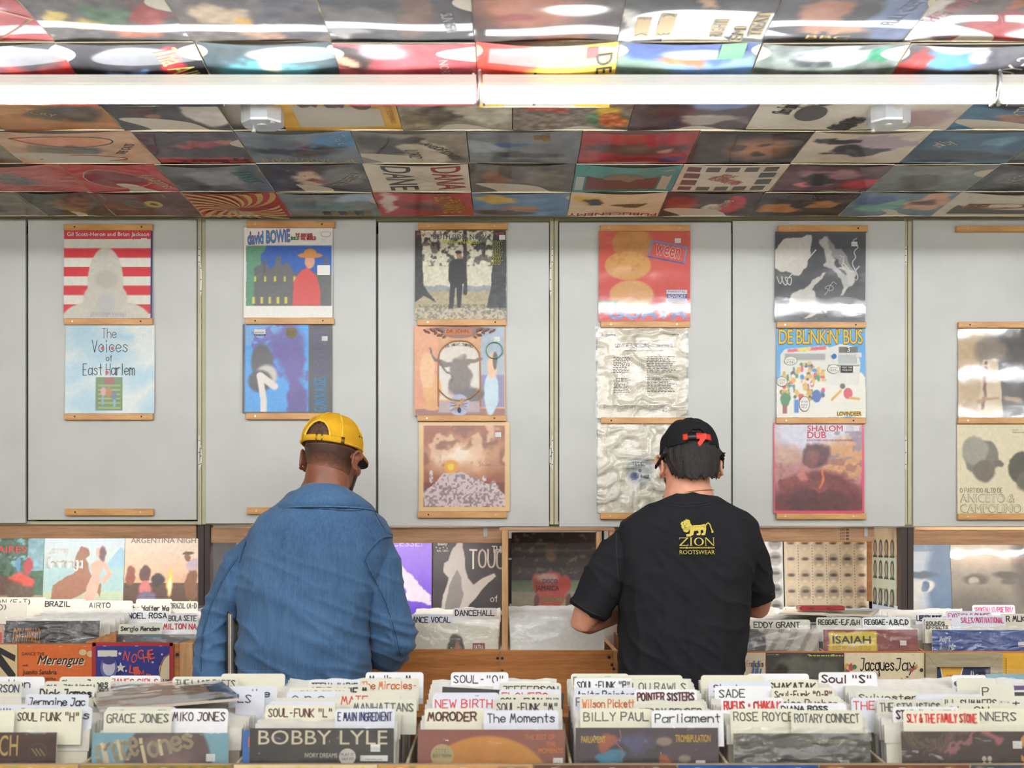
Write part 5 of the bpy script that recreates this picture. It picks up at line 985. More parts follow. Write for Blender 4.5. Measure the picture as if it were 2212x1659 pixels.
FD = [
(-20, 97, 1461, 'ration', 'k', 'w', 'white tab ending in ration, rear of the dark red jacket bin'),
(-70, 48, 1472, 'HENDERSON', 'n', 'c', 'cream tab ending in navy capitals ERSON'),
(-80, 47, 1503, '', 'k', 'e', 'blank grey-cream tab with a dark top edge at the picture edge'),
(-60, 32, 1546, 'ON', 'g', 'y', 'cream tab ending in large ON beside the SOUL FUNK H tab'),
(-20, 130, 1522, 'Millie Jackson', 'k', 'b', 'pale blue-white tab in joined black script in front of the first bin middle'),
(56, 192, 1500, 'Jermaine Jac', 'k', 'b', 'bluish white tab with joined handwriting starting with J'),
(82, 205, 1483, 'Dick James', 'k', 'c', 'grey-cream tab in thick black marker, two short words'),
(96, 210, 1473, 'SYL JOHNSON', 'g', 'c', 'cream tab with thin grey capitals half hidden by the thick-marker tab'),
(129, 240, 1461, 'GLenn Jones', 'k', 'c', 'cream tab with loose black script in front of the orange tacked cover'),
(236, 347, 1461, 'JANES GIRLS', 'r', 'w', 'white tab with red capitals in front of the blue tacked cover'),
(206, 325, 1473, 'AL JARREAU', 'w', 'c', 'grey-cream tab in bold brown slanting capitals above the tossed record'),
(100, 200, 1530, 'Jarvis', 'k', 'b', 'pale tab with loose script peeping under the tossed record'),
(32, 178, 1544, 'SOUL FUNK "H"', 'b', 'y', 'yellowed tab lettered SOUL FUNK H'),
(373, 515, 1461, 'THE LAST POETS', 'g', 'c', 'cream tab with faint grey capitals under the denim jacket hem'),
(478, 616, 1457, '', 'k', 'y', 'blank yellowed tab at the rear under the denim jacket hem'),
(495, 598, 1482, 'on the', 'n', 'b', 'bluish tab with small navy writing beside the tossed record'),
(510, 572, 1493, 'LS', 'n', 'b', 'small pale tab half tucked beside the tossed record'),
(230, 381, 1534, 'MARGIE JOSEPH', 'n', 'c', 'tab with thick navy capitals right under the tossed record'),
(225, 372, 1548, 'GRACE JONES', 'g', 'c', 'pale tab with tall thin brown capitals above the sky-blue jacket'),
(368, 493, 1546, 'MIKO JONES', 'b', 'w', 'white tab with small brown capitals above the sky-blue jacket'),
(790, 915, 1452, 'Melba M', 'k', 'w', 'tall white tab with a large M below the denim sleeve'),
(776, 905, 1467, 'The Miracles-', 'o', 'c', 'cream tab in orange-red script starting The'),
(668, 778, 1470, 'TEENA MARIE', 'k', 'b', 'pale tab with small black capitals, first behind the denim hem'),
(665, 800, 1478, 'STEPHANIE M', 'k', 'c', 'cream tab with bold black capitals cut by its neighbours'),
(624, 757, 1487, 'HAROLD MELVIN', 'k', 'y', 'yellowed tab with a long row of black capitals'),
(620, 760, 1497, 'o n e', 't', 'b', 'white tab with three teal marks'),
(727, 863, 1498, 'MATE', 'r', 'c', 'grey-cream tab with short red capitals'),
(772, 900, 1493, '', 'k', 'c', 'blank cream tab behind the grey MANHATTANS-bin lettering'),
(590, 735, 1508, '', 'k', 'c', 'blank cream tab two before the SOUL-FUNK L tab'),
(757, 900, 1511, 'MANHATTANS', 'g', 'c', 'grey-cream tab with wide spaced fading capitals'),
(580, 724, 1516, 'Lo u', 'p', 'b', 'pale lilac tab with faint pink writing'),
(573, 724, 1525, 'SOUL-FUNK "L"', 'w', 'y', 'yellowed tab lettered SOUL-FUNK L'),
(724, 853, 1531, 'E MAIN INGREDIENT', 'n', 'b', 'bluish tab with small navy capitals above the black jacket'),
(974, 1098, 1453, 'SOUL-"O"', 'k', 'w', 'tall white tab lettered SOUL O against the orange planks'),
(1066, 1192, 1471, 'J', 'k', 'w', 'white tab just in front of the SOUL O tab'),
(1078, 1212, 1476, 'JEFFERSON', 'k', 'c', 'cream tab with dashes of black capitals below the SOUL O tab'),
(1078, 1212, 1487, 'FLOWERS', 'r', 'b', 'pale tab with rose-red capitals behind the slipped black record'),
(936, 1078, 1497, 'Caine Du', 'k', 'b', 'pale tab showing only the tops of black script'),
(934, 1070, 1506, 'NEW BIRTH', 'r', 'b', 'pale tab with wide red capitals NEW BIRTH'),
(1075, 1212, 1500, 'SOUL-FUNK "N"', 'k', 'c', 'cream tab lettered SOUL-FUNK N'),
(1066, 1210, 1513, 'SOUL-FUNK "M"', 'k', 'e', 'grey tab lettered SOUL-FUNK M'),
(918, 1048, 1537, 'MORODER', 'w', 'y', 'yellowed tab with one word in heavy brown capitals'),
(1045, 1206, 1538, 'The Moments', 'k', 'b', 'bluish white tab with neat script The Moments'),
(1233, 1358, 1455, 'D SOFT', 'g', 'y', 'yellowed tab at the rear of the violet jacket bin'),
(1243, 1372, 1462, '', 'k', 'c', 'blank cream tab second from the rear of the violet jacket bin'),
(1348, 1474, 1460, '', 'k', 'y', 'blank yellowed tab beside the black tee hem'),
(1240, 1366, 1469, 'SOUL-FUNK "P"', 'k', 'w', 'white tab lettered SOUL-FUNK P'),
(1360, 1487, 1470, 'LOU RAWLS', 'g', 'c', 'cream tab with spaced grey capitals in front of the black tee'),
(1240, 1376, 1486, 'Anita Pointer', 'k', 'b', 'bluish tab with loose black script behind the orange-script tab'),
(1370, 1505, 1490, 'POINTER SISTERS', 'w', 'w', 'white tab in thick dark brown capitals'),
(1238, 1370, 1500, 'PLEASURE', 'g', 'b', 'bluish tab with tall thin capitals'),
(1252, 1376, 1506, 'Wilson Pickett', 'o', 'c', 'grey-cream tab in orange script'),
(1368, 1514, 1514, '', 'g', 'c', 'blank grey-cream tab behind the two front tabs of the violet jacket bin'),
(1374, 1522, 1523, 'TEDDY PENDER', 'k', 'c', 'cream tab with chopped black capitals'),
(1253, 1408, 1533, 'BILLY PAUL', 'g', 'y', 'yellowed tab with tall thin grey capitals above the violet jacket'),
(1407, 1562, 1533, 'Parliament', 'k', 'w', 'wide white tab with script Parliament above the violet jacket'),
(1514, 1650, 1458, '', 'k', 'y', 'blank yellowed tab at the rear of the crinkled jacket bin'),
(1614, 1747, 1457, '', 't', 'w', 'wide blank white tab in front of the water-lily cover'),
(1655, 1766, 1472, 'SHAKATAK', 'k', 'y', 'yellowed tab with bold cut-off black capitals'),
(1530, 1666, 1474, 'Shala', 'w', 'b', 'pale tab with brown script behind the SADE note tab'),
(1543, 1668, 1484, 'SADE', 'k', 'w', 'white tab with four thin capitals and a note about LPs'),
(1666, 1802, 1485, 'Soul-Funk "Q-R"', 'w', 'y', 'yellowed tab lettered Soul-Funk Q-R'),
(1557, 1692, 1508, 'RUFUS + CHAKA K', 'r', 'w', 'white tab with large bright red writing'),
(1683, 1816, 1505, 'rice Rushen', 'w', 'c', 'cream tab in brown script beside the bright red tab'),
(1680, 1828, 1521, None, 'k', 'w', 'white tab with two rows of black capitals'),
(1577, 1720, 1549, 'ROSE ROYCE', 'g', 'y', 'grubby yellowed tab above the crinkled grey jacket'),
(1708, 1862, 1556, 'ROTARY CONNECT', 'g', 'c', 'pale tab with fading grey capitals above the crinkled grey jacket'),
(1768, 1894, 1453, 'Soul "S"', 'w', 'w', 'tall white tab with curly Soul S in front of the cartoon cover'),
(1848, 1986, 1493, 'Sylvester', 'b', 'c', 'cream tab with flowing brown script'),
(1838, 1925, 1508, 'THE O', 'r', 'b', 'pale tab with small red capitals'),
(1893, 2036, 1513, 'THE STYLISTICS', 'g', 'e', 'dirty cream tab with bold grey capitals'),
(1977, 2122, 1499, '', 'n', 'b', 'blank bluish tab behind the brown script tab'),
(2035, 2157, 1506, 'ILL SUMMERS', 'b', 'c', 'cream tab with wide brown capitals'),
(2040, 2190, 1520, 'Sir ON', 'b', 'c', 'cream tab showing only tops of brown script'),
(1928, 2072, 1528, 'STAPLE SINGERS', 'w', 'w', 'white tab with slanting dark brown capitals'),
(2066, 2230, 1531, 'SPINNERS', 'g', 'y', 'yellowed tab with faded grey capitals at the right edge'),
(1950, 2116, 1541, 'SLY & THE FAMILY STONE', 'r', 'y', 'yellowed tab in red capitals above the dark brown jacket'),
(2055, 2130, 1459, 'etc', 'k', 'w', 'white tab with a dotted line in front of the framed tacked cover'),
(2066, 2150, 1466, '', 'k', 'c', 'blank rounded tab beside the small teal record'),
(2115, 2190, 1478, 'P', 'k', 'c', 'tab with one letter before the pale blue record at the edge'),
(2180, 2260, 1503, '+', 'k', 'c', 'tab with a plus sign at the right edge'),
]
for q in sorted(FD, key=lambda q: -q[2]):
    k = {}
    if q[3] in ('AL JARREAU', 'JANES GIRLS'): k['th'] = .010 if q[3][0] == 'A' else .02
    if q[3] is None: k['lines'] = ['DIANA ROSS', '(SUPREMES)']
    if q[3] in ('POINTER SISTERS', 'MORODER', 'Dick James', 'STAPLE SINGERS', 'HAROLD MELVIN', 'AL JARREAU', 'STEPHANIE M', 'SHAKATAK', 'RUFUS + CHAKA K', 'Soul "S"'): k['pen'] = .0038
    if q[3] is None or q[3] == 'SLY & THE FAMILY STONE': k['pen'] = .003
    fd(*[('' if a is None else a) for a in q], **k)
def wd(col, x0, x1, yt, text, ink, card, label, **k): divider(WL[col], x0, x1, yt, text, ink, card, label, TW, 4.385, 5.0, pen=k.pop('pen', .0036), **k)
for q in sorted([
('A', -60, 58, 1302, 'N (A-D)', 'g', 'e', 'grey tab ending in A-D at the edge under the red-flower cover'),
('A', -10, 99, 1291, 'AN (E-T)', 'g', 'c', 'cream tab ending in a dash and T under the red-flower cover'),
('B', 94, 186, 1296, 'BRAZIL', 'k', 'e', 'grey-cream tab BRAZIL with a small ink doodle'),
('B', 185, 287, 1295, 'AIRTO', 'g', 'c', 'long cream tab with faint capitals below the rearing horse cover'),
('C', 276, 370, 1304, 'The Walter Wa', 'k', 'e', 'grey tab in small bold black script below the camp-fire cover'),
('C', 294, 372, 1299, '', 'k', 'y', 'blank yellowed tab right under the camp-fire cover'),
('C', 366, 428, 1302, 'BRAZIL (A-D', 'g', 'c', 'pale tab BRAZIL A-D beside the denim sleeve'),
('C', 273, 365, 1322, 'NOEL ROSA', 'k', 'w', 'white tab with tall thin black capitals'),
('C', 362, 428, 1323, 'BOLA SETE', 'g', 'w', 'white tab with spaced capitals beside the denim sleeve'),
('C', 350, 428, 1343, 'MILTON NA', 'r', 'w', 'white tab with red slanting capitals beside the denim sleeve'),
('C', 257, 350, 1346, 'Sergio Mendes', 'g', 'c', 'cream tab in neat thin script above the charcoal jacket'),
('E', 979, 1073, 1313, 'DANCEHALL', 'k', 'w', 'tall white tab behind the slipped black record'),
('E', 878, 978, 1333, 'DANCE VOCAL', 'k', 'b', 'pale tab with scratchy capitals beside the denim elbow'),
('H', 1560, 1672, 1310, 'ALLMAN', 'k', 'c', 'cream tab ending in LLMAN under the black sleeve'),
('H', 1692, 1784, 1309, 'REGGAE UVWXYZ', 'k', 'w', 'white tab REGGAE UVWXYZ behind the red phone'),
('H', 1540, 1622, 1336, 'E', 'k', 'c', 'cream tab ending in a bold E beside the black tee'),
('H', 1622, 1750, 1334, 'EDDY GRANT', 'k', 'c', 'grey-cream tab in heavy black capitals under the tilted record'),
('I', 1763, 1861, 1336, 'REGGAE-E,F,G,H', 'k', 'e', 'tab REGGAE E,F,G,H in the shade of the phone record'),
('I', 1862, 1966, 1333, 'REGGAE-A,B,C,D', 'k', 'w', 'white tab REGGAE A,B,C,D beside the dark post'),
('J', 1977, 2036, 1326, 'LIBRARY MUSIC', 'k', 'w', 'white tab LIBRARY MUSIC partly behind the dark post'),
('J', 2043, 2142, 1321, 'EXOTICA/LOUNGE', 'p', 'b', 'lilac tab in small pink capitals about lounge music'),
('J', 2100, 2192, 1307, 'SPOKEN LIT/POETRY/', 'p', 'w', 'tall white tab in pink capitals about poetry'),
('J', 2160, 2240, 1326, 'DR MLK JR', 'k', 'c', 'cream tab with bold black initials at the picture edge'),
('J', 1992, 2074, 1334, 'NATURE', 'p', 'b', 'bluish tab NATURE in pink capitals'),
('J', 2070, 2172, 1333, 'SALES/MOTIVATIONAL', 'p', 'b', 'bluish tab in slanting pink capitals about sales'),
('J', 1997, 2054, 1344, '', 'g', 'y', 'small yellowed tab SOUNDS EFFECTS in front of the NATURE tab'),
], key=lambda q: -q[3]):
    k = {'lines': ['SOUNDS', 'EFFECTS'], 'pen': .003} if q[2] == 2054 or q[1] == 1997 else {}
    if q[5] == 'p': k['pen'] = .0026
    wd(*q, **k)
# ---------------------------------------------------------------- single records: at the bin fronts, at the bin backs, tacked to the boards
def face_record(px0, px1, pytop, y, tilt, art, label, lay=None, mat='print', wrap=None, group=None, w=.313, h=.313, edge=(206, 198, 180), stick=None, name='sleeved_record', cat='record', roll=0.0, film_top=.045):
    """upright record whose face passes through depth y at its top edge; px0..px1 measured there"""
    wm = PX(px1, y)-PX(px0, y); zt = PZ(pytop, y)
    yb, zb = y-h*math.sin(tilt), zt-h*math.cos(tilt)
    fn = cover_map(PX(px0, y), zb, wm, h, yb, tilt, roll)
    m = MB(); cover_mesh(m, fn, art, .004, edge)
    o = tag(m.build(name, M[mat], None, ((PX(px0, y)+PX(px1, y))/2, yb, zb), True), label, cat, group)
    L = Lay(wm/h)
    if lay: lay(L)
    L.build('lettering', o, fn)
    if stick:
        L = Lay(wm/h); sticker(L, *stick); L.build('price_sticker', o, lambda u, v, l: fn(u, v, l+.001))
    if wrap: film_part(o, fn, *wrap[1:], mat=wrap[0], seed=int(px0), top=film_top, v0=.62 if name == 'sleeved_record' else 0)
    return o
FRONT = 'jackets at the front of the rack'
YFR = 2.878
a = Art(90, 90, (70, 34, 32)); a.ell(-.1, .7, .3, .3, (150, 30, 40), 1.0); a.mott(6, 10, 2)
def ch(L):
    L.txt('CH', (.597, .835, .728, .98), (206, 170, 96), .01); L.ell(.869, .86, .065, .065, (96, 72, 50)); L.ell(.869, .86, .06, .06, (60, 36, 32))
    for k in range(3): L.rect(.815+.028*k, .855, .88+.028*k, .866, (150, 120, 66), -52)
face_record(-182, 123, 1582, YFR, .12, a, 'dark red jacket with tall gold capitals CH at its front', ch, wrap=('film', .001, .006, .002), group=FRONT)
a = Art(100, 100, (130, 178, 192)); a.ell(.56, .66, .33, .5, (104, 84, 82), .04); a.ell(.6, .75, .14, .12, (150, 116, 116), 1.0); a.ell(.5, .9, .12, .06, (140, 120, 116), 1.0); a.mott(5, 20, 3)
face_record(200, 494, 1583, YFR, .12, a, 'sky-blue jacket with a brown rounded shape and cream script', lambda L: (L.pen('grace', (.04, .74, .34, .97), (222, 206, 170), .024, 2, .3, 14), L.pen('jones', (.36, .8, .74, 1.0), (222, 206, 170), .024, 3, .3, 14)), wrap=('film', .001, .006, .002), group=FRONT, stick=(.84, .8))
a = Art(90, 90, (52, 48, 48)); a.warp(.2, 5, 4).band([(.2, .7), (.5, .9), (.8, .85)], .06, (70, 62, 60), .6, 1.0).flat().mott(5, 12, 2)
def bl(L):
    L.txt('BOBBY LYLE', (.06, .885, .955, .995-.01), (226, 214, 186), .0); L.txt('IVORY DREAMS', (.385, .795, .61, .825), (216, 208, 190), .02)
    L.ell(.68, .8, .058, .058, (216, 210, 202)); L.txt('PLAY IT', (.635, .805, .725, .825), (110, 80, 96), .02); L.txt('SAY IT!', (.64, .775, .72, .795), (110, 80, 96), .02)
    L.rect(.77, .77, .96, .81, (216, 212, 206)); L.txt('TROPICAL', (.8, .775, .925, .787), (60, 56, 54), .01)
a2 = Art(30, 30, (60, 104, 170)).mott(6, 6, 3)
face_record(525, 826, 1577, YFR+.0062, .125, a2, 'blue jacket edge peeping from behind the black jacket with cream capitals', lambda L: (L.rect(.04, .88, .1, .95, (206, 100, 70)), L.rect(.055, .89, .09, .94, (80, 150, 190))), group=FRONT)
face_record(540, 851, 1573, YFR, .12, a, 'black jacket with wide cream capitals and a round white sticker', bl, wrap=('film', .001, .010, .002), group=FRONT, stick=(.84, .835))
a = Art(100, 100, (150, 84, 70)); a.ell(.47, .62, .42, .33, (206, 142, 50), .03).ell(.47, .5, .3, .3, (190, 120, 44), .8); a.mott(6, 12, 5)
def mom(L):
    L.ell(.165, .82, .078, .078, (190, 170, 122)); L.rows(.12, .84, .21, .875, 2, (120, 120, 86), 3, .4); L.txt('SEXY MAMA', (.1, .805, .23, .83), (80, 110, 66), .02)
    L.txt('THE BEST OF', (.73, .93, .93, .965), (206, 126, 74), .01); L.txt('THE', (.875, .885, .935, .915), (206, 126, 74), .01); L.txt('MOMENTS', (.82, .835, .985, .87), (206, 126, 74), .01)
face_record(903, 1220, 1576, YFR, .12, a, 'rust jacket with a golden dome and a round cream sticker', mom, wrap=('film', .001, .006, .002), group=FRONT, stick=(.92, .75))
a = Art(100, 100, (74, 56, 66)); a.warp(.15, 6, 2).ell(.45, .86, .2, .06, (84, 80, 120), .8).ell(.8, .8, .3, .2, (84, 62, 72), .8).poly([(0, .72), (.3, .86), (.4, .74), (.6, .88), (.62, .7), (.1, .6)], (60, 56, 60)).poly([(.17, .8), (.26, .83), (.33, .78), (.28, .72), (.2, .73)], (60, 130, 160)).ell(.24, .88, .03, .06, (170, 92, 66), .4).poly([(.56, .68), (.58, .8), (.65, .79), (.68, .68)], (168, 90, 60)).flat().mott(10, 20, 4)
a.ell(.62, .9, .055, .03, (150, 134, 116), .3).ell(.76, .78, .042, .026, (150, 134, 116), .3)
face_record(1243, 1551, 1572, YFR, .12, a, 'dark violet space jacket with two pale ovals and yellow bubble titles', lambda L: (L.txt('PARLIAMENT', (.04, .895, .21, .94), (222, 176, 50), .04), L.txt('TROMBIPULATION', (.7, .9, .945, .95), (222, 180, 50), .03), L.line([(.31, .985), (.32, .93), (.28, .9), (.33, .84), (.32, .78)], .006, (176, 100, 110))), wrap=('film', .0012, .006, .002), group=FRONT, stick=(.84, .72))
a = Art(60, 60, (112, 110, 104)); a.mott(26, 14, 7, 4)
face_record(1584, 1878, 1584, YFR, .12, a, 'silver-grey jacket in badly crinkled shiny film', lambda L: L.txt('ROTARY CONNECTION', (.55, .93, .88, .955), (170, 166, 120), .0), wrap=('film_crinkle', .004, .006, .0035), group=FRONT, stick=(.78, .76))
a = Art(90, 90, (72, 54, 50)); a.warp(.3, 5, 7)
for k in range(9): a.band([(.04+k*.035, .99), (.05+k*.04, .86)], .01, (130, 106, 80), .7, .8)
a.band([(.1, .8), (.3, .93), (.6, .96)], .012, (120, 84, 80), .8).band([(.3, .86), (.5, .9), (.6, .95)], .012, (176, 110, 120), .8).ell(.66, .9, .05, .02, (170, 104, 110), .8).flat().mott(6, 14, 3)
face_record(1946, 2246, 1580, YFR, .12, a, 'dark brown jacket with pink streaks and a big amber S', lambda L: (L.txt('S', (.86, .78, .97, .98), (206, 150, 66), .03), L.txt('& THE', (.85, .74, .97, .77), (206, 150, 66), .01), [L.ell(.61+.02*c, .79+.02*s, .016, .018, (196, 186, 166)) for c, s in ((1, 1), (-1, 1), (1, -1), (-1, -1))]), wrap=('film', .0012, .006, .002), group=FRONT, stick=(.8, .88))
# thicker odd jackets among the packed rows
a = Art(20, 20, (40, 40, 42)).mott(4, 5, 2)
face_record(940, 1203, 1490, 3.1172, TF, a, 'black record slipped askew among the SOUL-FUNK tabs', None, edge=(190, 160, 120), roll=-.055, w=.3)
for px0, px1, pt, y, c, lab in ((2130, 2400, 1456, 3.364, (132, 176, 190), 'pale blue record rising at the rear of the last bin'), (2156, 2440, 1481, 3.2212, (96, 70, 120), 'purple record with block capitals in the last bin'), (2062, 2098, 1474, 3.3055, (50, 140, 150), 'small teal record corner between blank tabs'), (2152, 2244, 1495, 3.167, (60, 56, 54), 'black record corner with small gold marks in the last bin')):
    a = Art(30, 30, c).mott(14, 6, int(px0))
    w_ = PX(px1, y)-PX(px0, y)
    face_record(px0, px1, pt, y, TF, a, lab, (lambda L: (L.txt('KINGS', (.1, .86, .5, .95), (226, 220, 226), .03), L.rect(.02, .6, .08, .98, (60, 40, 80)))) if c[2] == 120 else ((lambda L: L.rows(.1, .88, .4, .92, 1, (80, 110, 120), 3)) if c[0] == 132 else None), wrap=('film', .001, .01, .002) if c[0] == 132 else None, h=.313)
# fronts of the bins under the cupboards
YF2 = 4.372; F2 = 'jackets at the front of the bins'
a = Art(80, 80, (70, 70, 74)); a.rect(.1, .4, .56, .7, (96, 92, 140)).poly([(.34, .3), (.42, .66), (.56, .58), (.5, .3)], (130, 160, 190)); a.warp(.2, 6, 3).ell(.78, .6, .12, .3, (130, 130, 132), 1.0).flat().mott(12, 16, 5)
face_record(13, 216, 1341, YF2, .11, a, 'silver-grey and violet jacket with jagged orange title, in film', lambda L: L.txt('DEF LEPPARD', (.08, .74, .37, .92), (206, 140, 74), .03, .3), mat='wrapped', wrap=('film_crinkle', .002, .01, .002), group=F2, stick=(.87, .72))
a = Art(40, 40, (88, 88, 88)).mott(8, 8, 2)
face_record(227, 424, 1370, YF2, .11, a, 'charcoal jacket showing only the tops of pink capitals', lambda L: (L.txt('SERGIO MENDES FAVORITE', (.08, .83, .92, .885), (206, 160, 160), .02), L.rect(.42, .955, .62, .985, (80, 130, 140))), group=F2, wrap=('film', .001, .01, .002))
a = Art(40, 40, (190, 150, 140)).mott(20, 6, 2)
face_record(-190, 9, 1350, YF2, .11, a, 'pink-brown jacket cut by the edge beside the silver-grey one', lambda L: L.rect(.8, .8, .98, .92, (206, 90, 80)), group=F2)
a = Art(90, 90, (224, 218, 198)); a.mott(3, 8, 3); a.warp(.05, 10, 2).ell(.545, .73, .085, .16, (60, 42, 36), .15).ell(.56, .73, .035, .07, (176, 116, 84), .3).flat()
face_record(873, 1076, 1347, YF2, .11, a, 'cream jacket with dark braids and a small red name patch', lambda L: (L.rect(.73, .7, .86, .79, (150, 46, 56)), L.txt('PATRA', (.745, .72, .845, .77), (226, 216, 206), .03), L.rows(.84, .87, .9, .925, 2, (140, 136, 128), 3, .3)), group=F2, wrap=('film', .001, .008, .002))
a = Art(30, 30, (234, 232, 224)).mott(3, 6, 2)
face_record(1102, 1305, 1341, YF2, .11, a, 'blank white jacket in the compartment by the black-shirted elbow', None, mat='wrapped', group=F2, wrap=('film', .001, .008, .002), edge=(224, 220, 210))
a = Art(80, 80, (150, 142, 130)); 
for k in range(8): a.poly([(.1+k*.16, .6), (.2+k*.16, .6), (.42+k*.16, 1), (.32+k*.16, 1)], (190, 182, 168))
a.warp(.06, 8, 3).ell(.28, .85, .16, .16, (56, 50, 48), .1).ell(.5, .64, .3, .12, (60, 54, 52), .2).flat().mott(8, 20, 2)
face_record(1566, 1768, 1359, YF2, .11, a, 'grey striped jacket with a dark rounded head shape', None, mat='wrapped', group=F2, wrap=('film', .0014, .004, .002), stick=(.86, .72))
a = Art(80, 80, (134, 46, 44)); a.spots((190, 110, 76), .62, 16, 4, .5, .1); a.warp(.03, 16, 5).rect(.06, .72, .56, .97, (222, 198, 50)).flat()
face_record(1778, 1982, 1360, YF2, .11, a, 'dark red jacket with a ragged yellow title patch', lambda L: (L.txt('ISAIAH', (.1, .85, .5, .93), (60, 56, 40), .06), L.txt('FIRST PROPHET OF OLD', (.1, .78, .5, .825), (206, 130, 40), .02)), mat='wrapped', group=F2, wrap=('film', .0014, .012, .002), stick=(.81, .83))
a = Art(70, 70, (52, 88, 160)).mott(8, 10, 3)
face_record(2013, 2216, 1361, YF2, .11, a, 'blue sound-effects jacket with white lettering under shiny film', lambda L: (L.pen('Major', (.08, .86, .2, .93), (200, 210, 226), .01, 2, .2), L.pen('Records', (.08, .79, .24, .86), (200, 210, 226), .01, 3, .2), L.txt('SOUND EFFECTS', (.2, .7, .8, .755), (206, 214, 226), .03)), mat='wrapped', group=F2, wrap=('film_crinkle', .002, .01, .002), stick=(.91, .82))
# record lying across the tabs of the sky-blue jacket bin
def flat_record(c4, art, label, wrap, lay=None, thick=.006):
    A, B, C, D = [Vector(p) for p in c4]     # near left, near right, far right, far left
    nrm = (B-A).cross(D-A).normalized()
    def fn(u, v, l=0.0):
        p = A*(1-u)*(1-v)+B*u*(1-v)+C*u*v+D*(1-u)*v; return tuple(p+nrm*(l+.0+.006*math.sin(math.pi*u)*math.sin(math.pi*v)*0.6))
    m = MB(); cover_mesh(m, fn, art, thick, (214, 200, 186))
    o = tag(m.build('sleeved_record', M['wrapped'], None, tuple((A+C)/2), True), label, 'record')
    L = Lay(1)
    if lay: lay(L)
    L.build('lettering', o, fn)
    if wrap: film_part(o, fn, *wrap, seed=3)
    return o
a = Art(60, 60, (206, 196, 190)); a.warp(.3, 4, 3).rect(.72, 0, 1, 1, (96, 110, 126)).rect(.35, .6, .8, .8, (206, 170, 150), .6).flat().mott(10, 8, 3)  # film glare and the denim's blue-grey reflection are painted into these colours
def P3(px, py, y, dz_=0): return (PX(px, y), y, PZ(py, y)+dz_)
flat_record([P3(215, 1540, 2.99, .007), P3(515, 1512, 2.99, .004), P3(467, 1470, 3.28, .004), P3(188, 1492, 3.28, .009)], a, 'record tossed flat on the tabs, in glaring wrinkled film', (.0022, .012, .0035, 'gloss_film', 28), lambda L: (L.rect(.58, .66, .72, .7, (206, 120, 96)), L.rows(.84, .05, .97, .12, 2, (170, 170, 130), 3)))
a = Art(40, 40, (206, 196, 166)); a.warp(.1, 6, 3).rect(.5, .05, .95, .6, (120, 116, 96)).rect(.45, .6, .95, .95, (150, 180, 196)).flat().mott(8, 8, 2)
flat_record([P3(1682, 1331, 4.46, .012), P3(1884, 1336, 4.46, .012), P3(1900, 1322, 4.76, .012), P3(1704, 1320, 4.76, .012)], a, 'record lying flat under the red phone on the reggae tabs', None)
# phone
xa, xb, yp, zp = PX(1724, 4.53), PX(1822, 4.53), 4.50, PZ(1333, 4.46)+.0205
PHN = thing('mobile_phone', 'red mobile phone lying on a record over the reggae tabs', 'phone', ((xa+xb)/2, 4.54, zp))
def rrect(x0, x1, y0, y1, r, z):
    p = []
    for cx_, cy_, a0 in ((x1-r, y1-r, 0), (x0+r, y1-r, 90), (x0+r, y0+r, 180), (x1-r, y0+r, 270)):
        for q in range(5): t = math.radians(a0+22.5*q); p.append((cx_+r*math.cos(t), cy_+r*math.sin(t), z))
    return p
M['phone'] = plain('red_phone_case', (170, 40, 48), 0.3, 0.02, coat=.3); M['phone_d'] = plain('phone_slot', (70, 24, 28), .4, 0)
m = MB(); m.rings([rrect(xa+.003, xb-.003, yp+.003, yp+.073, .008, zp), rrect(xa, xb, yp, yp+.076, .01, zp+.003), rrect(xa, xb, yp, yp+.076, .01, zp+.0115), rrect(xa+.003, xb-.003, yp+.003, yp+.073, .008, zp+.0145)])
m.build('case', M['phone'], PHN, fix=True)
m = MB(); m.rings([rrect(xa+.006, xb-.006, yp+.006, yp+.07, .007, zp+.0146), rrect(xa+.006, xb-.006, yp+.006, yp+.07, .007, zp+.0152)]); m.build('screen', M['phone_d'], PHN, fix=True)
for f0, f1 in ((.2, .31), (.58, .69)):
    m = MB(); m.box(xa+(xb-xa)*f0, xa+(xb-xa)*f1, yp-.0012, yp+.002, zp+.0055, zp+.009); m.build('side_button', M['phone_d'], PHN, bevel=.0005)
# ---------------------------------------------------------------- covers standing along the backs of the bins
BACKG = 'covers standing along the backs of the bins'
def back_cover(px0, px1, label, art, lay=None, pytop=1156, y=5.10, **k):
    return face_record(px0, px1, pytop, y, .10, art, label, lay, group=BACKG, name='record_cover', **k)
a = Art(80, 80, (70, 100, 80)); a.spots((130, 190, 196), .55, 14, 2, .8, .06, (0, .6, 1, 1)); a.spots((36, 66, 44), .5, 20, 5, .8, .06, (0, .45, 1, 1)); a.rect(.8, .55, 1, 1, (150, 190, 206), .7).rect(0, 0, 1, .25, (150, 130, 106)).warp(.1, 10, 3).ell(.72, .4, .16, .12, (206, 84, 70), .2).ell(.4, .35, .3, .12, (92, 66, 52), .3).ell(.72, .28, .18, .1, (96, 80, 64), .3).ell(.69, .62, .04, .1, (90, 140, 180), .2).ell(.82, .6, .05, .1, (170, 60, 66), .2).flat().mott(14, 30, 3)
back_cover(-78, 96, 'green-leafed cover with a round mass of red flowers', a, lambda L: L.txt('AIRES', (.42, .78, .78, .86), (206, 66, 56), .03))
a = Art(90, 90, (170, 190, 160)); a.grad((170, 182, 140), (206, 222, 230), 90); a.rect(0, .3, 1, .62, (150, 190, 196), .7).poly([(.75, .6), (.95, .85), (1, .8), (1, .6)], (150, 190, 206)); a.warp(.06, 7, 4)
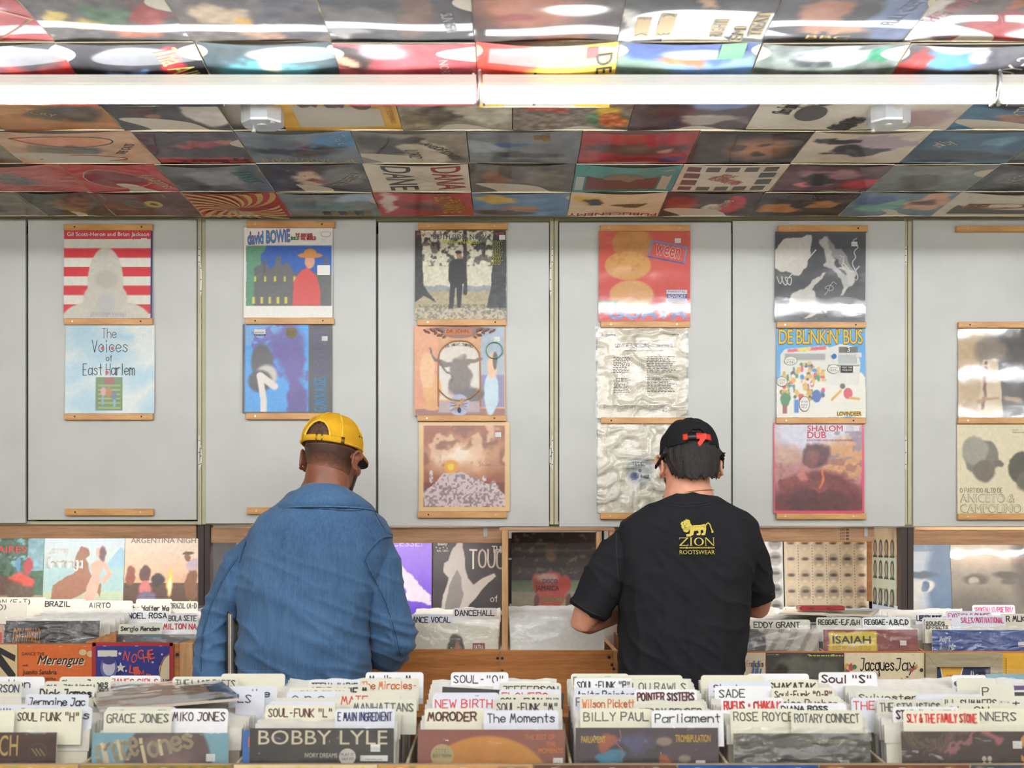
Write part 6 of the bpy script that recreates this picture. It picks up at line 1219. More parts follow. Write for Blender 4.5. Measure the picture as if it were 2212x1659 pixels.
a.poly([(.1, .14), (.13, .36), (.25, .45), (.38, .52), (.4, .72), (.45, .86), (.56, .84), (.58, .74), (.53, .7), (.58, .5), (.66, .42), (.72, .36), (.71, .22), (.62, .34), (.45, .26), (.36, .2), (.32, .02), (.16, .12)], (150, 104, 80)).poly([(.6, .48), (.58, .62), (.66, .68), (.76, .66), (.86, .5), (.74, .36), (.72, .44), (.78, .52), (.72, .6), (.68, .3), (.6, .12), (.5, .2)], (222, 170, 150)).ell(.68, .78, .04, .06, (216, 170, 150), .2).ell(.73, .76, .04, .1, (110, 80, 84), .3).flat().mott(7, 24, 3)
back_cover(97, 270, 'pale cover with a rearing brown shape on green grass', a, lambda L: (L.pen('Johnny', (.06, .74, .3, .86), (236, 232, 226), .014, 3, .3), L.pen('Charanga', (.04, .55, .48, .72), (240, 236, 230), .02, 5, .2)))
a = Art(90, 90, (216, 186, 150)); a.grad((190, 130, 80), (226, 214, 196), 90); a.rect(0, 0, 1, .4, (84, 60, 46)).warp(.08, 8, 3).rect(0, 0, 1, .14, (50, 40, 36)).ell(.56, .4, .04, .16, (240, 190, 90), .5).ell(.56, .36, .02, .1, (250, 236, 190), .5).ell(.08, .5, .06, .12, (130, 74, 56), .2).ell(.26, .5, .07, .1, (84, 56, 50), .2).ell(.42, .44, .07, .08, (60, 50, 50), .3).ell(.26, .34, .08, .08, (190, 110, 106), .3).ell(.28, .22, .1, .08, (110, 100, 124), .3).ell(.82, .36, .08, .2, (120, 80, 50), .2).ell(.82, .62, .07, .08, (176, 160, 170), .2).ell(.78, .72, .035, .04, (120, 70, 50), .2).ell(.78, .77, .06, .02, (80, 64, 50), .2).flat().mott(10, 26, 3)
back_cover(271, 446, 'sunset camp-fire cover under grey capitals', a, lambda L: (L.txt('ARGENTINA NIGHTS', (.07, .9, 1.0-.02, .965), (130, 126, 120), .03), L.txt('pepe rico  tango orch.', (.2, .125, .86, .185), (216, 220, 60), .02)))
a = Art(60, 60, (52, 48, 48)).mott(5, 8, 3); a.poly([(.5, .1), (.5, .6), (.6, .9), (.72, .96), (.8, .7), (.75, .5), (.7, .1)], (214, 208, 196))
def fist(L):
    for k in range(4): L.line(chaikin([(.58, .62+k*.07), (.66, .6+k*.07), (.74, .64+k*.07)], 2), .012, (50, 46, 46))
back_cover(412, 580, 'black cover with a pale grey hand-like shape beside the dark post', a, fist, y=5.135)
a = Art(80, 80, (112, 76, 206)); a.grad((96, 60, 196), (170, 140, 232), 90, .8); a.warp(.08, 8, 4).poly([(.3, .1), (.34, .5), (.62, .62), (.75, .5), (1, .25), (1, .15), (.7, .2), (.5, 0)], (226, 216, 232)).ell(.62, .3, .06, .07, (110, 70, 200), .2).flat().mott(6, 20, 2)
back_cover(760, 933, 'violet cover with a pale cloth-like shape', a, lambda L: L.txt('PRINCESSE!', (.2, .88, .88, .96), (206, 190, 236), .02), pytop=1160)
a = Art(90, 90, (50, 46, 46)).mott(5, 10, 3); a.warp(.03, 8, 3).poly([(.1, .0), (.14, .3), (.2, .5), (.13, .58), (.14, .68), (.2, .72), (.24, .86), (.28, .9), (.31, .98), (.36, .97), (.4, .66), (.44, .5), (.5, .42), (.62, .5), (.76, .56), (.78, .52), (.66, .4), (.52, .24), (.4, .1), (.38, 0)], (190, 186, 178)).poly([(.14, .0), (.2, .4), (.3, .6), (.36, .5), (.38, .3), (.3, .0)], (130, 126, 122)).flat()
back_cover(936, 1108, 'black cover with a raised grey hand and chalky title', a, lambda L: (L.pen('THE', (.74, .82, .9, .9), (214, 206, 190), .014, 2, .1), L.pen('TOUCH', (.46, .62, 1.0, .86), (220, 212, 198), .022, 3, .1), L.pen('of', (.72, .2, .8, .28), (220, 212, 198), .012, 2, .2), L.pen('Betty Johnson', (.57, .02, 1.0, .12), (220, 212, 198), .012, 4, .2), L.txt('Bally', (.06, .9, .18, .95), (214, 208, 196), .02), L.txt('BAL 12011', (.05, .83, .19, .855), (214, 208, 196), .01), [L.star(.04+.045*k, .885-.01*(k % 2), .012, (206, 200, 190)) for k in range(4)]), pytop=1163)
a = Art(90, 90, (58, 44, 38)); a.spots((120, 106, 80), .66, 20, 4, .7, .04, (0, .5, 1, 1)); a.rect(0, 0, 1, .4, (150, 140, 120)).rect(0, .28, 1, .42, (110, 130, 100), .8); a.warp(.05, 6, 3).ell(.47, .76, .075, .12, (84, 62, 48), .2).ell(.47, .7, .06, .07, (120, 84, 62), .3).ell(.47, .3, .18, .22, (176, 74, 60), .15).ell(.3, .38, .05, .12, (176, 80, 66), .3).ell(.63, .38, .05, .12, (180, 70, 56), .3).ell(.42, .44, .12, .06, (190, 150, 140), .5).ell(.3, .14, .03, .12, (110, 66, 54), .3).ell(.68, .14, .04, .12, (100, 62, 52), .3).flat().mott(10, 20, 3)
back_cover(1105, 1288, 'dark photo cover with a figure in a red tie-dyed shirt', a, lambda L: (L.txt('DISCO', (.37, .38, .54, .43), (96, 60, 120), .03), L.txt('JAMAICA', (.28, .27, .56, .35), (70, 40, 50), .03), L.txt('REGGAE', (.36, .16, .6, .21), (110, 140, 70), .03)), pytop=1150, y=4.93)
def facegrid(nu, nv, c0, c1, seed, bg):
    a = Art(nu*14, nv*14, bg); r = random.Random(seed)
    for i in range(nu):
        for j in range(nv):
            u, v = (i+.5)/nu, (j+.5)/nv; q = r.uniform(.8, 1.1)
            a.ell(u, v, .40/nu, .44/nv, tuple(x*q for x in c0), .25).ell(u+.02/nu, v+.1/nv, .26/nu, .1/nv, tuple(x*q for x in c1), .4).ell(u, v-.3/nv, .2/nu, .1/nv, tuple(min(255, x*1.12) for x in c0), .8)
    return a
a = facegrid(5, 5, (150, 148, 142), (70, 70, 70), 3, (214, 212, 206))
back_cover(1512, 1690, 'white cover covered in small grey portraits beside the black sleeve', a)
a = facegrid(6, 5, (190, 172, 144), (80, 66, 54), 5, (206, 190, 160)); a.rect(0, .93, 1, 1, (226, 160, 60))
back_cover(1693, 1873, 'sepia cover filled with rows of mouths under an orange band', a, lambda L: [L.line([(k/6, 0), (k/6, .93)], .016, (206, 190, 160)) for k in range(1, 6)]+[[L.rect(k/6-.005, .02+q*.036, k/6+.005, .035+q*.036, (120, 100, 80)) for q in range(25)] for k in range(1, 6)], pytop=1160)
a = Art(40, 40, (70, 84, 110)).mott(16, 6, 4)
back_cover(1716, 1887, 'dark blue cover edge showing past the sepia mouths cover', a, y=5.13, pytop=1158)
a = Art(80, 80, (176, 190, 200)); a.warp(.08, 5, 3).rect(0, .8, 1, 1, (110, 130, 150), .8).ell(.9, .4, .2, .7, (96, 120, 146), .5).ell(.62, .5, .22, .05, (84, 96, 110), .4).ell(.66, .36, .14, .07, (214, 214, 206), .3).ell(.67, .36, .05, .06, (84, 110, 140), .2).ell(.45, .2, .2, .2, (206, 208, 204), .8).flat().mott(8, 20, 3)
back_cover(1880, 2051, 'cool blue cover with one wide staring eye', a, lambda L: L.txt('Developpement Psychique', (.58, .925, .96, .95), (150, 166, 176)))
a = Art(80, 80, (150, 142, 124)); a.warp(.08, 5, 6).ell(.35, .9, .5, .3, (206, 196, 174), .8).ell(.3, .45, .14, .06, (90, 82, 72), .6).ell(.28, .43, .06, .04, (176, 170, 156), .4).ell(.72, .5, .2, .04, (84, 76, 66), .4).ell(.72, .43, .1, .04, (96, 88, 78), .5).ell(.98, .6, .2, .6, (96, 88, 78), .7).ell(.3, .1, .5, .2, (110, 102, 90), .8).flat().mott(10, 20, 3)
back_cover(2052, 2226, 'hazy sepia cover with a pair of dark eyes', a, wrap=('shrink', .001, .01, .003))
# covers on the partition beside the mouths cover
def side_cover(z0, z1, y0, y1, art, label, lay):
    def fn(u, v, l=0.0): return (1.3835-.0045-l, y1-(y1-y0)*u, z0+(z1-z0)*v)
    m = MB(); cover_mesh(m, fn, art, .0035, (206, 196, 170))
    o = tag(m.build('record_cover', M['lacquer'], None, (1.38, (y0+y1)/2, z0), True), label, 'record', BACKG)
    L = Lay((y1-y0)/(z1-z0)); lay(L); L.build('lettering', o, fn)
def heads(rows_):
    def f(L):
        for v, h in rows_:
            for k in range(4):
                u = .14+k*.24
                L.poly([(u-.1, v-h*.52), (u-.03, v-h*.3), (u+.03, v-h*.3), (u+.1, v-h*.52)], (50, 46, 44)); L.ell(u, v, .075, h*.42, (66, 58, 54)); L.ell(u, v-h*.04, .05, h*.32, (150, 140, 126)); L.rect(u-.022, v-h*.42, u+.022, v-h*.25, (140, 130, 116))
        L.rows(.3, .3, .8, .34, 1, (150, 150, 130), 2, .5); 
    return f
a = Art(30, 40, (196, 206, 184)).mott(4, 5, 2)
side_cover(1.162, 1.337, 4.655, 4.965, a, 'mint cover of repeated long heads on the partition, lower one', heads([(.74, .42), (.16, .4)]))
a = Art(30, 20, (206, 186, 150)).mott(5, 5, 2)
side_cover(1.339, 1.441, 4.655, 4.965, a, 'buff cover of repeated long heads on the partition, upper one', heads([(.3, .7)]))
# ---------------------------------------------------------------- covers tacked to the boards
TACK = 'covers tacked along the bin fronts'
def tacked(px0, px1, py0, art, label, lay, y=YW, h=.26, mat='print', border=None, dy=0.0):
    w = PX(px1, y)-PX(px0, y); zt = PZ(py0, y)
    fn = cover_map(PX(px0, y), zt-h, w, h, y-.0035-dy)
    m = MB(); cover_mesh(m, fn, art, .0025, border or (206, 190, 160))
    o = tag(m.build('record_cover', M[mat], None, (PX((px0+px1)/2, y), y-.003, zt-h), True), label, 'record', TACK)
    L = Lay(w/h); lay(L); L.build('lettering', o, fn)
    for u in (.14, .55, .86):
        L = Lay(w/h); L.rect(u-.02, .972, u+.02, .98, (206, 200, 190)); L.build('staple', o, lambda a_, b_, l: fn(a_, b_, l+.0006), M['chrome'])
    return o
a = Art(50, 70, (216, 190, 144)).mott(5, 6, 3)
tacked(-130, 38, 1392, a, 'tan tacked cover with black brush strokes at the picture edge', lambda L: (L.poly([(.55, 1), (.7, 1), (.98, .62), (.96, .5)], BK), L.poly([(.6, .98), (.75, .98), (.98, .86), (.97, .78)], BK), L.line([(.97, .1), (.99, .4)], .03, BK)))
a = Art(60, 80, (214, 106, 46)).mott(7, 20, 3); a.ell(.2, .34, .14, .12, (50, 42, 38), .1)
tacked(40, 207, 1392, a, 'orange tacked cover with black dance title', lambda L: (L.txt('DANCE THE', (.05, .86, .34, .9), (60, 40, 30), .03), L.txt('Merengue', (.26, .7, .86, .85), (236, 222, 196), .04, .35), L.txt('Merengue', (.25, .71, .85, .86), (44, 36, 32), .04, .35), L.txt('with', (.06, .72, .13, .75), (60, 40, 30), .02), L.txt('Juanito Sanabria', (.06, .6, .5, .68), (50, 36, 30), .02, .1), L.txt('AND HIS ORCHESTRA', (.08, .545, .49, .575), (60, 40, 30), .02), L.ell(.84, .9, .05, .04, (214, 190, 140)), L.ell(.94, .88, .05, .04, (214, 190, 140)), [L.ell(u, v, .03, .035, (214, 196, 160)) for u, v in ((.72, .52), (.91, .53), (.42, .42), (.52, .43))], L.poly([(.6, .4), (.68, .5), (.76, .5), (.8, .38)], (214, 196, 160)), L.poly([(.84, .38), (.88, .5), (.95, .5), (.99, .4)], (214, 196, 160)), L.ell(.72, .535, .03, .02, BK), L.ell(.915, .55, .025, .02, BK), L.rows(.38, .3, .58, .4, 4, (206, 180, 140), 4, .6)))
a = Art(60, 80, (44, 50, 132)).mott(9, 20, 4)
def noche(L):
    L.frame(0, 0, 1, 1, .05, (168, 40, 46)); L.rect(.05, .84, .3, .92, (222, 216, 206)); L.poly([(.82, .2), (.84, .7), (.9, .83), (1.0-.03, .88), (.97, .05), (.85, .05)], (222, 206, 170)); L.line(chaikin([(.84, .3), (.84, .66), (.9, .82), (.97, .87)], 2), .012, (150, 60, 56))
    for k, (ch, u, v, r) in enumerate((('N', .42, .85, -12), ('O', .52, .82, -14), ('C', .6, .87, -6), ('H', .67, .83, 8), ('E', .74, .87, 14))): L.txt(ch, (u-.035, v-.06, u+.035, v+.06), (206, 80, 60), .03, 0, r)
    for ch, u, v, r in (('L', .49, .68, -8), ('I', .55, .66, 10), ('M', .62, .62, 6), ('E', .7, .57, -8), ('-', .74, .55, 0), ('N', .73, .45, 10)): L.txt(ch, (u-.03, v-(.005 if ch == '-' else .05), u+.03, v+(.005 if ch == '-' else .05)), (206, 80, 60), .03, 0, r)
    for u, v, r in ((.34, .88, .03), (.88, .87, .02), (.35, .7, .07), (.76, .77, .02), (.2, .38, .1), (.42, .66, .02), (.42, .38, .09), (.72, .42, .02), (.56, .4, .08)): L.star(u, v, r, (214, 208, 200))
    L.ell(.2, .7, .11, .15, (96, 100, 160)); L.ell(.2, .71, .08, .11, (190, 190, 206)); L.ell(.2, .79, .08, .05, (60, 60, 120)); L.pen('Cantan', (.06, .5, .22, .56), (196, 60, 56), .012, 3, .2)
    L.pen('VG', (.9, .42, .98, .55), (60, 64, 110), .014, 3, .1)
tacked(204, 372, 1391, a, 'blue starry tacked cover with a red border and tumbling red capitals', noche, dy=.003)
a = Art(40, 60, (222, 206, 176)).mott(4, 8, 3)
tacked(1490, 1653, 1410, a, 'pale tacked cover with blue zigzags beside the black tee', lambda L: (L.pen('au Francois', (.68, .82, .97, .9), (206, 110, 96), .008, 3, .2), [L.poly([(.84+.03*k, .9-.1*(k % 2)), (.86+.03*k, .9-.1*(k % 2)), (.82+.03*k, .5), (.79+.03*k, .5)], (70, 120, 170)) for k in range(4)], [L.line([(.7+.03*k, .5), (.86+.02*k, .84)], .005, (110, 110, 110)) for k in range(4)]))
a = Art(70, 80, (70, 66, 58)); a.warp(.2, 5, 3).ell(.4, .8, .3, .14, (104, 104, 90), .4).ell(.75, .8, .2, .12, (92, 92, 82), .5).ell(.6, .55, .3, .1, (110, 112, 92), .5).ell(.15, .6, .14, .2, (60, 48, 44), .4).flat().mott(12, 14, 3)
def lily(L):
    for k in range(9):
        t = math.radians(18+k*18); L.poly([(.38-.025*math.sin(t), .44+.02*math.cos(t)), (.38+.13*math.cos(t), .44+.15*math.sin(t)), (.38+.025*math.sin(t), .44-.02*math.cos(t))], (222, 180, 60))
    L.rows(.55, .955, .99, .975, 1, (190, 186, 80), 3, .8, 0); L.txt('ANNE', (.52, .5, .8, .58), (226, 222, 210), .03); L.txt('SE', (.55, .4, .7, .47), (190, 190, 180), .03); L.rect(.0, .97, .1, .985, (120, 110, 90))
tacked(1655, 1822, 1410, a, 'murky green tacked cover with a yellow water lily', lily)
a = Art(60, 60, (226, 210, 174)).mott(4, 8, 4)
def jac(L):
    L.pen('Jacques', (.2, .72, .62, .93), (50, 44, 42), .014, 3, .1); L.pen('Jay', (.64, .72, .88, .93), (50, 44, 42), .014, 5, .1); L.pen('et ses', (.03, .5, .24, .6), (50, 44, 42), .012, 2, .2); L.txt('LD297', (.14, .575, .26, .61), (70, 64, 60), .01); L.ell(.3, .54, .05, .03, BK); L.txt('vogue', (.265, .53, .335, .548), (226, 220, 206), .01)
    r = random.Random(5)
    for u0, v0, n, s in ((.06, .8, 9, .03), (.9, .8, 6, .03), (.42, .68, 6, .016), (.72, .68, 5, .018), (.44, .5, 7, .026), (.62, .52, 6, .024), (.86, .54, 8, .028), (.76, .42, 5, .022)):
        for k in range(n): L.ell(u0+r.uniform(-.07, .07), v0+r.uniform(-.06, .06), s*r.uniform(.5, 1), s*r.uniform(.5, 1.1), r.choice([(206, 150, 60), (190, 70, 80), (70, 130, 80), (50, 46, 44), (214, 170, 80), (170, 90, 60)]), 9)
    for u, v in ((.4, .5), (.68, .54), (.84, .6)): L.poly([(u-.04, v-.03), (u+.01, v+.015), (u+.015, v-.02)], (214, 166, 60)); L.ell(u-.03, v, .035, .045, (206, 156, 50)); L.ell(u-.03, v, .022, .03, (226, 190, 110))
tacked(1823, 1995, 1410, a, 'cream tacked cover with looping black signature title and tiny toy-like figures', jac, dy=.003)
FRM = thing('framed_cover', 'grey weathered frame around a navy and yellow cover on the bin front', 'framed cover', (PX(2078, YW), YW-.01, PZ(1640, YW)), TACK)
fx0, fx1, ft, fb = PX(1996, YW), PX(2161, YW), PZ(1410, YW), PZ(1640, YW); ix0, ix1, it = PX(2020, YW), PX(2135, YW), PZ(1440, YW)
for nm, q in (('frame_side', [(fx0, fb), (ix0, fb), (ix0, it), (fx0, ft)]), ('frame_side', [(ix1, fb), (fx1, fb), (fx1, ft), (ix1, it)]), ('frame_top', [(fx0, ft), (ix0, it), (ix1, it), (fx1, ft)])):
    m = MB(); m.rings([[(x, YW-.0195, z) for x, z in q], [(x, YW-.0005, z) for x, z in q]]); m.build(nm, M['grey_wood'], FRM, fix=True, bevel=.001)
a = Art(40, 60, (46, 52, 92)).mott(4, 6, 3)
fn = cover_map(ix0+.0005, fb, ix1-ix0-.001, it-fb-.0005, YW-.004); m = MB(); cover_mesh(m, fn, a, .002); pc = m.build('picture', M['print'], FRM)
L = Lay((ix1-ix0)/(it-fb)); L.poly([(.1, 1), (.5, 1), (.3, .62), (.22, .62)], (226, 176, 60)); L.poly([(.08, 1), (.1, 1), (.24, .62), (.2, .62)], (220, 206, 180)); L.poly([(.5, 1), (.53, 1), (.34, .6), (.3, .6)], (220, 206, 180)); L.rows(.2, .78, .42, .95, 3, (206, 110, 60), 3, .4); L.ell(.85, .9, .13, .05, (30, 30, 34)); L.txt('Capitol', (.75, .88, .95, .925), (230, 226, 220), .02, .2); L.line(chaikin([(.66, .75), (.66, .95), (.69, .97), (.71, .93), (.7, .75)], 2), .012, (226, 222, 210)); L.build('lettering', FRM, fn)
a = Art(40, 40, (222, 170, 50)).mott(5, 6, 4)
tacked(2163, 2330, 1411, a, 'plain yellow tacked cover with dotted stitching at the picture edge', lambda L: [L.rect(.05, .05+k*.03, .06, .07+k*.03, (130, 90, 40)) for k in range(30)])
for px0, px1, c, c2, lab in ((-60, 170, (196, 150, 90), (60, 140, 80), 'tan cover along the rack front below the dark red jacket'), (176, 500, (150, 120, 56), (60, 70, 50), 'gold and dark cover along the rack front below the sky-blue jacket'), (506, 815, (222, 196, 150), (190, 170, 40), 'cream cover with yellow along the rack front below the black jacket'), (817, 1150, (196, 146, 88), (60, 66, 84), 'light brown cover along the rack front below the rust jacket'), (1154, 1460, (96, 60, 50), (206, 196, 180), 'dark cover along the rack front below the violet jacket'), (1464, 1766, (30, 72, 130), (40, 90, 150), 'deep blue cover along the rack front below the crinkled jacket'), (1770, 2092, (110, 62, 44), (206, 150, 60), 'dark brown cover along the rack front below the brown jacket'), (2096, 2400, (60, 70, 84), (206, 150, 90), 'slate cover along the rack front at the picture edge')):
    a = Art(60, 30, c).mott(10, 12, int(px0)+90); a.spots(c2, .55, 9, int(px0)+99, .8, .05, (.04, 0, .96, .97))
    tacked(px0, px1, 1651.5, a, lab, lambda L: None, y=YR-.02, h=.31)
# ---------------------------------------------------------------- people
from mathutils import noise as mnoise
from mathutils.bvhtree import BVHTree
def fuse(mb, voxel, smooth=6, disp=None):
    """one continuous surface from overlapping closed shapes"""
    me = mb.mesh('raw', M['door'], fix=True); o = bpy.data.objects.new('raw', me); COL.objects.link(o)
    r = o.modifiers.new('r', 'REMESH'); r.mode = 'VOXEL'; r.voxel_size = voxel; r.use_smooth_shade = True
    if smooth: q = o.modifiers.new('s', 'SMOOTH'); q.factor = .5; q.iterations = smooth
    dg = bpy.context.evaluated_depsgraph_get(); n = bpy.data.meshes.new_from_object(o.evaluated_get(dg), depsgraph=dg)
    bpy.data.objects.remove(o, do_unlink=True); bpy.data.meshes.remove(me)
    if disp:
        n.update(); nr = [v.normal.copy() for v in n.vertices]
        for v, k in zip(n.vertices, nr): v.co += k*disp(v.co, k)
    n.update(); return n
def wear(name, me, mat, parent, mats=None):
    me.name = name; me.materials.clear()
    me.materials.append(mat); o = bpy.data.objects.new(name, me); COL.objects.link(o)
    og = Vector(parent['_o'])
    for v in me.vertices: v.co -= og
    o['_o'] = tuple(og); o.parent = parent
    for p in me.polygons: p.use_smooth = True
    return o
def bvh_of(*os):
    V, P = [], []
    for o in os:
        og = Vector(o['_o']); me = o.data; b = len(V)
        V += [v.co+og for v in me.vertices]; P += [tuple(i+b for i in p.vertices) for p in me.polygons]
    return BVHTree.FromPolygons(V, P)
def sring(x0, x1, cy, hd, z, n=28, e=2.5, tilt=0.0):
    cx_, hw = (x0+x1)/2, (x1-x0)/2; out = []
    for k in range(n):
        t = 2*math.pi*k/n; c, s = math.cos(t), math.sin(t)
        x = cx_+hw*math.copysign(abs(c)**(2/e), c); y = cy+hd*math.copysign(abs(s)**(2/e), s); out.append((x, y, z+tilt*(y-cy)))
    return out
class Pose:
    """head frame: x to the person's right, y forward, z up"""
    def __init__(s, at, yaw, pitch, roll=0):
        s.m = Matrix.Translation(at) @ Euler((math.radians(-pitch), 0, 0)).to_matrix().to_4x4() if False else Matrix.Translation(at) @ Matrix.Rotation(math.radians(-yaw), 4, 'Z') @ Matrix.Rotation(math.radians(-pitch), 4, 'X') @ Matrix.Rotation(math.radians(roll), 4, 'Y')
    def __call__(s, x, y, z): return tuple(s.m @ Vector((x, y, z)))
def hball(mb, P, c, r, n=20, m=14, rot=None):
    t = MB(); t.ball((0, 0, 0), r, n, m); b = len(mb.v)
    for v in t.v:
        q = Vector(v)
        if rot is not None: q = rot @ q
        mb.vert(P(c[0]+q.x, c[1]+q.y, c[2]+q.z))
    for f in t.f: mb.face(*[i+b for i in f])
def head(mb, P, ears=.081, ear_h=.034, jaw=.057):
    hball(mb, P, (0, -.008, .035), (.077, .098, .098)); hball(mb, P, (0, .012, -.01), (.069, .082, .088)); hball(mb, P, (0, .034, -.062), (jaw, .058, .056)); hball(mb, P, (0, .082, -.098), (.022, .018, .018))
    hball(mb, P, (0, .094, .018), (.05, .012, .012), 14, 8)
    mb.tube([P(0, .094, .012), P(0, .107, -.012), P(0, .114, -.03)], [.007, .0095, .013], 10); hball(mb, P, (-.012, .1, -.034), (.008, .01, .007), 10, 6); hball(mb, P, (.012, .1, -.034), (.008, .01, .007), 10, 6)
    hball(mb, P, (0, .092, -.061), (.023, .01, .006), 12, 6); hball(mb, P, (0, .09, -.07), (.02, .01, .007), 12, 6)
    for s in (-1, 1):
        hball(mb, P, (s*.05, .066, -.03), (.02, .022, .02), 12, 8)
        R_ = Matrix.Rotation(math.radians(s*-24), 3, 'Z') @ Matrix.Rotation(math.radians(-10), 3, 'X')
        t = []
        for k in range(11):
            a = math.radians(-115+k*28); rr = 1.0 if k < 8 else .85
            v = R_ @ Vector((s*.009, -.019*math.cos(a)*rr, ear_h*.86*math.sin(a)*rr)); t.append(P(s*ears+v.x, -.012+v.y, -.012+v.z))
        mb.tube(t, .0058, 8)
        hball(mb, P, (s*(ears-.004), -.008, -.012), (.0065, .016, ear_h*.78), 10, 8, R_)
        hball(mb, P, (s*(ears-.001), -.002, -.012-ear_h*.86), (.007, .009, .010), 10, 6)
def eyes(P, parent, name='eye'):
    for s in (-1, 1):
        m = MB(); m.ball(P(s*.031, .076, .004), .0118, 14, 10); m.build(name, M['eye'], parent, smooth=True)
def hand(mb, w, d, n, side, curl=.5):
    """palm and five fingers; d = pointing, n = the way the fingers curl, side = +1 thumb along d x n"""
    w = Vector(w); d = Vector(d).normalized(); n = Vector(n); n = (n-d*n.dot(d)).normalized(); s = d.cross(n)*side
    mb.tube([w-d*.02, w+d*.02, w+d*.055, w+d*.088], [(.024, .021), (.031, .019), (.040, .016), (.040, .0125)] if abs((d.cross(Vector((0, 0, 1)))).normalized().dot(s)) > .6 else [(.021, .024), (.019, .031), (.016, .040), (.0125, .040)], 14)
    for k, (L, off) in enumerate(((.072, .031), (.082, .0105), (.076, -.0105), (.06, -.031))):
        p = w+d*.078+s*off; a = 0; pts = [p]
        for q, f in enumerate((.45, .32, .23)):
            a += curl*(.65+.35*q)+k*.05; p = p+(d*math.cos(a)+n*math.sin(a)+s*off*1.6)*(L*f); pts.append(p)
        mb.tube(pts, [.0095, .0088, .0080, .0066], 10)
    p = w+d*.018+s*.022
    mb.tube([p, p+s*.024+d*.022+n*.012, p+s*.034+d*.05+n*.022, p+s*.03+d*.074+n*.032], [.0145, .0115, .0098, .0076], 10)
def skin(name, rgb, dark):
    m, nt, b = new_mat(name); n = noise(nt, 22, 4); r = ramp(nt, n.outputs['Fac'], [(.3, lin(dark)), (.7, lin(rgb))]); nt.links.new(r.outputs[0], b.inputs['Base Color'])
    setin(b, Roughness=.42); b.inputs['Subsurface Weight'].default_value = .08; b.inputs['Subsurface Radius'].default_value = (.012, .005, .003); b.inputs['Subsurface Scale'].default_value = 1.0
    bump(nt, b, noise(nt, 420, 2).outputs['Fac'], .12, .0006); return m
M['skin_a'] = skin('deep_brown_skin', (150, 92, 66), (122, 72, 52)); M['skin_b'] = skin('fair_skin', (224, 166, 138), (208, 140, 112))
M['eye'] = plain('eye_white', (226, 222, 214), .2, 0)
def cloth(name, lo, hi, weave=900, streak=0.0, rough=.85, bst=.35, fade=6):
    m, nt, b = new_mat(name)
    n1 = noise(nt, fade, 5, .6); n2 = noise(nt, 60, 3, .6, (3.2, 3.2, .16)); n3 = noise(nt, 260, 2, .5, (3, 3, .35))
    a = N(nt, 'ShaderNodeMath', operation='MULTIPLY_ADD'); a.inputs[1].default_value = streak; nt.links.new(n2.outputs['Fac'], a.inputs[0]); nt.links.new(n1.outputs['Fac'], a.inputs[2])
    c = N(nt, 'ShaderNodeMath', operation='MULTIPLY_ADD'); c.inputs[1].default_value = streak*.8; nt.links.new(n3.outputs['Fac'], c.inputs[0]); nt.links.new(a.outputs[0], c.inputs[2])
    w = .5+streak*.9
    r = ramp(nt, c.outputs[0], [(w-.34, lin(lo)), (w+.3, lin(hi))]); nt.links.new(r.outputs[0], b.inputs['Base Color'])
    setin(b, Roughness=rough); b.inputs['Sheen Weight'].default_value = .15 if streak else .0
    b.inputs['Specular IOR Level'].default_value = .25
    bump(nt, b, noise(nt, weave, 2).outputs['Fac'], bst, .0008); return m
M['denim'] = cloth('washed_blue_denim', (38, 65, 100), (78, 113, 150), 700, .42, .88, .5, 3.0)
M['denim_seam'] = plain('denim_seam', (78, 112, 148), .9, .2, 160)
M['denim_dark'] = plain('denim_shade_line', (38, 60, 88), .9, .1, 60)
M['tee'] = cloth('washed_black_cotton', (27, 27, 31), (38, 38, 42), 900, .0, .9, .25)
M['tee_seam'] = plain('black_stitch', (48, 48, 52), .9, .1, 90)
M['jeans'] = cloth('dark_trousers', (34, 38, 50), (56, 60, 74), 700, .3)
M['cap_y'] = cloth('mustard_cotton', (206, 150, 22), (240, 186, 44), 800, .0, .85, .35, 16)
M['cap_y2'] = plain('mustard_stitch', (244, 196, 70), .8, .08, 120)
M['cap_k'] = cloth('black_twill', (24, 24, 26), (38, 38, 40), 900, .0, .9, .25)
M['brim_k'] = plain('dark_green_underbrim', (36, 46, 42), .8, .08)
M['strap_r'] = plain('red_webbing', (226, 54, 32), .6, .08, 120, bmp=.4, bscale=300)
M['buckle'] = plain('black_buckle', (26, 26, 30), .3, 0)
M['shoe'] = plain('dark_shoe_leather', (44, 40, 38), .5, .06)
def hair_mat(name, lo, hi, scale, st, stretch=None):
    m, nt, b = new_mat(name); n = noise(nt, scale, 4, .65, stretch); r = ramp(nt, n.outputs['Fac'], [(.35, lin(lo)), (.65, lin(hi))]); nt.links.new(r.outputs[0], b.inputs['Base Color']); setin(b, Roughness=.55)
    bump(nt, b, n.outputs['Fac'], st, .004); return m
M['hair_a'] = hair_mat('tight_brown_curls', (44, 28, 22), (120, 84, 66), 210, 1.0); M['hair_fade'] = printed('cropped_fade', .55, grain=.22, bstr=.5)
M['hair_b'] = hair_mat('dark_wavy_hair', (14, 12, 12), (46, 36, 32), 130, 1.0, (2, 2, .5)); M['beard'] = hair_mat('short_beard', (36, 26, 22), (84, 60, 46), 260, 1.0)
CC_ = (0, -.008, .03)      # cap centre in the head frame
def cap_pt(az, el, rx=.0875, ry=.110, rz=.108, off=0.0):
    """az 0 at the back, turning to the wearer's right; el 0 at the band"""
    k = math.cos(el)**.82
    return (CC_[0]+(rx+off)*k*math.sin(az), CC_[1]-(ry+off)*k*math.cos(az), CC_[2]-.004+(rz+off)*math.copysign(abs(math.sin(el))**.92, el))
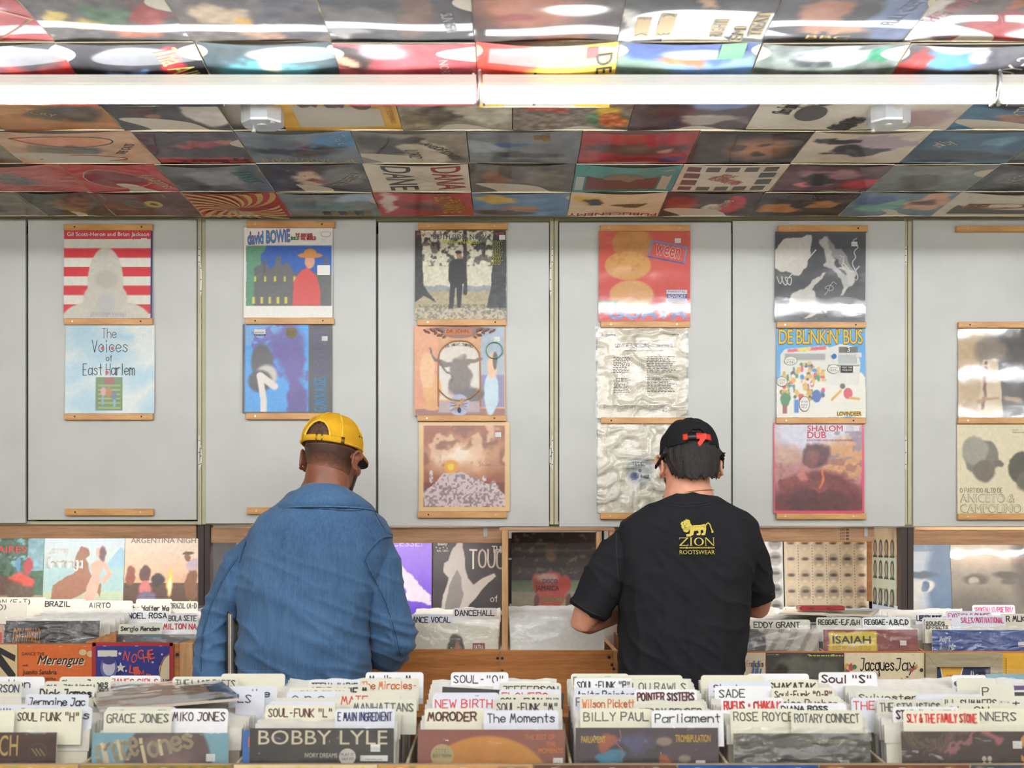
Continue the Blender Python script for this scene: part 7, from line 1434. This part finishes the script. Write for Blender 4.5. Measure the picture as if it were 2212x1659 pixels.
def cap(P, parent, mat, seam_mat, hole_w, hole_h, seams, brim_mat, brim_len, name='cap', top=1.0, brim_w=2.0):
    r = bpy.data.objects.new(name, None)
    nu, nv = 72, 22; m = MB(); ids = {}
    def vid(i, j):
        k = (i % nu, j)
        if k not in ids:
            az = 2*math.pi*k[0]/nu; el = math.pi/2*j/nv
            if j == nv: k = (0, j)
            d = .0012*math.sin(7*az+3*el)+.0012*math.sin(11*el+2*az)
            ids[k] = ids.get(k) if k in ids else m.vert(P(*cap_pt(az, el*.999, off=d, rz=.108*top)))
        return ids[k]
    def hole(az, el):
        az = (az+math.pi) % (2*math.pi)-math.pi
        return abs(az) < hole_w and el < hole_h*math.sqrt(max(0, 1-(az/hole_w)**2))
    for j in range(nv):
        for i in range(nu):
            az, el = 2*math.pi*(i+.5)/nu, math.pi/2*(j+.5)/nv
            if hole(az, el): continue
            f = [vid(i, j), vid(i+1, j), vid(i+1, j+1), vid(i, j+1)]
            f = [q for k, q in enumerate(f) if q not in f[:k]]
            if len(f) > 2: m.face(*f)
    o = m.build(name, mat, parent, smooth=True); s = o.modifiers.new('cloth', 'SOLIDIFY'); s.thickness = .0028; s.offset = 1
    sm = MB()
    for az in seams: sm.tube([P(*cap_pt(az, math.pi/2*t/14*.99, off=.0035, rz=.108*top)) for t in range(0 if abs(az) > hole_w else int(14*hole_h/1.57)+1, 15)], (.0026, .0014), 6)
    edge = [(hole_w*math.sin(t), hole_h*math.cos(t)) for t in [(-math.pi/2)+math.pi*k/20 for k in range(21)]]
    sm.tube([P(*cap_pt(a, max(e, .0)+.02, off=.0022, rz=.108*top)) for a, e in edge], .0032, 6)
    sm.tube([P(*cap_pt(hole_w+(2*math.pi-2*hole_w)*k/60, .03, off=.0035, rz=.108*top)) for k in range(61)], (.0016, .0016), 5)
    sm.build('seam', seam_mat, o, smooth=True)
    b = MB(); nb = 20
    def bp(u, v, l=0): 
        a = math.pi+(u-.5)*brim_w; q = cap_pt(a, .03, off=.001); w = math.cos((u-.5)*math.pi*.98)**.6 if abs(u-.5) < .5 else 0
        return P(q[0]*(1+.05*v*w), q[1]+brim_len*v*w, q[2]-.004-.022*v*w-.10*(q[0]*(1+.1*v))**2*8*v+l)
    b.grid(lambda u, v: bp(u, v, .0015), nb, 8); b.grid(lambda u, v: bp(u, v, -.0015), nb, 8, None, True)
    bo = b.build('brim', mat, o, smooth=True); s = bo.modifiers.new('card', 'SOLIDIFY'); s.thickness = .0015
    b = MB(); b.grid(lambda u, v: bp(u, v, -.0032), nb, 8, None, True); b.build('brim_underside', brim_mat, o, smooth=True)
    return o
def strap(P, o, mat, a0, a1, el, wid, name='strap', off=.0035, sag=0.0):
    m = MB(); n = 14
    def f(u, v): 
        a = a0+(a1-a0)*u; q = cap_pt(a, el+wid*(v-.5)-sag*math.sin(math.pi*u), off=off); return P(*q)
    m.grid(f, n, 2); s = m.build(name, mat, o, smooth=True); k = s.modifiers.new('webbing', 'SOLIDIFY'); k.thickness = .002; k.offset = 1; return s
def shell(P, fn, nu, nv, name, mat, parent, thick=.003, wrap=False):
    m = MB(); m.grid(fn, nu, nv); o = m.build(name, mat, parent, smooth=True)
    if thick: s = o.modifiers.new('thick', 'SOLIDIFY'); s.thickness = thick; s.offset = 1
    return o
def ribbon(parent, bvh, pts, w, mat, name='seam', ybase=3.5, lift=.0012, sub=5):
    """stitched line laid over the clothing: pts (X, Z) seen from behind"""
    pts = chaikin(pts, 2); m = MB(); prev = None; out = []
    for x, z in pts:
        h = bvh.ray_cast(Vector((x, ybase, z)), Vector((0, 1, 0)))
        if h[0] is not None: out.append(h[0]+h[1]*lift*(-1 if h[1].y > 0 else 1))
    if len(out) > 1: m.tube(out, (w, w*.5), 6); return m.build(name, mat, parent, smooth=True)
def legs(mb, xl, xr, y, r0, hip_z, ankle=.085):
    for x, fy in ((xl, -.02), (xr, .02)):
        mb.tube([(x*.0+x, y, hip_z), (x, y+.005, hip_z-.2), (x, y+.015+fy, .5), (x, y-.01+fy, .3), (x, y-.02+fy, ankle)], [r0, r0*.9, r0*.62, r0*.62, r0*.46], 16)
def shoe(x, y, parent):
    m = MB(); rs = []
    for t, w, h in ((-.085, .025, .05), (-.07, .036, .08), (-.03, .038, .085), (.03, .040, .07), (.09, .046, .05), (.14, .044, .036), (.175, .03, .026), (.185, .012, .018)):
        rs.append([(x+w*math.cos(q*math.pi/6), y+t, max(.002, h/2+h/2*math.sin(q*math.pi/6))) for q in range(12)])
    m.rings(rs); m.build('shoe', M['shoe'], parent, smooth=True, fix=True)
# ------------------------------------------------------------ shopper in the denim jacket
YA = 3.98
ax = lambda px, y=YA: PX(px, y)
az_ = lambda py, y=YA: PZ(py, y)
MA = thing('person', 'person in a yellow cap and faded blue denim jacket, back turned, browsing records', 'person', (ax(660), YA, 0))
PA = Pose((ax(712), 4.035, az_(985)), 20, 9, 2)
B = MB(); head(B, PA, .090, .036)
B.tube([(ax(706), 4.02, az_(985)), (ax(704), 4.018, az_(1010)), (ax(702), 4.012, az_(1045)), (ax(690), 4.005, az_(1095))], [(.062, .066), (.065, .068), (.070, .070), (.088, .075)], 24)
B.rings([sring(ax(a), ax(b), 4.0, d, az_(y)) for y, a, b, d in ((1085, 610, 770, .06), (1130, 565, 815, .09), (1200, 545, 805, .11), (1320, 535, 785, .115), (1480, 535, 770, .12), (1600, 530, 775, .12), (1660, 540, 765, .11))])
def P_(px, py, y): return (PX(px, y), y, PZ(py, y))
B.tube([P_(570, 1180, 3.98), P_(495, 1290, 3.98), P_(457, 1400, 3.95), P_(462, 1490, 3.93), P_(472, 1540, 3.95)], [.028, .036, .038, .034, .027], 12)
hand(B, P_(472, 1545, 3.95), (.02, .15, -1), (.9, .1, .2), 1, .35)
B.tube([P_(785, 1180, 3.98), P_(830, 1290, 3.97), P_(848, 1380, 3.97), P_(815, 1412, 4.10), P_(772, 1374, 4.19)], [.028, .036, .038, .034, .027], 12)
hand(B, P_(768, 1372, 4.20), (-.35, .93, .02), (-.1, 0, -1), 1, .4)
legs(B, ax(585), ax(725), YA, .085, .86); 
wear('body', fuse(B, .0055, 3), M['skin_a'], MA); eyes(PA, MA)
J = MB()
J.rings([sring(ax(a), ax(b), cy, d, az_(y), 36, 2.4, tl) for y, a, b, d, cy, tl in ((1064, 642, 745, .07, 4.02, -.25), (1072, 616, 776, .082, 4.01, -.2), (1096, 588, 800, .098, 4.0, -.1), (1120, 558, 828, .112, 3.99, -.05), (1150, 534, 848, .124, 3.985, 0), (1200, 522, 846, .138, 3.98, 0), (1260, 514, 826, .144, 3.98, 0), (1320, 513, 808, .146, 3.98, 0), (1400, 514, 798, .15, 3.98, 0), (1480, 515, 796, .154, 3.98, 0), (1565, 514, 798, .158, 3.98, 0))])
JS = [MB(), MB()]
JS[0].tube([P_(592, 1178, 3.98), P_(562, 1182, 3.98), P_(529, 1216, 3.98), P_(496, 1280, 3.975), P_(470, 1345, 3.965), P_(456, 1400, 3.95), P_(455, 1445, 3.94), P_(461, 1490, 3.93), P_(468, 1522, 3.935)], [.05, .058, .063, .061, .055, .051, .050, .050, .045], 20)
JS[1].tube([P_(780, 1172, 3.98), P_(804, 1172, 3.98), P_(820, 1216, 3.98), P_(828, 1275, 3.975), P_(842, 1335, 3.97), P_(848, 1378, 3.98), P_(838, 1408, 4.04), P_(812, 1410, 4.11), P_(790, 1392, 4.16)], [.05, .058, .066, .066, .068, .070, .064, .056, .046], 20)
def fold(co, n):
    q = Vector((co.x*5, co.y*5, co.z*9)); a = mnoise.noise(q)*.005
    w = Vector((co.x*4.5+2, co.y*3, co.z*20+co.x*7)); rdg = 1-abs(mnoise.noise(w)); low = max(0, min(1, (1.38-co.z)/.25))
    a += (rdg**5-.3)*.010*(.3+.7*low)
    w2 = Vector((co.x*16, co.y*4, co.z*3.2+9)); a += ((1-abs(mnoise.noise(w2)))**6-.25)*.006
    el = math.exp(-((co.z-1.10)/.09)**2)*min(1, max(0, (abs(co.x+.615)-.19)/.05))
    w3 = Vector((co.x*8, co.y*8+4, co.z*22+co.x*12*(1 if co.x > -.6 else -1))); a += ((1-abs(mnoise.noise(w3)))**4-.4)*.012*el
    return a
jk = wear('jacket', fuse(J, .0065, 7, fold), M['denim'], MA)
slv = [wear('sleeve', fuse(q, .006, 6, fold), M['denim'], jk) for q in JS]
bj = bvh_of(jk, *slv)
def line_a(pts, w=.0017, mat='denim_seam'):
    ribbon(jk, bj, [(ax(x, 3.88), az_(y, 3.88)) for x, y in pts], w, M[mat])
for pts in ([(792, 1092), (808, 1118), (822, 1142), (846, 1160)], [(846, 1160), (822, 1160), (806, 1176), (790, 1196), (784, 1212)], [(786, 1212), (800, 1245), (818, 1280), (836, 1325), (850, 1375), (858, 1420)], [(520, 1168), (514, 1188), (508, 1215)], [(506, 1200), (484, 1232), (462, 1272), (444, 1312), (432, 1355), (428, 1400), (430, 1450)], [(596, 1093), (640, 1096), (700, 1098), (760, 1104), (788, 1094)]):
    line_a(pts); line_a([(x+4, y+2) for x, y in pts], .0012, 'denim_dark')  # second, darker line paints a thin shade beside each seam
C = MB()
cr = [sring(ax(a), ax(b), cy, d, az_(y), 40, 2.2, tl) for y, a, b, d, cy, tl in ((1104, 582, 812, .116, 4.005, -.12), (1091, 596, 802, .111, 4.01, -.16), (1075, 618, 780, .099, 4.015, -.2), (1060, 641, 754, .085, 4.02, -.22), (1055, 648, 747, .079, 4.025, -.22), (1058, 653, 742, .073, 4.025, -.22), (1070, 650, 745, .07, 4.02, -.2))]
C.rings(cr, False)
co = C.build('collar', M['denim'], jk, smooth=True); s_ = co.modifiers.new('cloth', 'SOLIDIFY'); s_.thickness = .003
C = MB(); C.tube([tuple(Vector(p)+Vector((0, 0, -.002))) for p in cr[0]]+[cr[0][0]], (.0026, .0026), 6); C.build('seam', M['denim_seam'], co, smooth=True)
T = MB(); legs(T, ax(585), ax(725), YA, .1, .9, .06); T.ball((ax(655), YA, .86), (.19, .13, .14), 20, 12)
wear('trousers', fuse(T, .009, 5), M['jeans'], MA); shoe(ax(585), YA-.03, MA); shoe(ax(725), YA+.01, MA)
ca = cap(PA, MA, M['cap_y'], M['cap_y2'], .52, .62, (0, .9, -.9, 2.1, -2.1), M['brim_k'], .088, top=.97)
st_ = strap(PA, ca, M['cap_y'], -.6, .95, .075, .15, off=.003)
for a_, hh in ((.08, .2), (.26, .2)):
    strap(PA, st_, M['brass'], a_-.02, a_+.02, .075, hh, 'buckle', .0062)
strap(PA, st_, M['brass'], .86, .96, .065, .17, 'buckle', .0062)
for k in range(5): m = MB(); m.ball(PA(*cap_pt(1.66+.16*k, .34+.015*k, off=.0022)), .0035, 10, 6); m.build('eyelet', M['screw'], ca)
def hp(a, el, off): return PA(*cap_pt(a, el, .0785, .1005, .099, off))
shell(PA, lambda u, v: hp(-.62+1.24*u, -.02+.68*v, .0), 24, 14, 'hair', M['hair_a'], MA, .004)
def fade(u, v):
    a = -1.75+3.5*u; z = .018-.082*v; q = [-.064, -.05, -.035, -.02, 0, .018]
    yb = float(np.interp(z, q, [-.070, -.0795, -.0835, -.0915, -.1015, -.107])); rx = float(np.interp(z, q, [.0585, .066, .0675, .0705, .0745, .0785]))
    return PA(rx*math.sin(a), -.008+(yb+.008)*math.cos(a), z)
fm = MB(); cols = np.zeros((17, 41, 3)); rr = random.Random(8)
for j in range(17):
    for i in range(41):
        u, v = i/40, j/16; t = min(1, max(0, (v*(1+.22*math.cos((u-.5)*9))-.28)/.62)); t = min(1, max(0, t+rr.uniform(-.09, .09)))
        cols[j, i] = np.array((70, 44, 33))*(1-t)+np.array((138, 84, 60))*t
fm.grid(fade, 40, 16, cols); fo = fm.build('hair', M['hair_fade'], MA, smooth=True); q_ = fo.modifiers.new('thick', 'SOLIDIFY'); q_.thickness = .0018; q_.offset = 1
def brd(u, v):
    a = -1.3+2.6*u; return PA(.062*math.sin(a)*(1-.25*v), .04+.062*math.cos(a)*(1-.1*v)-.0, -.052-.056*v+.018*(abs(a)/1.3)**2)
shell(PA, brd, 24, 8, 'beard', M['beard'], MA, .005)
# records held on edge under the denim arm
for k, (c, lab) in enumerate((((40, 36, 36), 'black record held on edge under the denim arm, outermost of three'), ((170, 164, 150), 'grey-edged record held on edge under the denim arm, middle of three'), ((224, 216, 196), 'cream-edged record held on edge under the denim arm, next to the jacket back'))):
    m = MB(); x = -.8580+.0045*k; t = .0017; z0 = .868-.004*k
    m.box(x-t, x+t, 3.905, 4.215, z0, z0+.313, c)
    tag(m.build('record_cover', M['print'], None, (x, 4.06, z0), bevel=.0006), lab, 'record', 'records held under the denim arm')
# ------------------------------------------------------------ shopper in the black T-shirt
YB_ = 4.0
bx = lambda px, y=YB_: PX(px, y)
bz = lambda py, y=YB_: PZ(py, y)
MC = thing('person', 'person in a black cap with red strap and black printed T-shirt, back turned', 'person', (bx(1470), YB_, 0))
PB = Pose((bx(1493), 4.05, bz(998)), -7, 14, 0)
B = MB(); head(B, PB, .0925, .038, .062)
B.tube([(bx(1490), 4.04, bz(1005)), (bx(1488), 4.02, bz(1050)), (bx(1489), 4.0, bz(1095))], [(.066, .064), (.069, .066), (.09, .075)], 20)
B.rings([sring(bx(a), bx(b), 4.0, d, bz(y)) for y, a, b, d in ((1092, 1425, 1555, .06), (1130, 1365, 1612, .09), (1200, 1352, 1610, .11), (1320, 1360, 1595, .112), (1480, 1352, 1585, .115), (1600, 1345, 1590, .12), (1660, 1360, 1575, .11))])
B.tube([P_(1385, 1175, 4.0), P_(1314, 1250, 4.0), P_(1272, 1318, 4.0), P_(1258, 1345, 4.005), P_(1270, 1342, 4.04), P_(1330, 1322, 4.15), P_(1400, 1306, 4.27)], [.028, .042, .047, .038, .042, .038, .027], 16)
hand(B, P_(1406, 1305, 4.28), (.6, .8, -.05), (.25, 0, -1), -1, .35)
B.tube([P_(1590, 1175, 4.0), P_(1628, 1235, 4.05), P_(1640, 1292, 4.1), P_(1638, 1310, 4.13), P_(1610, 1306, 4.2), P_(1570, 1302, 4.29)], [.028, .038, .042, .04, .038, .027], 16)
hand(B, P_(1566, 1302, 4.30), (-.5, .85, -.05), (-.2, 0, -1), 1, .35)
legs(B, bx(1400), bx(1540), YB_, .09, .86)
wear('body', fuse(B, .0055, 3), M['skin_b'], MC); eyes(PB, MC)
S = MB()
S.rings([sring(bx(a), bx(b), cy, d, bz(y), 36, 2.4, tl) for y, a, b, d, cy, tl in ((1080, 1432, 1548, .078, 4.01, -.25), (1092, 1402, 1578, .09, 4.0, -.15), (1108, 1368, 1610, .104, 4.0, -.08), (1130, 1340, 1634, .118, 4.0, 0), (1165, 1328, 1644, .13, 4.0, 0), (1210, 1332, 1636, .138, 4.0, 0), (1270, 1339, 1622, .142, 4.0, 0), (1340, 1339, 1615, .142, 4.0, 0), (1410, 1334, 1609, .142, 4.0, 0), (1480, 1332, 1603, .143, 4.0, 0), (1565, 1330, 1600, .146, 4.0, 0))])
SS = [MB(), MB()]
SS[0].tube([P_(1396, 1164, 4.0), P_(1371, 1167, 4.0), P_(1340, 1198, 4.0), P_(1310, 1245, 4.0), P_(1286, 1290, 4.0), P_(1268, 1322, 4.0)], [.05, .06, .069, .070, .065, .061], 20)
SS[1].tube([P_(1582, 1156, 4.0), P_(1602, 1160, 4.0), P_(1616, 1200, 4.02), P_(1628, 1245, 4.06), P_(1638, 1292, 4.1)], [.05, .058, .064, .060, .054], 20)
def fold2(co, n):
    a = mnoise.noise(Vector((co.x*4, co.y*4, co.z*5)))*.005
    w = Vector((co.x*13+3, co.y*5, co.z*2.6)); low = max(0, min(1, (1.42-co.z)/.3)); a += ((1-abs(mnoise.noise(w)))**5-.3)*.009*low
    w = Vector((co.x*7, co.y*7, co.z*16+co.x*10)); a += ((1-abs(mnoise.noise(w)))**6-.25)*.006
    return a
sh = wear('t_shirt', fuse(S, .0065, 7, fold2), M['tee'], MC)
slb = [wear('sleeve', fuse(q, .006, 6, fold2), M['tee'], sh) for q in SS]
bs = bvh_of(sh, *slb)
def line_b(pts, w=.0016, mat='tee_seam'): return ribbon(sh, bs, [(bx(x, 3.88), bz(y, 3.88)) for x, y in pts], w, M[mat])
line_b([(1436, 1086), (1460, 1093), (1490, 1095), (1520, 1092), (1545, 1085)]); line_b([(1434, 1081), (1460, 1087), (1490, 1089), (1520, 1086), (1547, 1080)])
line_b([(1240, 1300), (1262, 1316), (1285, 1328), (1302, 1334)]); line_b([(1338, 1150), (1334, 1180), (1336, 1215), (1340, 1260)])
N_ = MB(); nk = []
for k in range(25):
    t = math.pi*(1.02+.96*k/24); nk.append((bx(1488)+.0795*math.cos(t), 4.018+.0785*math.sin(t), bz(1066)+.010*math.cos(t)-.004*math.sin(t)))
N_.tube(nk, .0013, 6); N_.build('necklace', M['brass'], MC, smooth=True)
# printed emblem on the shirt back
def on_shirt(u, v, l=0):
    px, py = 1467+u*76, 1197-v*76; x, z = bx(px, 3.87), bz(py, 3.87)
    h = bs.ray_cast(Vector((x, 3.5, z)), Vector((0, 1, 0))); y = h[0].y if h[0] else 3.87
    return (x, y-.0008-l, z)
G_ = (206, 186, 70)
L = Lay(1.0)
def dense(p, k=3):
    o = []
    for a, b in zip(p, p[1:]+p[:1]): o += [(a[0]+(b[0]-a[0])*q/k, a[1]+(b[1]-a[1])*q/k) for q in range(k)]
    return o
L.poly([(.34, .72), (.4, .82), (.62, .83), (.74, .86), (.78, .8), (.76, .7), (.62, .68), (.45, .66)], G_)
for p in ([(.2, .5), (.2, .56), (.3, .58), (.32, .72), (.42, .72), (.36, .56), (.34, .5)], [(.3, .5), (.33, .53), (.4, .54), (.44, .68), (.36, .7)], [(.5, .54), (.5, .58), (.56, .6), (.54, .7), (.62, .7), (.62, .58), (.6, .54)], [(.64, .54), (.64, .58), (.7, .62), (.68, .74), (.78, .74), (.76, .6), (.74, .54)]): L.poly(p, G_)
for u, v, r in ((.22, .84, .14), (.16, .78, .1), (.28, .78, .12), (.2, .7, .1), (.12, .86, .07), (.26, .92, .08)): L.ell(u, v, r*.9, r*.82, G_, 14)
for u, v in ((.1, .92), (.16, .96), (.22, .99), (.28, .96)): L.poly([(u-.03, v-.04), (u, v+.02), (u+.03, v-.04)], G_)
L.line(chaikin([(.76, .82), (.84, .9), (.9, .84), (.92, .72), (.96, .66)], 2), .03, G_); L.ell(.95, .64, .035, .035, G_, 10)
for u, v, ru, rv in ((.13, .86, .018, .012), (.22, .86, .018, .012), (.17, .8, .03, .014), (.18, .75, .04, .01)): L.ell(u, v, ru, rv, (40, 40, 42), 10)
for k in range(6): L.line([(.3+.08*k, .76), (.34+.08*k, .8)], .008, (60, 58, 40))
for k in range(5): L.line([(.1+.05*k, .68), (.16+.04*k, .76)], .008, (60, 58, 40))
# Z I O N with serifs
def serif(L, x0, x1, y0, y1, ch):
    w = .02; t = .035; q = .016
    if ch == 'Z': L.poly([(x0, y1), (x1, y1), (x1, y1-q), (x0+t*1.2, y0+q), (x0, y0+q), (x1-t*1.2, y1-q), (x0, y1-q)], G_) if 0 else (L.rect(x0, y1-q, x1, y1, G_), L.rect(x0, y0, x1, y0+q, G_), L.poly([(x1-t*1.4, y1-q), (x1, y1-q), (x0+t*1.4, y0+q), (x0, y0+q)], G_), L.rect(x0, y1-.05, x0+.012, y1, G_), L.rect(x1-.012, y0, x1, y0+.05, G_))
    if ch == 'I': c = (x0+x1)/2; L.rect(c-t/2, y0, c+t/2, y1, G_); L.rect(x0, y0, x1, y0+.012, G_); L.rect(x0, y1-.012, x1, y1, G_)
    if ch == 'O':
        n = 28; cx_, cy_ = (x0+x1)/2, (y0+y1)/2
        for k in range(n):
            a, b = 2*math.pi*k/n, 2*math.pi*(k+1)/n; o = lambda a, fx, fy: (cx_+(x1-x0)/2*fx*math.cos(a), cy_+(y1-y0)/2*fy*math.sin(a))
            L.poly([o(a, 1, 1), o(b, 1, 1), o(b, .66, .86), o(a, .66, .86)], G_)
    if ch == 'N':
        L.rect(x0+.02, y0, x0+.035, y1, G_); L.rect(x1-.035, y0, x1-.02, y1, G_); L.poly([(x0+.01, y1), (x0+.055, y1), (x1-.02, y0), (x1-.05, y0)], G_)
        for x in (x0, x1-.055): L.rect(x, y1-.012, x+.055, y1, G_)
        L.rect(x0, y0, x0+.055, y0+.012, G_)
for ch, a_, b_ in (('Z', .0, .25), ('I', .29, .37), ('O', .41, .69), ('N', .72, 1.0)): serif(L, a_, b_, .24, .47, ch)
L.rect(0, .165, 1, .2, G_); [L.ell(u, .182, .02, .03, (206, 190, 90), 8) for u in (.2, .83)]; L.rect(.0, .178, 1, .186, (60, 58, 40))
L.txt('ROOTSWEAR', (0, .0, 1, .115), G_, -.0)
L.build('emblem', sh, on_shirt)
T = MB(); legs(T, bx(1400), bx(1540), YB_, .105, .9, .06); T.ball((bx(1470), YB_, .86), (.19, .135, .14), 20, 12)
wear('trousers', fuse(T, .009, 5), M['jeans'], MC); shoe(bx(1400), YB_-.03, MC); shoe(bx(1540), YB_+.01, MC)
cb = cap(PB, MC, M['cap_k'], M['cap_k'], .42, .46, (0, 1.05, -1.05, 2.1, -2.1), M['cap_k'], .075, brim_w=1.7, top=.98)
sb = strap(PB, cb, M['strap_r'], -.5, .5, .17, .17, off=.004)
strap(PB, sb, M['buckle'], -.33, -.06, .17, .19, 'buckle', .0075)
m = MB(); t0 = Vector(PB(*cap_pt(.13, .2, off=.009))); 
pts = [t0, t0+Vector((.004, -.004, -.012)), t0+Vector((-.012, -.006, -.034)), t0+Vector((-.026, -.004, -.052))]
dv = Vector((.011, 0, .004))
for a_, b_ in zip(pts[:-1], pts[1:]): m.poly([a_-dv, b_-dv, b_+dv, a_+dv])
so = m.build('strap_tail', M['strap_r'], sb); q_ = so.modifiers.new('webbing', 'SOLIDIFY'); q_.thickness = .002
H = MB(); rr = random.Random(2)
for k in range(74):
    a = rr.uniform(-1.22, 1.22); z0 = .034-.01*rr.random(); z1 = -.044-.034*math.cos(a*1.1)+rr.uniform(-.016, .012)
    k1, k2 = .080, .101; w = rr.uniform(.0055, .0095); o = rr.uniform(0, .006); sw = rr.uniform(-.16, .16)
    q = []
    for t in (0, .35, .65, .85, 1):
        aa = a+sw*t*t+.05*math.sin(5*t+k); zz = z0+(z1-z0)*t; kk = 1-.16*max(0, t-.4)+(.05 if t == 1 and rr.random() < .45 else 0)
        q.append(PB((k1+o)*kk*math.sin(aa), -.008-(k2+o)*kk*math.cos(aa), zz))
    H.tube(q, [w, w, w*.9, w*.6, w*.2], 7)
for s in (-1, 1):
    for k in range(6): H.tube([PB(s*.078, -.05+.013*k, .034), PB(s*.088, -.054+.013*k, .016), PB(s*(.094+.003*k), -.066+.013*k, .010-.006*k), PB(s*(.102+.002*k), -.07+.013*k, .012-.004*k)], [.008, .007, .005, .0015], 6)
hball(H, PB, (0, -.017, .0), (.0775, .0945, .05))
wear('hair', fuse(H, .0042, 1), M['hair_b'], MC)
def hb2(u, v): return PB(*cap_pt(-.5+1.0*u, -.02+.55*v, .081, .103, .1, .0))
shell(PB, hb2, 16, 10, 'hair', M['hair_b'], MC, .003)
def brd2(u, v):
    a = -1.45+2.9*u; return PB(.0655*math.sin(a)*(1-.16*v), .036+.064*math.cos(a)*(1-.1*v), -.045-.066*v+.02*(abs(a)/1.45)**2)
shell(PB, brd2, 26, 8, 'beard', M['beard'], MC, .006)
